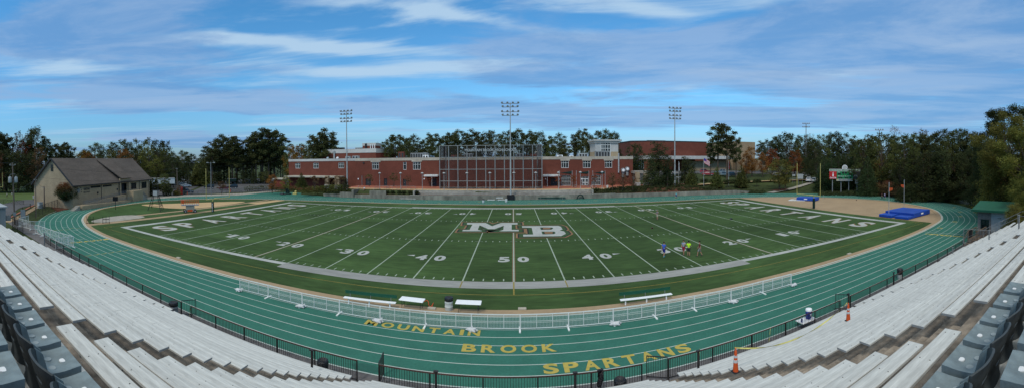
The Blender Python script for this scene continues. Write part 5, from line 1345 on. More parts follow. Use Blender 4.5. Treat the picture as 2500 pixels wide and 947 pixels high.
def tree_proto(name, kind, mat, seed, n=5200, size=.36, bark='bark'):
    rg = random.Random(seed); cl, lb = [], []
    if kind == 'pine':
        lean = rg.uniform(-.5,.5); lb.append(((0,0,-1.5),(lean*.5,0,9),.30,.22)); lb.append(((lean*.5,0,9),(lean,0,19),.22,.06))
        for i in range(21):
            z = 8.5+11*(i/20)**.9; rad = 3.4*math.sin(math.pi*min(1,(z-6.5)/15.5))**.7; a = i*2.4+rg.uniform(-.4,.4); rr = rad*rg.uniform(.35,1.)
            c = (lean*z/19+rr*math.cos(a), rr*math.sin(a), z+rg.uniform(-.3,.6)); s = rg.uniform(1.0,1.7)*(1 if z < 16 else .85)
            cl.append((*c, s*1.1, s*1.1, s*.75)); lb.append(((lean*z/19,0,z-1.2), c, .08, .02))
    elif kind == 'tallpine':
        lb.append(((0,0,-1.5),(0,0,19.2),.26,.06))
        for i in range(15):
            z = 12.5+7.5*(i/14); rad = 2.9*math.sin(math.pi*min(1,(z-11)/10.5))**.6; a = i*2.4+rg.uniform(-.5,.5); rr = rad*rg.uniform(.3,1.)
            c = (rr*math.cos(a), rr*math.sin(a), z); s = rg.uniform(.9,1.5); cl.append((*c, s, s, s*.7)); lb.append(((0,0,z-.8), c, .06, .02))
        for i in range(4):
            z = rg.uniform(6,12); a = rg.uniform(0,6.3); c = (1.9*math.cos(a),1.9*math.sin(a),z); cl.append((*c,.7,.7,.45)); lb.append(((0,0,z-.5),c,.04,.02))
    elif kind == 'broad':
        lb.append(((0,0,-1),(0,0,6),.34,.26))
        for i in range(26):
            u = i/25; z = 4.5+15*u; rad = 5.6*math.sin(math.pi*(.12+.80*u))**.8; a = i*2.4+rg.uniform(-.4,.4); rr = rad*rg.uniform(.35,.95); s = rg.uniform(1.5,2.4)*(1.05-.45*u)
            c = (rr*math.cos(a), rr*math.sin(a), z); cl.append((*c, s, s, s*.85)); lb.append(((0,0,min(z-2,3+z*.45)), c, .12, .03))
    elif kind == 'bushy':                                # foliage down to the ground
        lb.append(((0,0,-.5),(0,0,14),.3,.1))
        for i in range(30):
            u = i/29; z = 1.2+17.5*u; rad = 5.2*(1-u*.62)*(.8+.2*math.sin(u*9)); a = i*2.4; rr = rad*rg.uniform(.3,.95); s = rg.uniform(1.6,2.4)*(1.1-.45*u)
            cl.append((rr*math.cos(a), rr*math.sin(a), z, s, s, s*.9)); lb.append(((0,0,z*.8), cl[-1][:3], .07, .02))
    elif kind == 'round':
        lb.append(((0,0,-.5),(0,0,5.5),.42,.34))
        for i in range(34):
            u = (i+.5)/34; ph = math.acos(1-2*u); a = i*2.4; rr = 5.0
            c = (rr*math.sin(ph)*math.cos(a)*rg.uniform(.7,1), rr*math.sin(ph)*math.sin(a)*rg.uniform(.7,1), 12.2+6.4*math.cos(ph)*rg.uniform(.85,1)); cl.append((*c, 2.3, 2.3, 2.1))
            if i % 3 == 0: lb.append(((0,0,5.2), c, .16, .03))
        cl.append((0,0,12,4,4,5))
    elif kind == 'cone':
        lb.append(((0,0,-.5),(0,0,18),.25,.05))
        for i in range(46):
            u = i/45; z = .8+18.6*u; rad = 5.2*(1-u)**.75*rg.uniform(.82,1.02); s = (1.5*(1-u)+.45)
            for k in range(1 if u > .7 else 2): a = i*2.4+k*3.1+rg.uniform(-.3,.3); cl.append((rad*.72*math.cos(a), rad*.72*math.sin(a), z, s, s, s*.95))
        cl.append((0,0,6,3,3,5))
    elif kind == 'vase':
        for k in range(5): a = k*1.26; lb.append(((0.2*math.cos(a),.2*math.sin(a),-.5),(2.6*math.cos(a),2.6*math.sin(a),12),.22,.07))
        for i in range(22):
            u = i/21; a = i*2.4; z = 10+9*math.sin(math.pi*.5*rg.random()); rr = rg.uniform(1.5,7.2); c = (rr*math.cos(a), rr*math.sin(a), z-rr*.35); cl.append((*c, 1.9,1.9,1.4)); lb.append(((1.6*math.cos(a),1.6*math.sin(a),8), c, .08,.02))
    t = thing(name, '', 'tree'); link('crown', leafmesh('crown', cl, n, size, mat, seed), t); link('trunk', trunkmesh(lb, bark), t)
    return Proto(t)
TP_ = {}
def TV(name, kind, mat, n_var=3, **kw): TP_[(kind, mat, kw.get('key',''))] = [tree_proto(name, kind, mat, 11+7*i+len(TP_)*31, **{k: v for k, v in kw.items() if k != 'key'}) for i in range(n_var)]
TV('pine_tree','pine','leaf_pine',4); TV('pine_tree','tallpine','leaf_pine',4,n=3600,size=.30); TV('tree','broad','leaf_dark',3); TV('tree','bushy','leaf_dark',3); TV('tree','broad','leaf_broad',3)
TV('tree','broad','leaf_olive',2); TV('tree','broad','leaf_orange',2); TV('tree','broad','leaf_red',2); TV('tree','broad','leaf_yellow',2); TV('tree','broad','leaf_brown',2,n=3200)
TV('conifer_tree','cone','leaf_conifer',2,n=9000,size=.34); TV('tree','vase','leaf_brown',2,n=2600,size=.5); TV('tree','vase','leaf_red',1,n=2200,size=.5); TV('tree','cone','leaf_broad',2,n=4200,size=.6)
TV('tree','broad','leaf_yellow',1,n=1500,size=.3,key='thin')
rt = random.Random(5)
def plant(px, pyt, r, kind, mat, label, group, wid=1., key='', pyb=None, cat=None):
    x, y, zt = gd(px, pyt, r); zb = H(x, y) if pyb is None else gd(px, pyb, r)[2]
    if (kind, mat, key) not in TP_: TV('tree', kind, mat, 1)
    s = max(.05, (zt-zb)/NOM); pr = rt.choice(TP_[(kind, mat, key)])
    o = pr.put((x, y, zb), rt.uniform(0, 6.28), label, (s*wid, s*wid, s), group)
    if cat: o['category'] = cat
    return o
def prof(pr, px):
    if px <= pr[0][0]: return pr[0][1]
    for a, b in zip(pr, pr[1:]):
        if a[0] <= px <= b[0]: return a[1]+(b[1]-a[1])*(px-a[0])/(b[0]-a[0])
    return pr[-1][1]
def wood(px0, px1, step, r0, r1, pr, kinds, label, group, jit=6, dy=0, wid=1.05):
    px = px0
    while px < px1:
        p = px+rt.uniform(-.35,.35)*step; k, m_, kw = rt.choice(kinds); plant(p, prof(pr, p)+dy+rt.uniform(-.25*jit, jit), rt.uniform(r0, r1), k, m_, label, group, wid*rt.uniform(.85,1.15)*kw); px += step
PR1 = [(-60,330),(0,332),(12,328),(25,340),(38,322),(55,345),(83,317),(104,335),(112,352),(140,352),(160,347),(176,355),(195,364),(220,352),(248,344),(290,340),(322,331),(350,338),(380,336),(408,345),(425,362)]
DK = [('pine','leaf_pine',1.05),('broad','leaf_dark',1.),('bushy','leaf_dark',1.),('pine','leaf_pine',1.2)]
wood(-70,235,22,160,185,PR1,DK+[('broad','leaf_brown',.9)],'tall dark tree in the wood behind the practice field','wood behind the practice field')
wood(-60,110,26,150,158,PR1,[('bushy','leaf_dark',1.3),('broad','leaf_brown',1.)],'lower dark tree at the edge of the practice field','edge of the wood at the practice field',dy=32,jit=14)
for p, ty, k, m_, w_, lab in ((83,316,'tallpine','leaf_pine',1.2,'tallest pine standing free above the wood, left of the gabled building'),(112,340,'tallpine','leaf_pine',.9,'thinner pine just right of the tallest one over the left wood'),
        (44,321,'broad','leaf_brown',.7,'thin brown-leaved tree rising over the left wood'),(8,328,'pine','leaf_pine',1.,'pine at the far left picture edge'),(63,345,'broad','leaf_red',.9,'rust-red tree low in the left wood')):
    plant(p, ty, 168, k, m_, lab, None, w_)
wood(200,430,23,175,200,PR1,DK+[('broad','leaf_broad',1.1),('broad','leaf_broad',1.)],'tree in the wood behind the gabled stone building','wood behind the gabled building',dy=1)
wood(215,440,30,160,172,PR1,[('broad','leaf_olive',1.),('broad','leaf_dark',1.1),('bushy','leaf_dark',1.1),('broad','leaf_broad',1.1)],'lower tree close behind the roof of the gabled building','trees close behind the gabled building',dy=20,jit=10)
for p, ty, m_, lab in ((206,368,'leaf_yellow','yellowing tree behind the left roof slope of the gabled building'),(300,366,'leaf_orange','orange-tinged tree behind the ridge of the gabled building'),(215,372,'leaf_orange','small orange tree just above the gabled roof')):
    plant(p, ty, 158, 'broad', m_, lab, None, 1.1)
PR2 = [(380,368),(430,369),(450,366),(480,372),(505,374),(520,380)]
wood(390,540,17,300,340,PR2,[('broad','leaf_broad',1.5),('broad','leaf_dark',1.5)],'far hazy green tree in the gap beyond the parking lot','far trees beyond the parking lot',dy=3,jit=5)
wood(380,505,16,185,200,[(380,362),(430,385),(500,392)],[('bushy','leaf_dark',1.25),('broad','leaf_broad',1.2)],'dark tree lining the far side of the parking lot','trees along the far side of the parking lot',jit=16)
plant(488,384,175,'cone','leaf_broad','soft green cone-shaped tree left of the big pines',None,1.9)
PR3 = [(495,372),(505,356),(520,341),(552,331),(575,336),(590,345),(605,325),(622,333),(645,316),(660,322),(672,316),(690,330),(697,350)]
wood(505,700,15,186,198,PR3,[('pine','leaf_pine',1.35),('pine','leaf_pine',1.15)],'big dark pine in the clump left of the school','pine clump left of the school',jit=7)
wood(500,695,17,190,204,PR3,[('bushy','leaf_dark',1.25),('pine','leaf_pine',1.3)],'dark tree inside the pine clump left of the school','inner trees of the pine clump',dy=26,jit=20)
wood(505,690,19,183,187,[(500,405),(600,415),(690,425)],[('bushy','leaf_dark',1.6)],'low dark tree at the foot of the pine clump','understorey of the pine clump',jit=14)
plant(648,418,180,'broad','leaf_broad','rounded green bush at the back edge of the parking lot',None,1.9)
for p, ty, m_, lab in ((714,356,'leaf_yellow','yellow tree left of the school roof'),(733,354,'leaf_yellow','taller yellow tree behind the left end of the school'),(748,368,'leaf_orange','orange tree behind the left end of the school'),(738,352,'leaf_broad','green tree among the yellow ones behind the school'),(706,370,'leaf_broad','green tree between the pines and the yellow trees')):
    plant(p, ty, 165, 'broad', m_, lab, None, 1.)
for p, ty, w_ in ((766,334,1.2),(780,328,1.2),(796,319,1.15),(808,337,1.2),(786,345,1.3)): plant(p, ty, 158+rt.uniform(-4,4), 'pine', 'leaf_pine', 'dark pine in the group left of the first floodlight mast', 'pine group left of the mast', w_)
PR4 = [(915,358),(930,350),(945,346),(965,328),(985,335),(997,348),(1012,332),(1030,345),(1047,329),(1066,332),(1082,340),(1094,323),(1105,335),(1122,320),(1140,328),(1160,320),(1178,332),(1200,321),(1222,326),(1245,322),(1265,318),(1285,325),(1300,322),(1318,326),(1330,345),(1348,336),(1362,328),(1378,345),(1400,330),(1425,317),(1440,335),(1458,322),(1478,320),(1490,330),(1503,326),(1512,345)]
for p in (930,948,966,986,999,1013,1031,1048,1065,1081,1095,1108,1123,1141,1160,1176,1188,1201,1222,1244,1264,1284,1301,1318,1332,1347,1363,1380,1399,1411,1426,1441,1458,1477,1490,1503):
    plant(p+rt.uniform(-3,3), prof(PR4, p), rt.uniform(145,160), rt.choice(('tallpine','pine','tallpine')), 'leaf_pine', 'tall pine in the row behind the school roof', 'pine row behind the school', rt.uniform(.9,1.15))
wood(925,1520,21,160,172,[(925,362),(1520,352)],[('broad','leaf_dark',1.),('bushy','leaf_dark',1.),('broad','leaf_broad',.9)],'lower dark tree behind the school roof','lower trees behind the school',jit=16)
plant(1300,377,125,'broad','leaf_red','rust-red tree behind the right end of the netting',None,1.9); plant(1120,377,125,'broad','leaf_brown','brown tree behind the left end of the netting',None,1.5)
wood(1545,1560,12,170,175,[(1500,352),(1560,352)],[('broad','leaf_dark',1.)],'tree between the glass tower and the gymnasium','trees beyond the glass tower',jit=5)
# hillside right of the school
for p, ty, r, k, m_, w_, lab in ((1608,342,118,'bushy','leaf_dark',1.5,'big dark magnolia in front of the gymnasium'),(1590,372,114,'bushy','leaf_dark',1.3,'dark round tree at the foot of the magnolia, left side'),(1630,375,114,'bushy','leaf_dark',1.3,'dark round tree at the foot of the magnolia, right side'),
        (1672,380,124,'bushy','leaf_dark',1.4,'dark tree right of the floodlight mast, left of the flags'),(1690,392,126,'bushy','leaf_dark',1.2,'small dark tree beside the magnolia'),
        (1752,301,146,'pine','leaf_pine',1.15,'left one of the two tall pines beyond the flagpoles'),(1775,309,143,'pine','leaf_pine',1.1,'right one of the two tall pines beyond the flagpoles'),(1735,350,148,'pine','leaf_pine',.9,'smaller pine beside the two tall ones'),(1797,336,146,'pine','leaf_pine',.9,'short pine right of the two tall ones'),
        (1836,359,150,'broad','leaf_orange',1.25,'large orange-brown tree right of the tall pines'),(1822,374,146,'broad','leaf_orange',1.2,'orange-brown tree in front of the tan annex'),(1862,372,150,'broad','leaf_orange',1.,'orange tree between the two reddest ones'),
        (1886,364,160,'broad','leaf_red',1.4,'red-orange tree left of the left goalpost upright'),(1940,368,152,'broad','leaf_red',1.5,'red-orange tree behind the goalpost'),(1955,385,150,'broad','leaf_orange',1.2,'orange-green tree behind the goalpost'),
        (1903,388,126,'broad','leaf_olive',1.7,'bright green tree with forked trunk on the lawn'),(1918,392,128,'broad','leaf_broad',1.2,'small green tree behind the one with the forked trunk'),
        (1970,350,160,'broad','leaf_dark',1.3,'dark tree right of the red-orange ones'),(1990,345,158,'broad','leaf_dark',1.3,'dark tree above the white pick-up')):
    plant(p, ty, r, k, m_, lab, None, w_)
for p, ty, py_b, r in ((1627,404,459,118),(1688,408,460,120),(1750,407,456,126),(1810,404,452,130)): plant(p, ty, r, 'cone', 'leaf_broad', 'young cone-shaped tree in the ivy bed above the wall, %s from the left' % ORD[(1627,1688,1750,1810).index(p)], 'young trees in the ivy bed', 1.5)
PR5 = [(1850,352),(1865,345),(1885,334),(1905,332),(1925,320),(1941,313),(1955,325),(1970,332),(1990,338),(2003,322),(2020,320),(2040,322),(2058,318),(2072,328),(2095,340),(2112,332),(2128,321),(2142,325),(2160,318),(2180,325),(2200,332),(2222,326),(2255,324),(2280,326),(2300,318),(2318,316),(2338,308),(2356,314),(2372,324),(2392,326),(2420,340)]
DR = [('pine','leaf_pine',1.2),('broad','leaf_dark',1.15),('bushy','leaf_dark',1.1),('broad','leaf_broad',1.1),('broad','leaf_dark',1.2)]
wood(1855,2110,15,165,195,PR5,DR,'tall dark tree in the wood behind the scoreboard','wood behind the scoreboard',jit=8)
wood(1965,2115,16,138,150,[(1960,375),(2110,372)],[('bushy','leaf_dark',1.3),('broad','leaf_dark',1.3)],'dark tree close behind the scoreboard conifers','trees close behind the scoreboard',jit=20)
wood(2100,2420,13,112,140,PR5,DR,'tall tree in the wood round the right bend','wood round the right bend',jit=9)
wood(2195,2420,15,98,108,[(2195,395),(2260,355),(2420,350)],DR[:4]+[('bushy','leaf_dark',1.4)],'dark leafy tree at the edge of the wood on the right bend','edge of the wood on the right bend',jit=26)
wood(2195,2430,17,95,100,[(2195,452),(2300,440),(2430,440)],[('bushy','leaf_dark',2.4),('bushy','leaf_dark',2.)],'low dark bush under the trees of the right bend','undergrowth of the right bend',jit=14)
for p, ty, r, m_, w_, key, lab in ((2183,305,150,'leaf_yellow',.8,'thin','bare-looking pale yellow tree above the wood'),(2255,316,140,'leaf_brown',1.,'','brown thin tree above the right wood'),(2115,338,150,'leaf_orange',1.,'','faded orange tree right of the scoreboard'),(2148,388,128,'leaf_orange',1.2,'','small orange tree above the hedge, nearer the scoreboard'),(2192,390,128,'leaf_orange',1.2,'','small orange tree above the hedge, farther right'),(1980,325,185,'leaf_yellow',.8,'thin','pale bare tree beside the distant mast'),(2260,372,120,'leaf_yellow',.7,'','yellow-leaved tree deep in the right wood')):
    plant(p, ty, r, 'broad', m_, lab, None, w_, key)
# conifers round the scoreboard
for i, (p, ty, r) in enumerate(((2012,378,124),(2030,374,127),(2048,372,128),(2066,368,128),(2085,364,128))): plant(p, ty, r, 'cone', 'leaf_conifer', 'tall dark conifer in the screen behind the scoreboard', 'conifers behind the scoreboard', 1.35)
plant(2119,381,112,'cone','leaf_conifer','broad dark conifer covering the right end of the scoreboard',None,1.35)
# big near trees on the right
NT_ = {}
for key, kind, mat, n, size in (('a','broad','leaf_olive',36000,.19),('b','bushy','leaf_olive',34000,.17),('c','pine','leaf_dark',22000,.2),('d','bushy','leaf_dark',26000,.2)): NT_[key] = tree_proto('tree', kind, mat, 77+ord(key), n=n, size=size)
def near(key, px, pyt, r, lab, w_=1., zb=None):
    x, y, zt = gd(px, pyt, r); zb = H(x, y) if zb is None else zb; s = (zt-zb)/NOM; NT_[key].put((x,y,zb), rt.uniform(0,6), lab, (s*w_, s*w_, s))
near('c',2428,268,82,'tall dark tree with loose crown left of the big green one',1.); near('a',2462,275,66,'large yellow-green tree above the small block building',1.15); near('c',2499,262,74,'dark treetop at the upper right picture edge',1.)
near('b',2432,330,68,'olive-green leafy tree left of the big green one',1.2); near('a',2510,300,60,'large olive tree at the right picture edge',1.2); near('d',2478,370,66,'dark leafy undergrowth tree behind the block building',1.5)
near('d',2415,400,74,'dark leafy tree over the bend, left of the block building',1.4); near('b',2500,430,50,'leafy shrub spilling over the fence at the right edge',1.6,1.5); near('b',2475,492,44,'shrub with small leaves right of the block building',1.6,1.2)
near('d',2545,300,52,'dark tree just outside the right of the stand',1.2)
near('d',2395,345,88,'dark tree between the wood and the big near trees',1.2)
# maple by the field house
MT = tree_proto('maple_tree','round','leaf_red',401,n=14000,size=.40)
x, y = g(165,508); zt = gd(165,444,math.hypot(x, y+CD))[2]; s = zt/NOM
mo = MT.put((x,y,0), .4, 'round maple turning from green to rust red in front of the gabled building', (s*1.6,s*1.6,s*1.02))
m = M['leaf_red'].copy(); M['maple'] = m
t_ = m.node_tree; N_, L_n = t_.nodes, t_.links; b_ = next(n for n in N_ if n.type == 'BSDF_PRINCIPLED'); src = b_.inputs['Base Color'].links[0].from_socket
tc_ = next(n for n in N_ if n.type == 'TEX_COORD'); sz = N_.new('ShaderNodeSeparateXYZ'); L_n.new(tc_.outputs['Object'], sz.inputs[0])
ns = N_.new('ShaderNodeTexNoise'); ns.inputs['Scale'].default_value = .5; L_n.new(tc_.outputs['Object'], ns.inputs['Vector'])
ad = N_.new('ShaderNodeMath'); ad.operation = 'MULTIPLY_ADD'; ad.inputs[1].default_value = 9.; L_n.new(ns.outputs['Fac'], ad.inputs[0]); L_n.new(sz.outputs[2], ad.inputs[2])
mr = N_.new('ShaderNodeMapRange'); mr.inputs[1].default_value = 16; mr.inputs[2].default_value = 24; L_n.new(ad.outputs[0], mr.inputs[0])
mx = N_.new('ShaderNodeMix'); mx.data_type = 'RGBA'; L_n.new(mr.outputs[0], mx.inputs[0]); mx.inputs[6].default_value = (.034,.058,.020,1); L_n.new(src, mx.inputs[7]); L_n.new(mx.outputs[2], b_.inputs['Base Color'])
for n_ in N_:
    if n_.type == 'BSDF_TRANSLUCENT': L_n.new(mx.outputs[2], n_.inputs[0])
for ch in C.objects:
    if ch.parent == mo and ch.name.startswith('crown'): ch.data.materials[0] = m
# small trees and hedges on the plaza and the lots
def small(px, pyt, pyb, r, kind, mat, lab, w_=1.): plant(px, pyt, r, kind, mat, lab, None, w_, pyb=pyb)
small(402,424,470,128,'broad','leaf_broad','small green tree right of the gabled building',1.7); small(541,441,474,124,'vase','leaf_brown','small brown tree between the goalpost uprights',1.0); small(437,452,474,122,'vase','leaf_brown','tiny brown tree by the utility pole at the lot',1.2)
small(378,418,440,190,'cone','leaf_red','small rust tree behind the white trailer',1.6); small(456,408,445,165,'broad','leaf_broad','slim young tree at the lot',.9)
small(664,427,470,126,'broad','leaf_orange','golden-orange tree left of the school porch',1.5); small(697,430,466,124,'broad','leaf_olive','green and gold tree by the porch roof',1.4); small(736,422,458,116,'cone','leaf_broad','cone-shaped green tree in front of the left wing',1.9)
for i, p in enumerate((768,797,820,838)): small(p, 428+i%2*3, 462, 112, 'vase', 'leaf_brown', 'brown-leaved crape myrtle before the left wing, %s from the left' % ORD[i], .9)
for i, p in enumerate((901,961,996)): small(p, (424,420,428)[i], 455, 110, 'vase', 'leaf_brown', 'thin brown tree against the brick wall, %s from the left' % ORD[i], .95)
small(1050,432,455,112,'vase','leaf_red','small reddish tree by the left canopy',.7)
for i, p in enumerate((1362,1400,1450)): small(p, 426, 457, 108, 'vase', 'leaf_red', 'thin red-leaved tree on the plaza, %s from the left' % ORD[i], .8)
for i, p in enumerate((1495,1520,1545)): small(p, 422+i*2, 461, 106, 'broad', 'leaf_brown', 'olive-brown tree right of the plaza doors, %s from the left' % ORD[i], 1.5)
small(845,436,462,112,'bushy','leaf_dark','dark clipped shrub left of the recessed corner',1.2)
# shrubs
def shrub_mesh(name, rx, ry, rz, n, size, mat, seed): return leafmesh(name, [(0,0,rz*.9,rx,ry,rz)], n, size, mat, seed, shell=.35)
SHM = {k: shrub_mesh('shrub', 1,1,1,900,.20,m_,i+60) for i, (k, m_) in enumerate((('dark','leaf_dark'),('green','leaf_broad'),('olive','leaf_olive'),('brown','leaf_brown')))}
def shrub(x, y, z, s, lab, kind='dark', group=None, sz=None, name='shrub'):
    o = link(name, SHM[kind], None, (x,y,z), rt.uniform(0,6)); o.scale = (s, s, sz or s); tag(o, lab, 'shrub', group); return o
for i, px in enumerate((930.5,945,958.5,975,986,1001,1018)): x, z = gy(px,471,68.6); shrub(x, 68.6, 1.1, .75, 'round clipped shrub on the wall terrace, %s from the left' % ORD[i], 'dark', 'clipped shrubs on the terrace', .6)
x, y = g(373,476); shrub(x, y, 0, 2.6, 'tall dark clipped shrub at the right end of the gabled building', 'dark', sz=2.9)
x, y = g(408,478); shrub(x, y, 0, 2.1, 'large dark rounded shrub by the parking lot entrance', 'dark', sz=2.1)
x, y = g(432,477); shrub(x, y, 0, 1.5, 'olive shrub at the foot of the utility pole', 'olive', sz=.9)
for px in (349,361): x, y = g(px,479.5); shrub(x, y, 0, .6, 'small clipped shrub under the right windows of the gabled building', 'dark', 'small shrubs at the gabled building', .6)
def hedge(pts, h, wd, mat, lab, n=2600, size=.24, z=None, leg=False):
    cl = []
    for a, b in zip(pts, pts[1:]):
        k = max(1, int(math.hypot(b[0]-a[0], b[1]-a[1])/(wd*.8)))
        for i in range(k+1): u = i/k; x, y = a[0]+(b[0]-a[0])*u, a[1]+(b[1]-a[1])*u; zz = H(x, y) if z is None else z; cl.append((x, y, zz+h*(.55 if not leg else .75), wd*.75, wd*.75, h*(.5 if not leg else .3)))
    me = leafmesh('hedge', cl, n, size, mat, len(lab), shell=.3); o = link('hedge', me); tag(o, lab, 'hedge'); return o
hedge([gy(735,460,70.5)[:1]+(71.2,), (gy(790,460,70)[0],70.3), (gy(846,465,69)[0],69.0)], 2.6, 1.5, 'leaf_broad', 'long rough green hedge above the low wall left of the mast', 5200)
hedge([g(600,468),(g(640,466)[0],g(640,466)[1]),(-72.5,79)], 1.9, 1.3, 'leaf_broad', 'green hedge of little clipped trees behind the hurdles', 2600)
for i, px in enumerate((1612,1640,1665,1695,1720,1742,1775,1794,1822,1848)):
    r = 122+i*1.2; x, y, _ = gd(px, 450, r); z = H(x, y)
    t = thing('topiary', 'small clipped square-topped tree along the hillside path, %s from the left' % ORD[i], 'shrub', (x,y,z), 0, 'clipped trees along the hillside path')
    part('trunk', MB().tube((0,0,-.2),(0,0,1.3),.09), 'bark', t); link('crown', leafmesh('crown', [(0,0,2.0,1.7,1.2,.75)], 900, .22, 'leaf_dark', i+5, shell=.3), t)
# ground cover beds
def groundcover(poly_fn, n, h, size, mat, seed, name='ground_cover'):
    rg = random.Random(seed); cl = []
    for i in range(n):
        x, y = poly_fn(rg); cl.append((x, y, H(x, y)+h*.35, .85, .7, h*.6))
    o = link(name, leafmesh(name, cl, n*34, size, mat, seed, shell=.4)); o['kind'] = 'stuff'; tag(o, 'dark low ground cover', None, None, 'stuff'); return o
def bed1(rg): u = rg.random(); x = 22+u*48; y0 = ywall(x)+1.0; return x, y0+rg.random()*(2.5+5.5*smooth((x-24)/20.))*(1 if x < 58 else max(.2,(72-x)/14))
o = groundcover(bed1, 520, .75, .26, 'leaf_dark', 3); o['label'] = 'dark creeping evergreen bed above the wall right of the plaza'
def bed2(rg): x, y, _ = gd(2000+rg.random()*120, 450, 112+rg.random()*9); return x, y
o = groundcover(bed2, 240, .8, .26, 'leaf_dark', 4); o['label'] = 'dark low shrubs at the foot of the scoreboard'
def bed3(rg): x, y, _ = gd(1780+rg.random()*85, 450, 116+rg.random()*8); return x, y
o = groundcover(bed3, 170, .7, .26, 'leaf_dark', 5); o['label'] = 'dark evergreen bed beside the lawn'
hedge([gd(2135,450,118)[:2], gd(2165,450,112)[:2], gd(2200,450,106)[:2], gd(2225,450,102)[:2]], 3.4, 2.6, 'leaf_brown', 'wide brown-green thicket right of the covering conifer', 6500, .26)
hedge([gd(2070,450,116)[:2], gd(2100,450,112)[:2]], 1.2, 1.4, 'leaf_dark', 'low dark hedge under the right end of the scoreboard', 1200)
# ------------------------------------------------------------------ cars
def car_proto(kind, paint):
    t = thing('parked_car', '', dict(sedan='car', suv='car', pickup='pick-up', jeep='car')[kind])
    prof_ = dict(sedan=([(-2.3,.35),(-2.35,.75),(-2.2,.95),(-1.5,1.0),(1.0,.98),(2.1,.85),(2.3,.65),(2.3,.35)], [(-1.55,1.0),(-1.0,1.42),(.25,1.45),(1.05,.98)]),
                 suv=([(-2.3,.42),(-2.35,1.0),(-2.25,1.1),(1.0,1.1),(2.15,1.0),(2.3,.75),(2.3,.42)], [(-2.22,1.1),(-2.0,1.78),(.1,1.8),(.95,1.1)]),
                 jeep=([(-2.2,.5),(-2.2,1.15),(.75,1.18),(2.1,1.12),(2.15,.5)], [(-2.15,1.15),(-2.1,1.85),(.35,1.85),(.7,1.17)]),
                 pickup=([(-2.75,.5),(-2.8,1.05),(-.75,1.08),(1.2,1.1),(2.55,1.02),(2.7,.8),(2.7,.5)], [(-.75,1.08),(-.65,1.75),(.55,1.78),(1.3,1.1)]))[kind]
    def loft(mb, pl, w0, w1, tuck=None):
        n = len(pl); zc_ = max(p[1] for p in pl); zm = min(p[1] for p in pl)
        wd = lambda p: w0+(w1-w0)*((p[1]-zm)/(zc_-zm))
        mb.add([(p[0],-wd(p),p[1]) for p in pl]+[(p[0],wd(p),p[1]) for p in pl], [tuple(range(n)), tuple(range(2*n-1,n-1,-1))]+[(i, n+i, n+(i+1)%n, (i+1)%n) for i in range(n)])
    b = MB(); loft(b, prof_[0], .90, .86); c = prof_[1]; loft(b, [(p[0]*1.0, p[1]) for p in c], .80, .64)
    if kind == 'pickup': b.box(-2.6,-.9,-.8,.8,1.05,1.09)
    part('body', b, 'car_'+paint, t)
    gl = MB(); zl, zh = c[0][1]+.06, c[1][1]-.08
    def cx(i, z): a, q = (c[0], c[1]) if i == 0 else (c[3], c[2]); return a[0]+(q[0]-a[0])*(z-a[1])/(q[1]-a[1])
    wf = lambda z: .80-.16*(z-c[0][1])/(c[1][1]-c[0][1])+.006
    for s_ in (-1, 1):
        xa, xb, xc, xd = cx(0,zl)+.18, cx(1,zl)-.2, cx(1,zh)-.14, cx(0,zh)+.16; xm = (xa+xb)/2
        for p, q, u, v in ((xa, xm-.05, xm-.05, xd), (xm+.05, xb, xc, xm+.05)):
            gl.add([(p, s_*wf(zl), zl), (q, s_*wf(zl), zl), (u, s_*wf(zh), zh), (v, s_*wf(zh), zh)], [(0,1,2,3)])
    for i, sg in ((0,-.012),(1,.012)): gl.add([(cx(i,zl)+sg,-.68,zl),(cx(i,zl)+sg,.68,zl),(cx(i,zh)+sg,.56,zh),(cx(i,zh)+sg,-.56,zh)], [(0,1,2,3)])
    part('windows', gl, 'glass', t)
    L2 = 1.42 if kind != 'pickup' else 1.7; wr_ = .33 if kind == 'sedan' else .39
    for sx in (-1, 1):
        for sy in (-1, 1):
            w_ = part('wheel', MB().lathe([(wr_*.9,-.12),(wr_,-.09),(wr_,.09),(wr_*.9,.12)], (sx*L2, sy*.80, wr_), 12, 'y'), 'tyre', t); part('hub', MB().lathe([(wr_*.6,-.02),(wr_*.55,.02)], (sx*L2, sy*.915, wr_), 10, 'y'), 'hub', w_)
    xf, xb = prof_[0][-2][0], prof_[0][1][0]
    for sy in (-1, 1):
        part('headlight', MB().box(xf-.12, xf+.01, sy*.62-.16, sy*.62+.16, .66, .80), 'plastic_white', t); part('taillight', MB().box(xb-.0, xb+.08, sy*.68-.1, sy*.68+.1, .80, .98), 'taillight', t)
    return Proto(t)
CARP = {}
def car(px, py, ang, kind, paint, lab, z=None, r=None, s=1.):
    if (kind, paint) not in CARP: CARP[(kind, paint)] = car_proto(kind, paint)
    if r is None: x, y = g(px, py, 0); zz = 0.02
    else: x, y, _ = gd(px, py, r); zz = H(x, y)+.02 if z is None else z
    CARP[(kind, paint)].put((x, y, zz), math.atan2(-1, 0)*0 + (-(px-X0)/F) + R(ang), lab, (s,)*3)
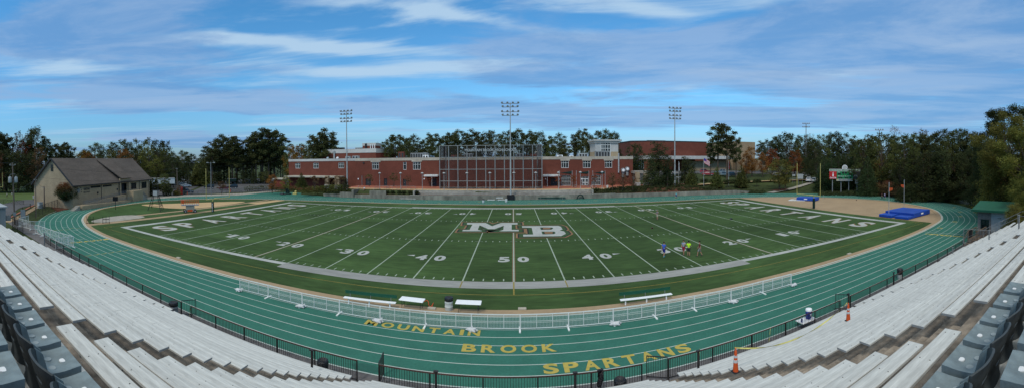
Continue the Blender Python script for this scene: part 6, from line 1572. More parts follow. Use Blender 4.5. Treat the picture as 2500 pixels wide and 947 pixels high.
# angle 180 = nose to the picture's left
car(383,462,178,'suv','white','white car behind the steel tower, by the white trailer'); car(399,458,185,'suv','white','second white vehicle right of the steel tower, partly behind the small tree')
car(448,455,20,'suv','silver','pale van parked left of the long row, beside the pole'); car(454,457,15,'sedan','white','white car partly behind the utility pole')
car(462,454,190,'sedan','grey','grey car in the row right of the utility pole'); car(470,452,190,'sedan','blue','blue-grey car in the row right of the utility pole'); car(478,453,185,'pickup','white','white pick-up at the end of the row by the grass strip')
car(493,448,4,'sedan','silver','silver saloon car by the white shed'); car(448,442,175,'suv','white','white van on the upper lot behind the pole'); car(457,429,4,'sedan','white','small white car on the road far beyond the lot')
car(510,461,182,'jeep','black','black off-road car left of the left goalpost upright'); car(549,464,2,'sedan','maroon','dark maroon saloon between the goalpost uprights'); car(567,461,175,'suv','black','black estate car between the goalpost uprights')
car(457,473,-6,'suv','navy','dark car by the gate and the red crates'); car(617,445.5,2,'pickup','navy','dark blue pick-up at the back of the parking lot')
car(441,471,8,'sedan','grey','grey car half hidden behind the crates')
# hillside road cars
car(1729,419,2,'sedan','red','bright red car by the flagpoles on the hill',r=150); car(1722,413,4,'suv','red','dark red van behind the red car on the hill',r=160); car(1760,411,180,'suv','white','white off-road car near the two tall pines',r=158)
car(1766,418,2,'pickup','silver','silver pick-up in front of the white off-road car',r=150); car(1790,419,5,'suv','black','black car right of the flagpole with the red flag',r=150)
car(1653,419,2,'sedan','black','black car behind the mast, left of the first flag',r=150); car(1643,417,180,'sedan','navy','dark car half hidden by the magnolia',r=154)
car(1962,424,2,'pickup','white','white pick-up behind the goalpost',r=150); car(1989,436,80,'suv','silver','silver off-road car seen from behind, beside the conifers',r=140); car(1976,437,80,'suv','white','white car left of the silver off-road car',r=141); car(1896,416,60,'sedan','silver','silver car half behind the green lawn tree',r=152)
cc_ = ['silver','grey','white','silver','white','black','blue','white','silver','grey','white','navy','silver','beige']
for i in range(14): car(2138+i*8.6, 429+(i%2)*-4, 70+(i%3)*9, ('sedan','suv','sedan')[i%3], cc_[i], 'parked car in the packed row behind the thicket, %s from the left' % ORD[i], r=131+(i%2)*6)
car(2092,428,80,'sedan','silver','silver car seen between the two right conifers',r=133)
car(2228,430,70,'sedan','white','white car glimpsed through the dark trees, left one',r=122); car(2275,431,70,'suv','white','white car glimpsed through the dark trees, right one',r=122)

# ------------------------------------------------------------------ surfaces outside the stadium
def drape(mb, poly, step=2.5, lift=.03):        # a sheet laid over the terrain
    xs_ = [p[0] for p in poly]; ys_ = [p[1] for p in poly]; nx_ = max(1,int((max(xs_)-min(xs_))/step)); ny_ = max(1,int((max(ys_)-min(ys_))/step))
    for i in range(nx_):
        for j in range(ny_):
            x, y = min(xs_)+i*step, min(ys_)+j*step
            if inside((x+step/2, y+step/2), poly): mb.add([(x+a*step, y+b*step, H(x+a*step, y+b*step)+lift) for a, b in ((0,0),(1,0),(1,1),(0,1))], [(0,1,2,3)])
    return mb
def ribbon(mb, pts, w_, lift=.05, n=6):
    c = cr([tuple(p) for p in pts], n, False); a = offs(c, w_/2, False); b = offs(c, -w_/2, False)
    mb.add([(*p, max(H(*p), H(*q))+lift) for p, q in zip(a, b)]+[(*p, max(H(*p), H(*q))+lift) for p, q in zip(b, a)], [(i, i+1, len(c)+i+1, len(c)+i) for i in range(len(c)-1)]); return mb
struct('parking_lot', MB().prism([(-97,47.0),(-92.8,56),(-85,73.5),(-84.0,86),(-112,132),(-150,160),(-160,108),(-125,82)], .0, None), 'asphalt')
struct('parking_lot', MB().prism([(-104,42),(-99,46),(-126,81),(-161,107),(-190,140),(-235,165),(-260,120),(-118,42)], .004, None), 'asphalt')
struct('pavement', MB().prism([(-100,30.5),(-94.6,23.5),(-94.3,32),(-92.4,44.5),(-87.3,51.8),(-81.8,58.2),(-81.1,70),(-79.5,80),(-84,80),(-86,66),(-95.5,50.5),(-101,42.5)], .010, None), 'concrete')
struct('verge', MB().prism([(-95.6,51.6),(-86.2,66.2),(-84.5,73.5),(-86.5,74),(-96.5,55.5),(-98.2,50)], .018, None), 'ground')
struct('road', MB().prism(cr([(-70,-19),(-83,-13),(-93,-8.5),(-98.5,-3.2),(-110,4),(-114,-2),(-104,-10.5),(-92,-17),(-74,-26),(-66,-28)], 4), .008, None), 'asphalt')
struct('road_edge', ribbon(MB(), [(-70.5,-17.3),(-76,-13.5),(-83,-9.6),(-91,-5.2),(-97,-1.9)], 1.5, .03), 'tan')
struct('road_edge', ribbon(MB(), [(-71,-18.6),(-77,-14.9),(-84,-11.0),(-92,-6.7),(-98,-3.2)], .5, .035), 'paver')
pf = pm('practice_grass', (.062,.100,.024), .95, .16, .6, stretch=(.3,1,1))
struct('practice_field', MB().prism([(-99,-5.2),(-104,-10),(-110,-14),(-75,-40),(-120,-80),(-260,-60),(-240,30),(-150,60),(-118,40),(-114,24),(-100,-2.5)], .004, None), pf)
struct('hill_road', drape(MB(), [(44,108),(72,104),(90,98),(112,78),(134,60),(160,62),(150,90),(120,118),(90,132),(60,140),(44,140)], 3., .06), 'asphalt')
struct('hill_car_park', drape(MB(), [(110,36),(118,20),(128,8),(160,6),(160,60),(128,62),(114,50)], 3., .07), 'asphalt')
struct('lawn_path', ribbon(MB(), [(75.5,59.6),(79.5,61.0),(86,61.8),(94,63.6),(102,65),(112,67)], 2.6, .07), 'concrete')
struct('hillside_path', ribbon(MB(), [(41,73.5),(47,76.5),(55,79.5),(64,81.5),(74,81.5),(84,79),(93,74),(100,69.5),(106,66.5)], 3.0, .08), 'sand')
struct('hillside_path', ribbon(MB(), [(41,75),(47,78),(53,81),(59,83)], 3.4, .10), 'paver')
struct('mulch_bed', drape(MB(), [(22.5,68),(40,67),(52,66),(64,63.8),(71,62.6),(72,66),(68,72),(55,76.5),(42,74),(30,72)], 1.2, .03), 'mulch')
struct('mulch_bank', drape(MB(), [(93.5,34),(95,22),(94.5,10),(90,0),(83,-8),(100,-20),(125,0),(125,40),(108,48),(98,44)], 1.8, .05), 'mulch')
struct('mulch_bank', drape(MB(), [(-101,8),(-92,8),(-88,4),(-84.5,1.0),(-82,-2.5),(-88,-1.5),(-93,0)], .9, .03), 'mulch')
for cx_, cy_, r_ in ((*gd(1904,460,126)[:2],2.6),(*gd(1688,460,120)[:2],1.6),(*gd(1750,460,126)[:2],1.8),(*gd(1810,460,130)[:2],1.8)):
    struct('mulch_ring', ribbon(MB(), [(cx_-r_,cy_),(cx_+r_,cy_)], r_*1.5, .12), 'mulch')
# ------------------------------------------------------------------ field house
Bq, Aq, Cq = Vector((-84.9,2.6,0)), Vector((-98.1,-1.9,0)), Vector((-101.2,36.6,0))
ud = (Cq-Bq); Lh = ud.length; ud.normalize(); vd = Vector((-ud.y, ud.x, 0)); Wh = (Aq-Bq).dot(vd)
fh = thing('field_house', 'tan brick field house with steep brown gabled roof and a long ramp', 'building', tuple(Bq), math.atan2(ud.y, ud.x))
def lu(px, py):                                   # the wall's own coordinates under a pixel
    d = Vector(ray(px, py)); o = Vector((CX,-CD,CH)); n_ = Vector((ud.y,-ud.x,0)); t = (Bq-o).dot(n_)/d.dot(n_); p = o+d*t; return (p-Bq).dot(ud), p.z
EZ, RG = 5.95, 12.35
hs_ = []
def hrect(a, b, c, d): u0, z0_ = lu(*a); u1, z1_ = lu(*b); return (u0, u1, lu(*c)[1], lu(*d)[1])
slots = [(lu(221,456)[0], lu(246,453)[0], lu(232,459)[1], lu(232,454)[1]), (lu(251,455)[0], lu(273,452)[0], lu(262,456)[1], lu(262,451.5)[1])]
door_ = (lu(293,458)[0], lu(310.5,458)[0], 1.6, lu(302,447.5)[1]); win1 = (lu(320,455)[0], lu(333,455)[0], lu(326,462)[1], lu(326,446.5)[1]); win2 = (lu(345.5,450)[0], lu(358,450)[0], lu(352,460)[1], lu(352,444.5)[1])
allh = slots+[door_, win1, win2]
m = MB(); xs_ = sorted(set([0, Lh]+[a for h in allh for a in h[:2]])); zs_ = sorted(set([0, EZ]+[min(a, EZ-.05) for h in allh for a in h[2:]]))
for i in range(len(xs_)-1):
    for j in range(len(zs_)-1):
        cx_, cz_ = (xs_[i]+xs_[i+1])/2, (zs_[j]+zs_[j+1])/2
        if not any(h[0] < cx_ < h[1] and h[2] < cz_ < h[3] for h in allh): m.box(xs_[i], xs_[i+1], 0, .4, zs_[j], zs_[j+1])
part('front_wall', m, 'tanbrick', fh)
ge = MB(); ge.add([(0,0.4,0),(0,Wh,0),(0,Wh,EZ),(0,Wh/2,RG-.15),(0,.4,EZ+.3),(.4,.4,0),(.4,Wh,0),(.4,Wh,EZ),(.4,Wh/2,RG-.15),(.4,.4,EZ+.3)], [(0,4,3,2,1),(5,6,7,8,9),(0,1,6,5),(1,2,7,6),(2,3,8,7),(3,4,9,8),(4,0,5,9)])
ge.add([(0,0,EZ),(0,.4,EZ),(0,.4,EZ+.35),(0.4,0,EZ),(.4,.4,EZ),(.4,.4,EZ+.35)], [(0,2,1),(3,4,5),(0,3,5,2)])
part('gable_wall', ge, 'tanbrick', fh)
part('rear_wall', MB().box(.4, Lh, Wh-.4, Wh, 0, EZ), 'tanbrick', fh); part('end_wall', MB().add([(Lh,.4,0),(Lh,Wh-.4,0),(Lh,Wh-.4,EZ),(Lh,Wh/2,RG-.15),(Lh,.4,EZ)], [(0,1,2,3,4)]), 'tanbrick', fh)
def slab(mb, p, q, r_, s_, th=.25): 
    a = [Vector(v) for v in (p,q,r_,s_)]; n_ = (a[1]-a[0]).cross(a[3]-a[0]).normalized()*th
    mb.add([*a, *[v+n_ for v in a]], [(3,2,1,0),(4,5,6,7),(0,1,5,4),(1,2,6,5),(2,3,7,6),(3,0,4,7)])
rf = MB(); sl = (RG-EZ)/(Wh/2); ov = .5
slab(rf, (-.5,-ov,EZ-sl*ov),(Lh+.5,-ov,EZ-sl*ov),(Lh+.5,Wh/2,RG),(-.5,Wh/2,RG)); slab(rf, (-.5,Wh/2,RG),(Lh+.5,Wh/2,RG),(Lh+.5,Wh+ov,EZ-sl*ov),(-.5,Wh+ov,EZ-sl*ov))
rfo = part('roof', rf, 'roof', fh)
ru0, ru1 = lu(290,440)[0], lu(314,440)[0]
dm = MB(); slab(dm, (ru0,-ov-.4,EZ+.55),(ru1,-ov-.4,EZ+.55),(ru1-1.2,Wh/2-1.2,RG-1.0+.35),(ru0-2.6,Wh/2-.9,RG-.75+.35)); part('raised_roof', dm, 'roof', rfo)
part('raised_wall', MB().box(ru0+.05, ru1-.05, -.45, -.02, EZ-.6, EZ+.72), 'tanbrick', fh); part('porch_cheek', MB().box(ru0+.05, door_[0]-.02, -.45, -.02, 0, EZ-.6).box(door_[1]+.3, ru1-.05, -.45, -.02, 0, EZ-.6), 'tanbrick', fh)
part('fascia', MB().box(-.5, Lh+.5, -ov-.1, -ov, EZ-sl*ov-.12, EZ-sl*ov+.16), 'board_dark', fh)
bg_ = MB(); slab(bg_, (-.62,-ov,EZ-sl*ov-.1),(-.5,-ov,EZ-sl*ov-.1),(-.5,Wh/2,RG-.1),(-.62,Wh/2,RG-.1),.4); slab(bg_, (-.62,Wh/2,RG-.1),(-.5,Wh/2,RG-.1),(-.5,Wh+ov,EZ-sl*ov-.1),(-.62,Wh+ov,EZ-sl*ov-.1),.4); part('bargeboard', bg_, 'board_dark', fh)
for h in slots+[win1, win2]:
    f_ = part('window', MB().box(h[0],h[1],.16,.22,h[2],h[2]+.08).box(h[0],h[1],.16,.22,h[3]-.08,h[3]).box(h[0],h[0]+.08,.16,.22,h[2]+.08,h[3]-.08).box(h[1]-.08,h[1],.16,.22,h[2]+.08,h[3]-.08).box((h[0]+h[1])/2-.05,(h[0]+h[1])/2+.05,.16,.22,h[2]+.08,h[3]-.08), 'board_dark', fh)
    part('pane', MB().box(h[0],h[1],.26,.3,h[2],h[3]), 'glass', f_)
d_ = part('door', MB().box(door_[0],door_[1],.9,.95,1.6,door_[3]), 'board_dark', fh); part('handle', MB().box((door_[0]+door_[1])/2,(door_[0]+door_[1])/2+.06,.84,.9,2.5,2.8), 'light_metal', d_)
part('gable_window', MB().box(-.08,-.01,Wh*.47,Wh*.47+.85,9.2,10.9), 'glass', fh)
for px in (247,290,340,363): u = lu(px,455)[0]; part('downpipe', MB().tube((u,-.08,.2),(u,-.08,EZ-.2),.07,n=6), 'board_dark', fh)
for px, py in ((238,470.5),(286,462)): u, z = lu(px, py); part('wall_lamp', MB().box(u-.2,u+.2,-.2,-.01,z-.25,z+.25), 'board_dark', fh)
lt = MB(); u0, z0_ = lu(204,465); u1, _ = lu(219,464); letters(lt, 'SPARTANS', (u0,-.05,z0_), (1,0,0), (0,0,1), u1-u0, .62, .03); part('lettering', lt, 'board_dark', fh)
lt = MB(); letters(lt, 'FIELD HOUSE', (u0,-.05,z0_-.62), (1,0,0), (0,0,1), u1-u0, .34, .02); part('lettering', lt, 'board_dark', fh)
u, z = lu(191.5,465.5); em = part('wall_emblem', MB().lathe([(.62,0),(.60,-.06)], (u,-.03,z), 20, 'y'), 'grey_metal', fh); em2 = MB()
for i in range(9): a = R(200-i*27.5); em2.box(u+1.15*math.cos(a)-.13,u+1.15*math.cos(a)+.13,-.06,-.02,z+1.1*math.sin(a)-.12,z+1.1*math.sin(a)+.12)
part('emblem_ring', em2, 'board_dark', em)
# ramp, steps and railings along the wall
u_a, u_b = lu(190,480)[0], lu(296,475)[0]
def rampm(mb, u0, u1, za, zb, y0, y1): mb.add([(u0,y0,-.1),(u1,y0,-.1),(u1,y1,-.1),(u0,y1,-.1),(u0,y0,za),(u1,y0,zb),(u1,y1,zb),(u0,y1,za)], [(0,3,2,1),(4,5,6,7),(0,1,5,4),(1,2,6,5),(2,3,7,6),(3,0,4,7)])
rp = MB(); rampm(rp, u_a, u_b, .9, 2.1, -1.8, -.46); part('ramp', rp, 'tanbrick', fh)
rp = MB(); rampm(rp, u_a-2.6, u_b-.5, 1.05, .5, -3.6, -1.82); part('ramp', rp, 'tanbrick', fh)
uw0, uw1 = lu(298,470)[0], lu(322,468)[0]
part('porch_block', MB().box(uw0, uw1, -3.9, -1.4, -.1, 3.0).box(u_b+.02, uw1, -1.38, -.47, -.1, 1.75), 'tanbrick', fh)
sm_ = MB()
for i in range(9): sm_.box(uw1+.02+i*.33, uw1+.35+i*.33, -3.7, -2.0, -.1, 1.75-.19*i)
part('steps', sm_, 'concrete', fh); sm_ = MB()
for i in range(7): sm_.box(u_a-2.9-.32*(7-i), u_a-2.9-.32*(6-i), -3.2, -1.9, -.1, .15*(i+1))
part('steps', sm_, 'concrete', fh)
def prail(us, y, zf, h=1.0):
    m = MB(); zz = [zf(u) for u in us]
    for u, z in zip(us, zz): m.tube((u,y,z),(u,y,z+h),.03,n=5)
    for k in (1., .55): m.path([(u,y,z+h*k) for u, z in zip(us, zz)], .03, 5)
    for i in range(len(us)-1):
        for j in range(1, 9): a = j/9; u = us[i]+(us[i+1]-us[i])*a; z = zz[i]+(zz[i+1]-zz[i])*a; m.tube((u,y,z+.1),(u,y,z+h),.012,n=4)
    part('ramp_railing', m, 'grey_metal', fh)
U_ = [u_a+i*(u_b-u_a)/12 for i in range(13)]
prail(U_, -1.75, lambda u: .9+1.2*(u-u_a)/(u_b-u_a)); prail([u-1.5 for u in U_]+[u_b+.5], -3.55, lambda u: 1.0-.5*(u-u_a)/(u_b-u_a)); prail([uw1+i*.75 for i in range(5)], -3.6, lambda u: max(0,1.75-.57*(u-uw1)))

# ------------------------------------------------------------------ left end: poles, fences, shed, tower, lift
def upole(px, pyb, pyt, r, lab, trans=False, rad=.16):
    if px < 440: x, y = g(px, pyb); r = math.hypot(x-CX, y+CD)
    x, y, zb = gd(px, pyb, r); zt = gd(px, pyt, r)[2]; t = thing('utility_pole', lab, 'pole', (x,y,zb), -(px-X0)/F); h = zt-zb
    part('pole', MB().tube((0,0,-.3),(-.25 if trans else 0,0,h),rad,rad*.62,10), 'pole_wood', t)
    cb = MB(); 
    for dz, w_ in ((.55,.55),(2.2,.5)) if trans else ((.3,.25),): cb.tube((-.25-w_,-.15,h-dz),(-.25+w_,-.15,h-dz+.1),.04,n=5)
    part('crossarm', cb, 'grey_metal', t)
    for s_ in (-1,1): part('insulator', MB().lathe([(.05,0),(.09,.06),(.05,.12)], (-.25+s_*.5 if trans else s_*.2,-.15,h-.45), 8), 'lamp_glass', t)
    if trans:
        for s_ in (-1, 1): c = part('transformer', MB().lathe([(.27,0),(.30,.05),(.30,.95),(.22,1.05),(.1,1.1)], (s_*.55-.2,-.05,h-3.7), 14), 'light_metal', t, True); part('bushing', MB().tube((s_*.55-.2,-.05,h-2.65),(s_*.55-.2,-.05,h-2.3),.05), 'grey_metal', c)
        part('notice', MB().box(-.3,.3,-.22,-.19,1.6,2.3), 'light_metal', t)
    return (x, y, zt)
p1 = upole(36,548,397,37,'weathered wooden utility pole with two grey transformers',True,.17); p2 = upole(88,530,435,50,'thin wooden pole left of the gabled building',rad=.12); p3 = upole(108.5,508,455,62,'short wooden pole with a lamp arm by the building gable',rad=.2)
p4 = upole(433,476,410,128,'wooden utility pole by the parking lot entrance',rad=.22); p5 = upole(464,441,396,190,'distant pole at the upper parking lot',rad=.2)
def wire(a, b, sag, lab):
    m = MB(); a, b = Vector(a), Vector(b); n = 14; m.path([a.lerp(b, i/n)-Vector((0,0,sag*4*(i/n)*(1-i/n))) for i in range(n+1)], .022, 4); solo('power_line', m, 'rail', lab, 'cable')
wire(p1, p4, 1.6, 'upper power line running past the gabled roof'); wire((p1[0],p1[1],p1[2]-2.2), (p4[0],p4[1],p4[2]-1.2), 2., 'lower power line running past the gabled roof'); wire((p1[0],p1[1],p1[2]-5), p2, .5, 'slack line between the transformer pole and the thin pole')
wire(p2, p3, .8, 'sagging line from the thin pole to the short pole'); wire(p4, gd(700,378,150), 1.5, 'long line across the pine clump'); wire((p4[0],p4[1],p4[2]-.8), gd(700,384,150), 2.2, 'lower long line across the pine clump'); wire(p1, gd(-60,380,40), .4, 'line leaving the picture at the left')
def chain_fence(pts, h, lab, mat='chain', pm_='grey_metal', post=3., z=None):
    t = thing('chain_link_fence', lab, 'fence', (pts[0][0], pts[0][1], 0)); o = Vector((pts[0][0], pts[0][1], 0))
    for a, b in zip(pts, pts[1:]):
        a, b = Vector((*a,0)), Vector((*b,0)); l = (b-a).length; n = max(1, round(l/post)); hz = lambda p: (H(p.x,p.y) if z is None else z)
        for i in range(n+1):
            p = a.lerp(b, i/n); q = p-o; part('post', MB().tube((q.x,q.y,hz(p)-.1),(q.x,q.y,hz(p)+h),.04,n=6), pm_, t)
        m = MB(); rl_ = MB()
        for i in range(n):
            p, q = a.lerp(b, i/n), a.lerp(b, (i+1)/n); P1, Q1 = p-o, q-o; zp, zq = hz(p), hz(q)
            m.add([(P1.x,P1.y,zp+.05),(Q1.x,Q1.y,zq+.05),(Q1.x,Q1.y,zq+h-.03),(P1.x,P1.y,zp+h-.03)], [(0,1,2,3)]); rl_.tube((P1.x,P1.y,zp+h),(Q1.x,Q1.y,zq+h),.03,n=5)
        part('mesh', m, mat, t); part('top_rail', rl_, pm_, t)
    return t
chain_fence([g(86,531),g(112,519),g(140,507),(-90.6,1.2)], 2.1, 'black chain link fence running from the thin pole to the maple','chain_black','rail',2.6)
chain_fence([g(86,531),g(62,536),g(47,548),(-66.0,-15.9)], 2.0, 'black chain link fence with gates beside the utility pole','chain_black','rail',2.6)
chain_fence([(-66.0,-15.9),(-62,-18.2),(-57.5,-17.6)], 1.9, 'black chain link fence between the pole and the metal shed','chain_black','rail',2.)
chain_fence([(-100,-5.6),(-106,-10),(-112,-16),(-118,-24),(-126,-34)], 1.2, 'low black fence along the practice field','chain_black','rail',3.)
chain_fence([g(447,476.5),g(482,475)], 1.4, 'short grey gate fence by the red crates',post=2.5); chain_fence([g(482,475),g(520,473.5),(-84.5,72.5),(-80.5,73.5)], 1.5, 'grey chain link fence along the parking lot',post=3.2)
chain_fence([(41.3,-17.2),(41.3,-22),(41.3,-27)], 1.6, 'rusty chain link fence at the right end of the stand','chain_black','grey_metal',2.4,z=1.2)
chain_fence([(92,73),(98,70),(103,68),(108,67)], 1.2, 'grey fence behind the lawn','chain','grey_metal',2.5)
sh = thing('metal_shed', 'grey ribbed metal shed cut by the left picture edge', 'shed', (-58.6,-20.1,0), R(0))
rb = MB().box(-6,0,-9,0,0,4.15)
for i in range(14): rb.box(-.45-i*.42,-.35-i*.42,0.0,.04,0,4.1)
for i in range(20): rb.box(0,.04,-.4-i*.42,-.3-i*.42,0,4.1)
part('wall', rb, 'light_metal', sh); part('roof', MB().box(-6.3,.3,-9.3,.3,4.15,4.35), 'light_metal', sh)
for px, py, w_, h_, r, lab in ((21,532,.75,.9,66,'pale notice board on the fence nearest the shed'),(56,522,.85,1.6,70,'tall pale notice on the fence right of the utility pole')):
    x, y, z = gd(px, py, r); t = thing('notice_board', lab, 'sign', (x,y,z), -(px-X0)/F); part('panel', MB().box(-w_/2,w_/2,-.03,0,-h_/2,h_/2), 'light_metal', t); part('frame', MB().box(-w_/2-.03,w_/2+.03,0.001,.03,-h_/2-.03,h_/2+.03), 'grey_metal', t)
gpx = gd(6,455,130); t = thing('goalpost', 'yellow goalpost of the practice field cut by the left picture edge', 'goalpost', (gpx[0]+.0,gpx[1],0), R(8)); hz_ = gd(6,457,130)[2]
part('upright', MB().tube((0,0,hz_-.2),(0,0,gd(6,422,130)[2]),.09), 'goal_yellow', t); part('crossbar', MB().tube((0,0,hz_),(-1.5,-5.4,hz_),.09), 'goal_yellow', t); part('post', MB().tube((-.75,-2.7,0),(-.75,-2.7,hz_),.12), 'goal_yellow', t)
ac = thing('utility_box', 'pale metal utility box at the corner of the gabled building', 'box', (*g(98,508),0)); part('casing', MB().bbox(-.9,.9,-.5,.5,0,1.5,.05), 'light_metal', ac); part('lid', MB().box(-.95,.95,-.55,.55,1.5,1.58), 'grey_metal', ac)
for i, p in enumerate(((-79.5,-13.5),(-86,-9.8),(-92.5,-6.0),(-73,-16.8))): solo('bollard', MB().lathe([(.11,0),(.11,1.0),(.05,1.06)], n=8), 'rail', 'dark bollard along the curved road, %s one' % ORD[i], 'bollard', 'bollards along the curved road', loc=(*p,0))
# shot clock
x, y = g(282,512); h_ = gd(282,480,math.hypot(x,y+CD))[2]; t = thing('field_clock', 'black field clock board on a tall pole at the left bend', 'scoreboard', (x,y,0), -(282-X0)/F)
part('pole', MB().tube((0,0,0),(0,0,h_-.9),.06), 'black', t); part('panel', MB().bbox(-.62,.62,-.12,.12,h_-1.05,h_,.03), 'black', t)
# filming tower on four legs
A_ = [Vector((*g(361,514),0)), Vector((*g(392,517),0)), Vector((*g(400,511),0)), Vector((*g(370,507),0))]; c_ = sum(A_, Vector())/4
t = thing('filming_tower', 'black steel filming tower on four splayed legs with a pale cabin on top', 'tower', tuple(c_)); zt = gd(383,476,(c_-Vector((CX,-CD,0))).length)[2]
tops = [c_+(a-c_)*.36 for a in A_]
for a, b in zip(A_, tops): part('leg', MB().tube(a-c_, (b-c_)+Vector((0,0,zt)), .07), 'black', t)
br = MB()
for k in (.33, .66):
    for i in range(4): p = A_[i].lerp(tops[i], k)-c_; q = A_[(i+1)%4].lerp(tops[(i+1)%4], k)-c_; br.tube(p+Vector((0,0,zt*k)), q+Vector((0,0,zt*k)), .045)
part('brace', br, 'black', t); pl_ = MB().prism([tuple((p-c_)[:2]) for p in tops], zt-.1, zt); part('platform', pl_, 'grey_metal', t)
cab = MB()
for p in tops: cab.tube((p-c_)+Vector((0,0,zt)), (p-c_)+Vector((0,0,zt+2.4)), .05)
for k in (1.1, 2.4):
    for i in range(4): cab.tube((tops[i]-c_)+Vector((0,0,zt+k)), (tops[(i+1)%4]-c_)+Vector((0,0,zt+k)), .04)
part('guard_rail', cab, 'black', t); ws = MB()
for i in (0, 1): p, q = tops[i]-c_, tops[(i+1)%4]-c_; ws.add([p+Vector((0,0,zt)),q+Vector((0,0,zt)),q+Vector((0,0,zt+1.1)),p+Vector((0,0,zt+1.1))], [(0,1,2,3)])
part('windscreen', ws, 'light_metal', t); ld = MB(); p0 = (A_[1]+A_[2])/2-c_; p1_ = (tops[1]+tops[2])/2-c_+Vector((0,0,zt))
for s_ in (-.2,.2): ld.tube(p0+Vector((s_,0,0)), p1_+Vector((s_,0,0)), .03)
for i in range(12): c__ = p0.lerp(p1_, (i+.5)/12); ld.tube(c__-Vector((.2,0,0)), c__+Vector((.2,0,0)), .02)
part('ladder', ld, 'black', t)
# scissor lift
x, y = g(464,519); t = thing('scissor_lift', 'orange and cream scissor lift parked beside the runway', 'lift', (x,y,0), -(464-X0)/F+.12)
part('chassis', MB().bbox(-1.3,1.35,-.5,.5,.3,.75,.05), 'parapet', t); part('engine_cover', MB().bbox(-.9,.95,-.52,.1,.75,1.55,.05), 'parapet', t); part('side_panel', MB().box(-.6,.5,-.56,-.51,.3,.72), 'orange', t)
for sx in (-1,1):
    for sy in (-1,1): w_ = part('wheel', MB().lathe([(.33,-.12),(.36,0),(.33,.12)], (sx*1.05,sy*.55,.36), 14, 'y'), 'tyre', t); part('hub', MB().lathe([(.18,-.02),(.16,.02)], (sx*1.05,sy*.68,.36), 10, 'y'), 'hub', w_)
part('platform', MB().bbox(-1.9,1.9,-.6,.6,1.62,1.82,.03), 'light_metal', t); gr = MB()
for z in (2.35,2.85): gr.path([(-1.9,-.6,z),(1.9,-.6,z),(1.9,.6,z),(-1.9,.6,z),(-1.9,-.6,z)], .03, 5)
for i in range(9): gr.tube((-1.9+i*.475,-.6,1.8),(-1.9+i*.475,-.6,2.85),.026); gr.tube((-1.9+i*.475,.6,1.8),(-1.9+i*.475,.6,2.85),.026)
part('guard_rail', gr, 'orange', t); part('control_box', MB().box(-1.85,-1.3,-.66,-.62,2.1,2.8), 'orange', t); part('arms', MB().tube((-1,-.2,.75),(.9,-.2,1.6),.06).tube((.9,.2,.75),(-1,.2,1.6),.06), 'grey_metal', t)
t = thing('chair', 'small dark folding chair beside the scissor lift', 'chair', (*g(450,520),0), -(450-X0)/F); part('seat', MB().box(-.22,.22,-.2,.2,.42,.45), 'black', t); part('backrest', MB().box(-.22,.22,.18,.21,.6,.95), 'black', t)
for sx in (-.2,.2):
    for sy in (-.18,.18): part('leg', MB().tube((sx,sy,0),(sx,sy,.42 if sy < 0 else .95),.015), 'black', t)
# hurdle racks and other athletics gear
def hurdle(x, y, rz, lab, grp, mat='black'):
    t = thing('hurdle', lab, 'hurdle', (x,y,0), rz, grp); part('frame', MB().path([(-.5,0,.02),(-.5,0,.98)], .022).path([(.5,0,.02),(.5,0,.98)], .022).path([(-.5,0,.02),(-.5,-.6,.02)], .022).path([(.5,0,.02),(.5,-.6,.02)], .022), mat, t); part('bar', MB().box(-.58,.58,-.02,.02,.95,1.03), mat, t); return t
for i in range(9): x, y = g(625+i*5.0,473.5-i*.45); hurdle(x, y, .4, 'dark hurdle in the row on the green corner, %s from the left' % ORD[i], 'hurdles in the row on the green corner')
for i, px in enumerate((556,569,578,588)): x, y = g(px,474.5); hurdle(x, y, .3, 'dark hurdle on the pavement behind the goalpost, %s from the left' % ORD[i], 'hurdles behind the goalpost')
for i, px in enumerate((676,683,690,697)): x, y = g(px,470); hurdle(x, y, .2, 'green hurdle before the hedge, %s from the left' % ORD[i], 'green hurdles before the hedge', 'roof_green')
for px, py, lab in ((220,545,'black equipment cart at the left end of the runway'),(259,544,'black equipment cart beside the worn pad')):
    x, y = g(px, py); t = thing('equipment_cart', lab, 'cart', (x,y,0), -(px-X0)/F); m = MB()
    for sx in (-.6,0,.6): m.path([(sx,-.35,.1),(sx,-.35,1.3),(sx,.35,1.3),(sx,.35,.1)], .035,5)
    m.path([(-.6,-.35,.7),(.6,-.35,.7)],.035,5).path([(-.6,.35,.7),(.6,.35,.7)],.035,5).path([(-.6,-.35,.12),(.6,-.35,.12)],.04,5); part('frame', m, 'black', t)
    for sx in (-.6,.6): part('wheel', MB().lathe([(.1,-.03),(.1,.03)], (sx,-.35,.1), 8, 'y'), 'tyre', t)
# covered mats and sled on the green corner
solo('blocking_sled', MB().bbox(-.9,.9,-.7,.5,0,.4,.1).bbox(-.9,-.35,-.5,.4,.4,1.9,.12).bbox(-.25,.3,-.5,.4,.4,1.5,.12).path([(.3,-.3,.3),(1.2,-.3,1.2)],.06), 'pad_green', 'dark green padded sled at the right end of the green corner', 'sled', loc=(*g(704,474.5),0))
solo('blocking_sled', MB().bbox(-.7,.7,-.5,.5,0,.5,.1).bbox(.0,.6,-.4,.4,.5,1.2,.1), 'goal_yellow', 'yellow padded sled beside the dark green one', 'sled', loc=(*g(720,474.5),0), rz=.3)
solo('bag', MB().blob((0,0,.3),.9,.5,.32,seed=4,amp=.3).blob((.9,.1,.15),.5,.3,.16,seed=6), 'bag_black', 'dark heap of bags on the green corner near the sleds', 'bag', loc=(*g(689,475.5),0), smooth=True)
for i, px in enumerate((443.5,448)): x, y = g(px,475.5); t = thing('crate', 'red slatted crate by the lot entrance, %s one' % ('left','right')[i], 'crate', (x,y,0), -(px-X0)/F); m = MB(); 
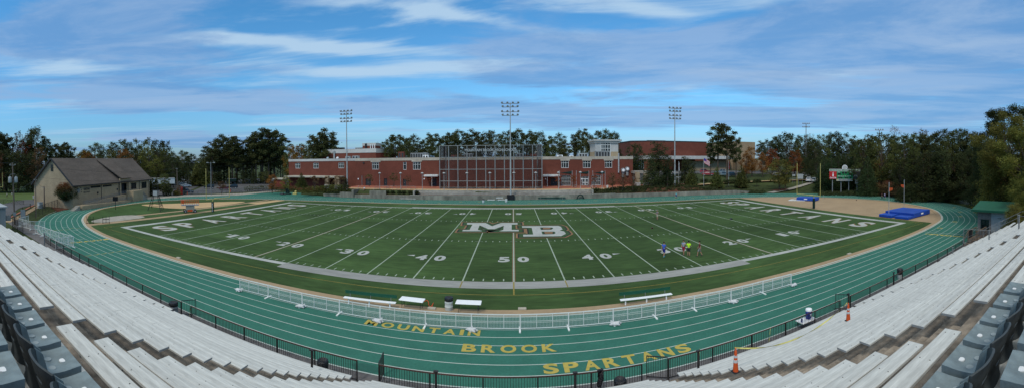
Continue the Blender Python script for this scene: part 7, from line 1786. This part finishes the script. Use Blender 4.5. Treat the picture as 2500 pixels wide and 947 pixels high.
for i, px in enumerate((443.5,449.5)):
    x, y = g(px,475.0); m = MB()
    for k in range(6): m.box(-.5,.5,-.5,.5,.06+k*.42,.40+k*.42)
    solo('tool_cabinet', m, 'red' if i == 0 else 'black', ('red tiered box at the lot entrance','black tiered box beside the red one')[i], 'box', loc=(x,y,0), rz=-(px-X0)/F)
for nm in [o for o in C.objects if o.name.startswith('crate')]: bpy.data.objects.remove(nm)
def lotcone(px, py, lab): x, y = g(px, py); t = thing('traffic_cone', lab, 'traffic cone', (x,y,0)); part('base', MB().box(-.25,.25,-.25,.25,0,.06), 'black', t); part('body', MB().lathe([(.2,.06),(.05,1.15)], n=10), 'orange', t)
lotcone(457,475,'small orange cone by the red tiered box'); lotcone(562.5,469,'small orange cone in the parking lot between the goalposts')
# white trailers beyond the lot
def trailer(px0, px1, pyt, pyb, r, lab, d=3., mt_='frame_white'): x, y, zt = gd(px0, pyt, r); x1, y1, _ = gd(px1, pyt, r); l = math.hypot(x1-x, y1-y); t = thing('trailer', lab, 'trailer', (x,y,0), math.atan2(y1-y, x1-x)); zb = max(0,gd(px0,pyb,r)[2]); part('body', MB().bbox(0,l,0,d,zb+.4,zt,.08), mt_, t); part('roof_edge', MB().box(-.05,l+.05,-.05,d+.05,zt,zt+.1), 'grey_metal', t); part('chassis', MB().box(.3,l-.3,.3,d-.3,zb,zb+.4), 'board_dark', t)
trailer(363,427,437,452,150,'long low white building right of the gabled roof',8.); trailer(466,480,425,438,190,'tall pale box shed above the row of cars'); trailer(479,504,436,447,178,'white trailer behind the silver saloon'); trailer(555,577,437,445,184,'dark green covered trailer at the back of the lot',3.,'pad_green')
# right-hand things: mats, standards, scoreboard, building
def mat(loc, rz, lx, ly, h, lab, nose=True, logo=True):
    t = thing('landing_mat', lab, 'mat', loc, rz); part('cushion', MB().bbox(-lx/2,lx/2,-ly/2,ly/2,.12,h,.06), 'pad_blue', t); part('pallet', MB().box(-lx/2+.2,lx/2-.2,-ly/2+.2,ly/2-.2,0,.12), 'black', t)
    if nose: part('front_cushion', MB().bbox(-lx/2-2.2,-lx/2-.02,-ly/2,-.3,.1,h*.55,.06).bbox(-lx/2-2.2,-lx/2-.02,.3,ly/2,.1,h*.6,.06), 'pad_blue', t)
    if logo: part('label_patch', MB().box(-.5,.4,-ly/2-.012,-ly/2-.002,h*.45,h*.75), 'plastic_white', t)
    return t
a, b, c = Vector((60.1,3.67,0)), Vector((60.6,-.6,0)), Vector((66.3,.3,0))
mat((64.3,3.6,0), R(100-90+0)-R(10), 6.6, 6.4, .95, 'large blue pole vault landing mat on the tan apron', True)
a = g(1945,489); b = g(2010,488); mat((69.6,36.6,0), R(-65), 5.2, 3.2, .85, 'smaller blue high jump mat behind the right goalpost', False)
t = thing('mat_frame', 'white folded frame lying left of the blue high jump mat', 'frame', (*g(1946,489.5),0), R(-50)); part('frame', MB().bbox(-2.2,2.2,-.7,.7,.02,.14,.03).path([(-1.8,.4,.2),(.4,.6,.7)],.06), 'frame_white', t)
for px, py, pt, lab in ((2170,528,445,'pole vault standard with an orange flag on the near side of the mat'),(2207,513,439,'pole vault standard with an orange flag on the far side of the mat')):
    x, y = g(px, py); h_ = gd(px, pt, math.hypot(x,y+CD))[2]; t = thing('vault_standard', lab, 'standard', (x,y,0), -(px-X0)/F); part('pole', MB().tube((0,0,0),(0,0,h_),.055,n=8), 'light_metal', t); part('base', MB().box(-.4,.4,-.5,.5,0,.1), 'grey_metal', t)
    s_ = 1 if px < 2190 else -1; m = MB()
    for k in range(4): m.box(*sorted((s_*(.05+k*.17),s_*(.17+k*.17))),-.01,.01,h_-1.75+k*.08*1,h_-1.1-.0*k)
    m.box(*sorted((0,s_*.7)),-.02,-.012,h_-1.2,h_-1.08); part('flag', m, 'orange', t)
solo('upright_peg', MB().lathe([(.05,0),(.05,1.2)], n=6), 'light_metal', 'thin pale peg at the right corner of the high jump mat', 'peg', loc=(*g(2010.5,487),0))
sb_l, sb_r = Vector(gd(2025,413,118)), Vector(gd(2100,413,118)); base_z = H(sb_l.x, sb_l.y); sb = thing('scoreboard', 'large school scoreboard on posts among dark conifers at the right bend', 'scoreboard', (sb_l.x, sb_l.y, 0), math.atan2(sb_r.y-sb_l.y, sb_r.x-sb_l.x)); SW = (sb_r-sb_l).length
zt, zm, zb = gd(2025,413,118)[2], gd(2025,418.5,118)[2], gd(2025,437,118)[2]; zl = gd(2045,442,118)[2]
hd_ = part('header', MB().box(0,SW,-.2,.2,zm,zt), 'cream', sb); l_ = MB(); letters(l_, 'MOUNTAIN BROOK SPARTANS', (.2,-.215,zm+.12), (1,0,0), (0,0,1), SW-.4, zt-zm-.24, .02); part('lettering', l_, 'board_green', hd_)
e_ = part('emblem_disc', MB().lathe([(.85,.15),(.85,-.15)], (SW*.5,0,zt+.45), 24, 'y'), 'plastic_white', sb); part('emblem_ring', MB().lathe([(.72,-.155),(.70,-.165)], (SW*.5,0,zt+.45), 24, 'y'), 'cream', e_)
rp_ = part('side_panel', MB().box(0,SW*.235,-.2,.2,zb,zm-.01), 'red', sb, label='red advertising panel'); bo = MB(); cx_ = SW*.12
bo.add([(cx_+s*x,-.215,zb+z) for s, prf in ((-1,[(.16,.75),(.18,1.3),(.13,1.6),(.07,1.85),(.07,2.1)]),(1,[(.07,2.1),(.07,1.85),(.13,1.6),(.18,1.3),(.16,.75)])) for x, z in prf], [tuple(range(9,-1,-1))]); part('bottle_shape', bo, 'plastic_white', rp_)
l_ = MB(); vs_, fs_, tw_s = text('Coca-Cola', .01); l_.add([(.12+(v[0]/tw_s*(SW*.235-.3))+v[1]*.1, -.215, zb+.15+v[1]*.48) for v in vs_], fs_); part('lettering', l_, 'plastic_white', rp_)
mp_ = part('score_panel', MB().box(SW*.24,SW*.76,-.22,.2,zb,zm-.01), 'board_green', sb); ds = MB()
for x0, x1, z0_, z1_ in ((.28,.34,.55,.8),(.345,.375,.55,.8),(.41,.48,.68,.95),(.50,.57,.68,.95),(.64,.69,.55,.8),(.695,.73,.55,.8),(.29,.36,.05,.25),(.37,.42,.05,.25),(.50,.55,.05,.25),(.56,.6,.05,.25),(.66,.72,.05,.25),(.45,.47,.5,.6)): ds.box(SW*x0,SW*x1,-.235,-.221,zb+(zm-zb)*z0_,zb+(zm-zb)*z1_)
part('digit_window', ds, 'black', mp_)
for w_, x0, x1, z0_ in (('HOME',.26,.34,.85),('GUEST',.65,.74,.85),('DOWN TO GO',.27,.47,.33),('BALL ON QTR',.50,.70,.33)): l_ = MB(); letters(l_, w_, (SW*x0,-.238,zb+(zm-zb)*z0_), (1,0,0), (0,0,1), SW*(x1-x0), .2, .02); part('lettering', l_, 'plastic_white', mp_)
part('side_panel', MB().box(SW*.765,SW,-.2,.2,zb,zm-.01), 'board_dark', sb, label='dark advertising panel with pale marks'); part('panel_marks', MB().box(SW*.80,SW*.90,-.22,-.201,zb+1.0,zb+1.25).box(SW*.78,SW*.93,-.22,-.201,zb+.75,zb+.85), 'light_metal', sb)
lb_ = part('lower_panel', MB().box(SW*.23,SW*.755,-.26,.0,zl,zb-.02), 'cream', sb); l_ = MB(); letters(l_, 'MOUNTAIN BROOK SPORTS CORP.', (SW*.30,-.275,zl+.15), (1,0,0), (0,0,1), SW*.43, .32, .03); part('lettering', l_, 'board_dark', lb_); part('badge', MB().box(SW*.245,SW*.285,-.275,-.262,zl+.1,zl+.55), 'goal_yellow', lb_)
for u in (.10,.38,.63,.90): part('post', MB().box(SW*u-.12,SW*u+.12,.21,.45,base_z-1.2,zm), 'grey_metal', sb)
part('meter_box', MB().box(SW*.84,SW*.94,-.1,.15,zl-.9,zb-.15), 'grey_metal', sb)
# the small block building, wooden stairs and right wall
bb = thing('block_building', 'small grey block building with a green metal roof at the end of the stand', 'building', (48.2,-16.5,0))
bb.rotation_euler = (0,0,R(0)); wz0, wz1 = gx_ = 2.0, 3.2
wy0, wy1 = -.75, -1.95
part('block_wall', MB().box(0,.3,-1.9+.0,0,0,1.62).box(0,.3,-1.9,0,2.95,4.15).box(0,.3,-.45,0,1.62,2.95).box(0,.3,-1.9,-1.62,1.62,2.95).box(0.3,6,-.3,0,0,4.15), 'block', bb); part('side_wall', MB().box(0.02,.3,-5,-1.91,0,4.15), 'light_metal', bb)
part('rear_wall', MB().box(5.7,6,-5,-.31,0,4.15).box(.3,5.7,-5,-4.7,0,4.1), 'block', bb)
f_ = part('window', MB().box(-.03,.06,-1.62,-.45,1.62,1.72).box(-.03,.06,-1.62,-.45,2.85,2.95).box(-.03,.06,-.55,-.45,1.72,2.85).box(-.03,.06,-1.62,-1.52,1.72,2.85).box(-.03,.06,-1.07,-1.0,1.72,2.85).box(-.03,.06,-1.52,-.55,2.25,2.32), 'pad_green', bb); part('pane', MB().box(.1,.14,-1.62,-.45,1.62,2.95), 'glass', f_)
rm = MB(); slab(rm, (-.7,.7,4.22),(-.7,-5.6,4.22),(3.,-5.6,5.1),(3.,.7,5.1),-.14); slab(rm, (3.,.7,5.1),(3.,-5.6,5.1),(6.7,-5.6,4.3),(6.7,.7,4.3),-.14); part('roof', rm, 'roof_green', bb); part('fascia', MB().box(-.74,-.70,-5.6,.7,4.0,4.28), 'roof_green', bb)
ws_ = thing('wooden_stairs', 'weathered wooden stairs and ramp rails beside the block building', 'stairs', (43.4,-16.6,0)); m = MB()
for i in range(5): m.box(i*.30,i*.30+.32,-1.0,.2,.16*(i+1)-.05,.16*(i+1))
part('tread', m, 'wood', ws_); part('landing', MB().box(1.5,4.6,-1.2,.2,.78,.86), 'wood', ws_)
for x, y, h_ in ((0,.2,1.1),(1.5,.2,1.9),(1.5,-1.0,1.9),(3.,-1.2,2.0),(3.,.2,1.9),(4.5,-1.2,2.0),(4.5,.2,1.9)): part('post', MB().box(x-.06,x+.06,y-.06,y+.06,0,h_), 'wood', ws_)
part('rail', MB().tube((0,.2,1.1),(1.5,.2,1.9),.05).tube((1.5,.2,1.9),(4.5,.2,1.9),.05).tube((3,-1.2,2.0),(4.5,-1.2,2.0),.05).tube((1.5,-1.,1.9),(3,-1.2,2.0),.05), 'wood', ws_)
m = MB()
for i in range(9): m.box(1.6+i*.15,1.63+i*.15,.17,.23,.86,1.85)
part('baluster', m, 'rail', ws_)
rl = thing('stand_railing', 'two-bar grey pipe railing stepping up the right end of the stand', 'railing', (41.6,-17.0,0)); m = MB()
for k in (1., .55): m.path([(0,0,.4+1.1*k),(0,-7,4.0+1.1*k),(-7.2,-9,5.1+1.1*k),(-7.2,-15,8.2+1.1*k)], .03, 6)
for u in range(4): m.tube((0,-u*2.2,.3+u*1.13),(0,-u*2.2,1.5+u*1.13),.03)
for u in range(4): m.tube((-7.2,-9-u*2,5.0+u*1.03),(-7.2,-9-u*2,6.2+u*1.03),.03)
part('pipe', m, 'grey_metal', rl)
wl_ = thing('retaining_wall', 'low curved concrete wall beyond the right bend, by the block building', 'wall', (0,0,0)); rw = [(79.0,-6.6),(81.5,-4.8),(84.2,-2.2),(87.0,1.2),(89.2,4.8)]; m = MB()
for i in range(4): a, b = rw[i], rw[i+1]; hA, hB = (1.5,1.6,1.4,1.0,.45)[i], (1.5,1.6,1.4,1.0,.45)[i+1]; m.add([(a[0]+.4,a[1]-.3,-.1),(b[0]+.4,b[1]-.3,-.1),(b[0]+.9,b[1]-.6,-.1),(a[0]+.9,a[1]-.6,-.1),(a[0]+.4,a[1]-.3,hA),(b[0]+.4,b[1]-.3,hB),(b[0]+.9,b[1]-.6,hB),(a[0]+.9,a[1]-.6,hA)], [(0,3,2,1),(4,5,6,7),(0,1,5,4),(1,2,6,5),(2,3,7,6),(3,0,4,7)])
part('wall_face', m, 'wall_concrete', wl_)
# flags
def flag(px, pyb, pyt, r, mats, lab, kind):
    x, y, zb = gd(px, pyb, r); zb = H(x, y); zt = gd(px, pyt, r)[2]; t = thing('flagpole', lab, 'flagpole', (x,y,zb), -(px-X0)/F); h = zt-zb
    part('pole', MB().tube((0,0,-.2),(0,0,h),.09,.05,8), 'light_metal', t)
    def cloth(u0, u1, v0, v1, m_, nm='stripe'):
        mb = MB(); n = 5; vs = []
        for i in range(n+1):
            for j in (0, 1):
                u = u0+(u1-u0)*i/n; v = v0+(v1-v0)*j
                if kind == 'wave': p = (.1+u*1.9, .12*math.sin(u*6), h-.3-v*1.7-u*.9-.2*u*u)
                else: p = (.08+.25*v*(.4+u*.2), .1*math.sin(v*9+u*4), h-.3-u*2.6-v*.3)
                vs.append(p)
        mb.add(vs, [(2*i,2*i+1,2*i+3,2*i+2) for i in range(n)]); mb.add([(a,b+.01,c) for a,b,c in vs], [(2*i+2,2*i+3,2*i+1,2*i) for i in range(n)]); return mb
    f_ = part('flag', cloth(0,1,0,1,mats[0]), mats[0], t)
    if kind == 'wave':
        for k in range(7): mb = cloth(0,1,k*2/13.,(k*2+1)/13.,'red'); mb.v = [(a,b-.02,c) for a,b,c in mb.v]; part('stripe', mb, 'red', f_)
        mb = cloth(0,.42,0,.5,'x'); mb.v = [(a,b-.035,c) for a,b,c in mb.v]; part('canton', mb, 'cooler_blue', f_)
flag(1718,450,384,125,['white_cloth'],'flagpole flying a striped flag with a blue corner','wave'); flag(1657,458,394,122,['white_cloth'],'flagpole with a limp white flag right of the mast','limp'); flag(1779,440,392,132,['red'],'flagpole with a limp red flag by the tall pines','limp')
for px, py, w_, h_, r, lab in ((1938,428,1.1,.6,132,'small pale sign on the fence behind the lawn'),(1954,431,2.0,1.7,134,'large pale square sign by the conifers'),(1654,436,2.2,1.3,124,'grey square sign behind the floodlight mast on the hillside')):
    x, y, z = gd(px, py, r); t = thing('sign', lab, 'sign', (x,y,z), -(px-X0)/F); part('panel', MB().box(-w_/2,w_/2,-.04,0,-h_/2,h_/2), 'light_metal', t); part('post', MB().tube((-w_*.35,.05,-h_/2),(-w_*.35,.05,-3),.05).tube((w_*.35,.05,-h_/2),(w_*.35,.05,-3),.05), 'grey_metal', t)
x, y, z = gd(1928,422,140); solo('fire_hydrant', MB().lathe([(.2,0),(.16,.1),(.14,.55),(.18,.6),(.12,.75),(.03,.85)], n=10).tube((-.25,0,.5),(.25,0,.5),.08), 'goal_yellow', 'yellow fire hydrant at the kerb behind the goalpost', 'hydrant', loc=(x,y,H(x,y)))
# gateway pillars right of the school, distant buildings
for i, (px0, px1, pyt) in enumerate(((1553,1562,421),(1574,1583,423))):
    x0, zt = gy(px0, pyt, 79); x1 = gy(px1, pyt, 79)[0]; t = thing('gate_pillar', ('left','right')[i]+' one of the two brick gateway pillars right of the school', 'pillar', (x0,79,2.1)); part('shaft', MB().box(0,x1-x0,0,1.2,1.2,zt-2.1), 'tanbrick', t); part('plinth', MB().bbox(-.2,x1-x0+.2,-.2,1.4,0,1.2,.05), 'cream', t)
x0, zt = gy(1550,418,82); x1 = gy(1585,418,82)[0]; t = thing('canopy', 'flat grey canopy over the brick gateway', 'canopy', (x0,82,2.1)); part('roof', MB().box(0,x1-x0,0,4,zt-2.9,zt-2.1), 'concrete', t); part('post', MB().box(.5,1.2,1,2,0,zt-2.9).box(x1-x0-1.4,x1-x0-.8,1,2,0,zt-2.9), 'brick', t)
for i, (px0, px1, pyt) in enumerate(((793,801,430),(817,827,430))):
    x0, zt = gy(px0, pyt, 80); x1 = gy(px1, pyt, 80)[0]; t = thing('gate_pillar', ('left','right')[i]+' one of the two tan pillars before the left wing', 'pillar', (x0,80,1.4)); part('shaft', MB().box(0,x1-x0,0,1.1,1.2,zt-1.4), 'tanblock', t); part('plinth', MB().bbox(-.2,x1-x0+.2,-.2,1.3,0,1.2,.05), 'cream', t)
x, y, _ = gd(2262,440,155); ho = thing('house', 'low brick house with a white gutter glimpsed through the right wood', 'house', (x,y,4.5), R(-60)); part('wall', MB().box(-14,14,0,8,0,4.2), 'brick', ho); part('roof', MB().prism([(-14.5,-.6),(14.5,-.6),(14.5,8.6),(-14.5,8.6)], 4.2, 5.6), 'roof', ho); part('gutter', MB().box(-14.5,14.5,-.75,-.61,4.1,4.4), 'plastic_white', ho); w2 = part('window', MB().box(-9,-7,-.1,-.01,1,3).box(4,6,-.1,-.01,1,3), 'glass', ho)
x, y, _ = gd(2210,440,150); ho = thing('house', 'low building with a dark roof behind the small orange trees', 'house', (x,y,4.5), R(-55)); part('wall', MB().box(-7,7,0,8,0,3.6), 'cream', ho); part('roof', MB().prism([(-7.5,-.6),(7.5,-.6),(7.5,8.6),(-7.5,8.6)], 3.6, 5.2), 'board_dark', ho)
# plaza tables
for i, px in enumerate((1405,1436,1455)): 
    x = gy(px,452,79)[0]; t = thing('picnic_table', 'grey metal plaza table with seats near the glass doors, %s from the left' % ORD[i], 'table', (x,79,2.24)); part('table_top', MB().lathe([(.6,.74),(.6,.78)], n=12), 'grey_metal', t); part('stem', MB().lathe([(.25,0),(.05,.1),(.05,.74)], n=8), 'grey_metal', t)
    for k in range(3): part('seat', MB().lathe([(.03,0),(.03,.42),(.2,.42),(.2,.46)], (.95*math.cos(k*2.1),.95*math.sin(k*2.1),0), 8), 'grey_metal', t)
for i, px in enumerate((1381,1422,1462)):
    x, z = gy(px,423,80); t = thing('shade_sail', 'dark green triangular shade sail over the plaza doors, %s from the left' % ORD[i], 'awning', (x,80,2.2)); part('sail', MB().add([(-1.7,0,z-2.1),(1.9,0,z-1.6),(1.9,2.5,z-2.7),(-1.7,.03,z-2.15),(1.9,.03,z-2.4)], [(0,1,4,3),(0,2,1)]), 'pad_green', t)
    for s_ in (-1.9, 2.0): part('post', MB().tube((s_,0,0),(s_,0,z-1.4),.06), 'light_metal', t)
barrel(0,0,'pale plaza bin at the top of the sloping handrail',r=(gy(1483,458,73)[0],73),z=2.24,bag=False)

# sources that were never placed are dropped
for P_ in [p for l in TP_.values() for p in l]+list(NT_.values())+list(CARP.values()):
    if not P_.used:
        for ch in [c for c in C.objects if c.parent == P_.o]: bpy.data.objects.remove(ch)
        bpy.data.objects.remove(P_.o)
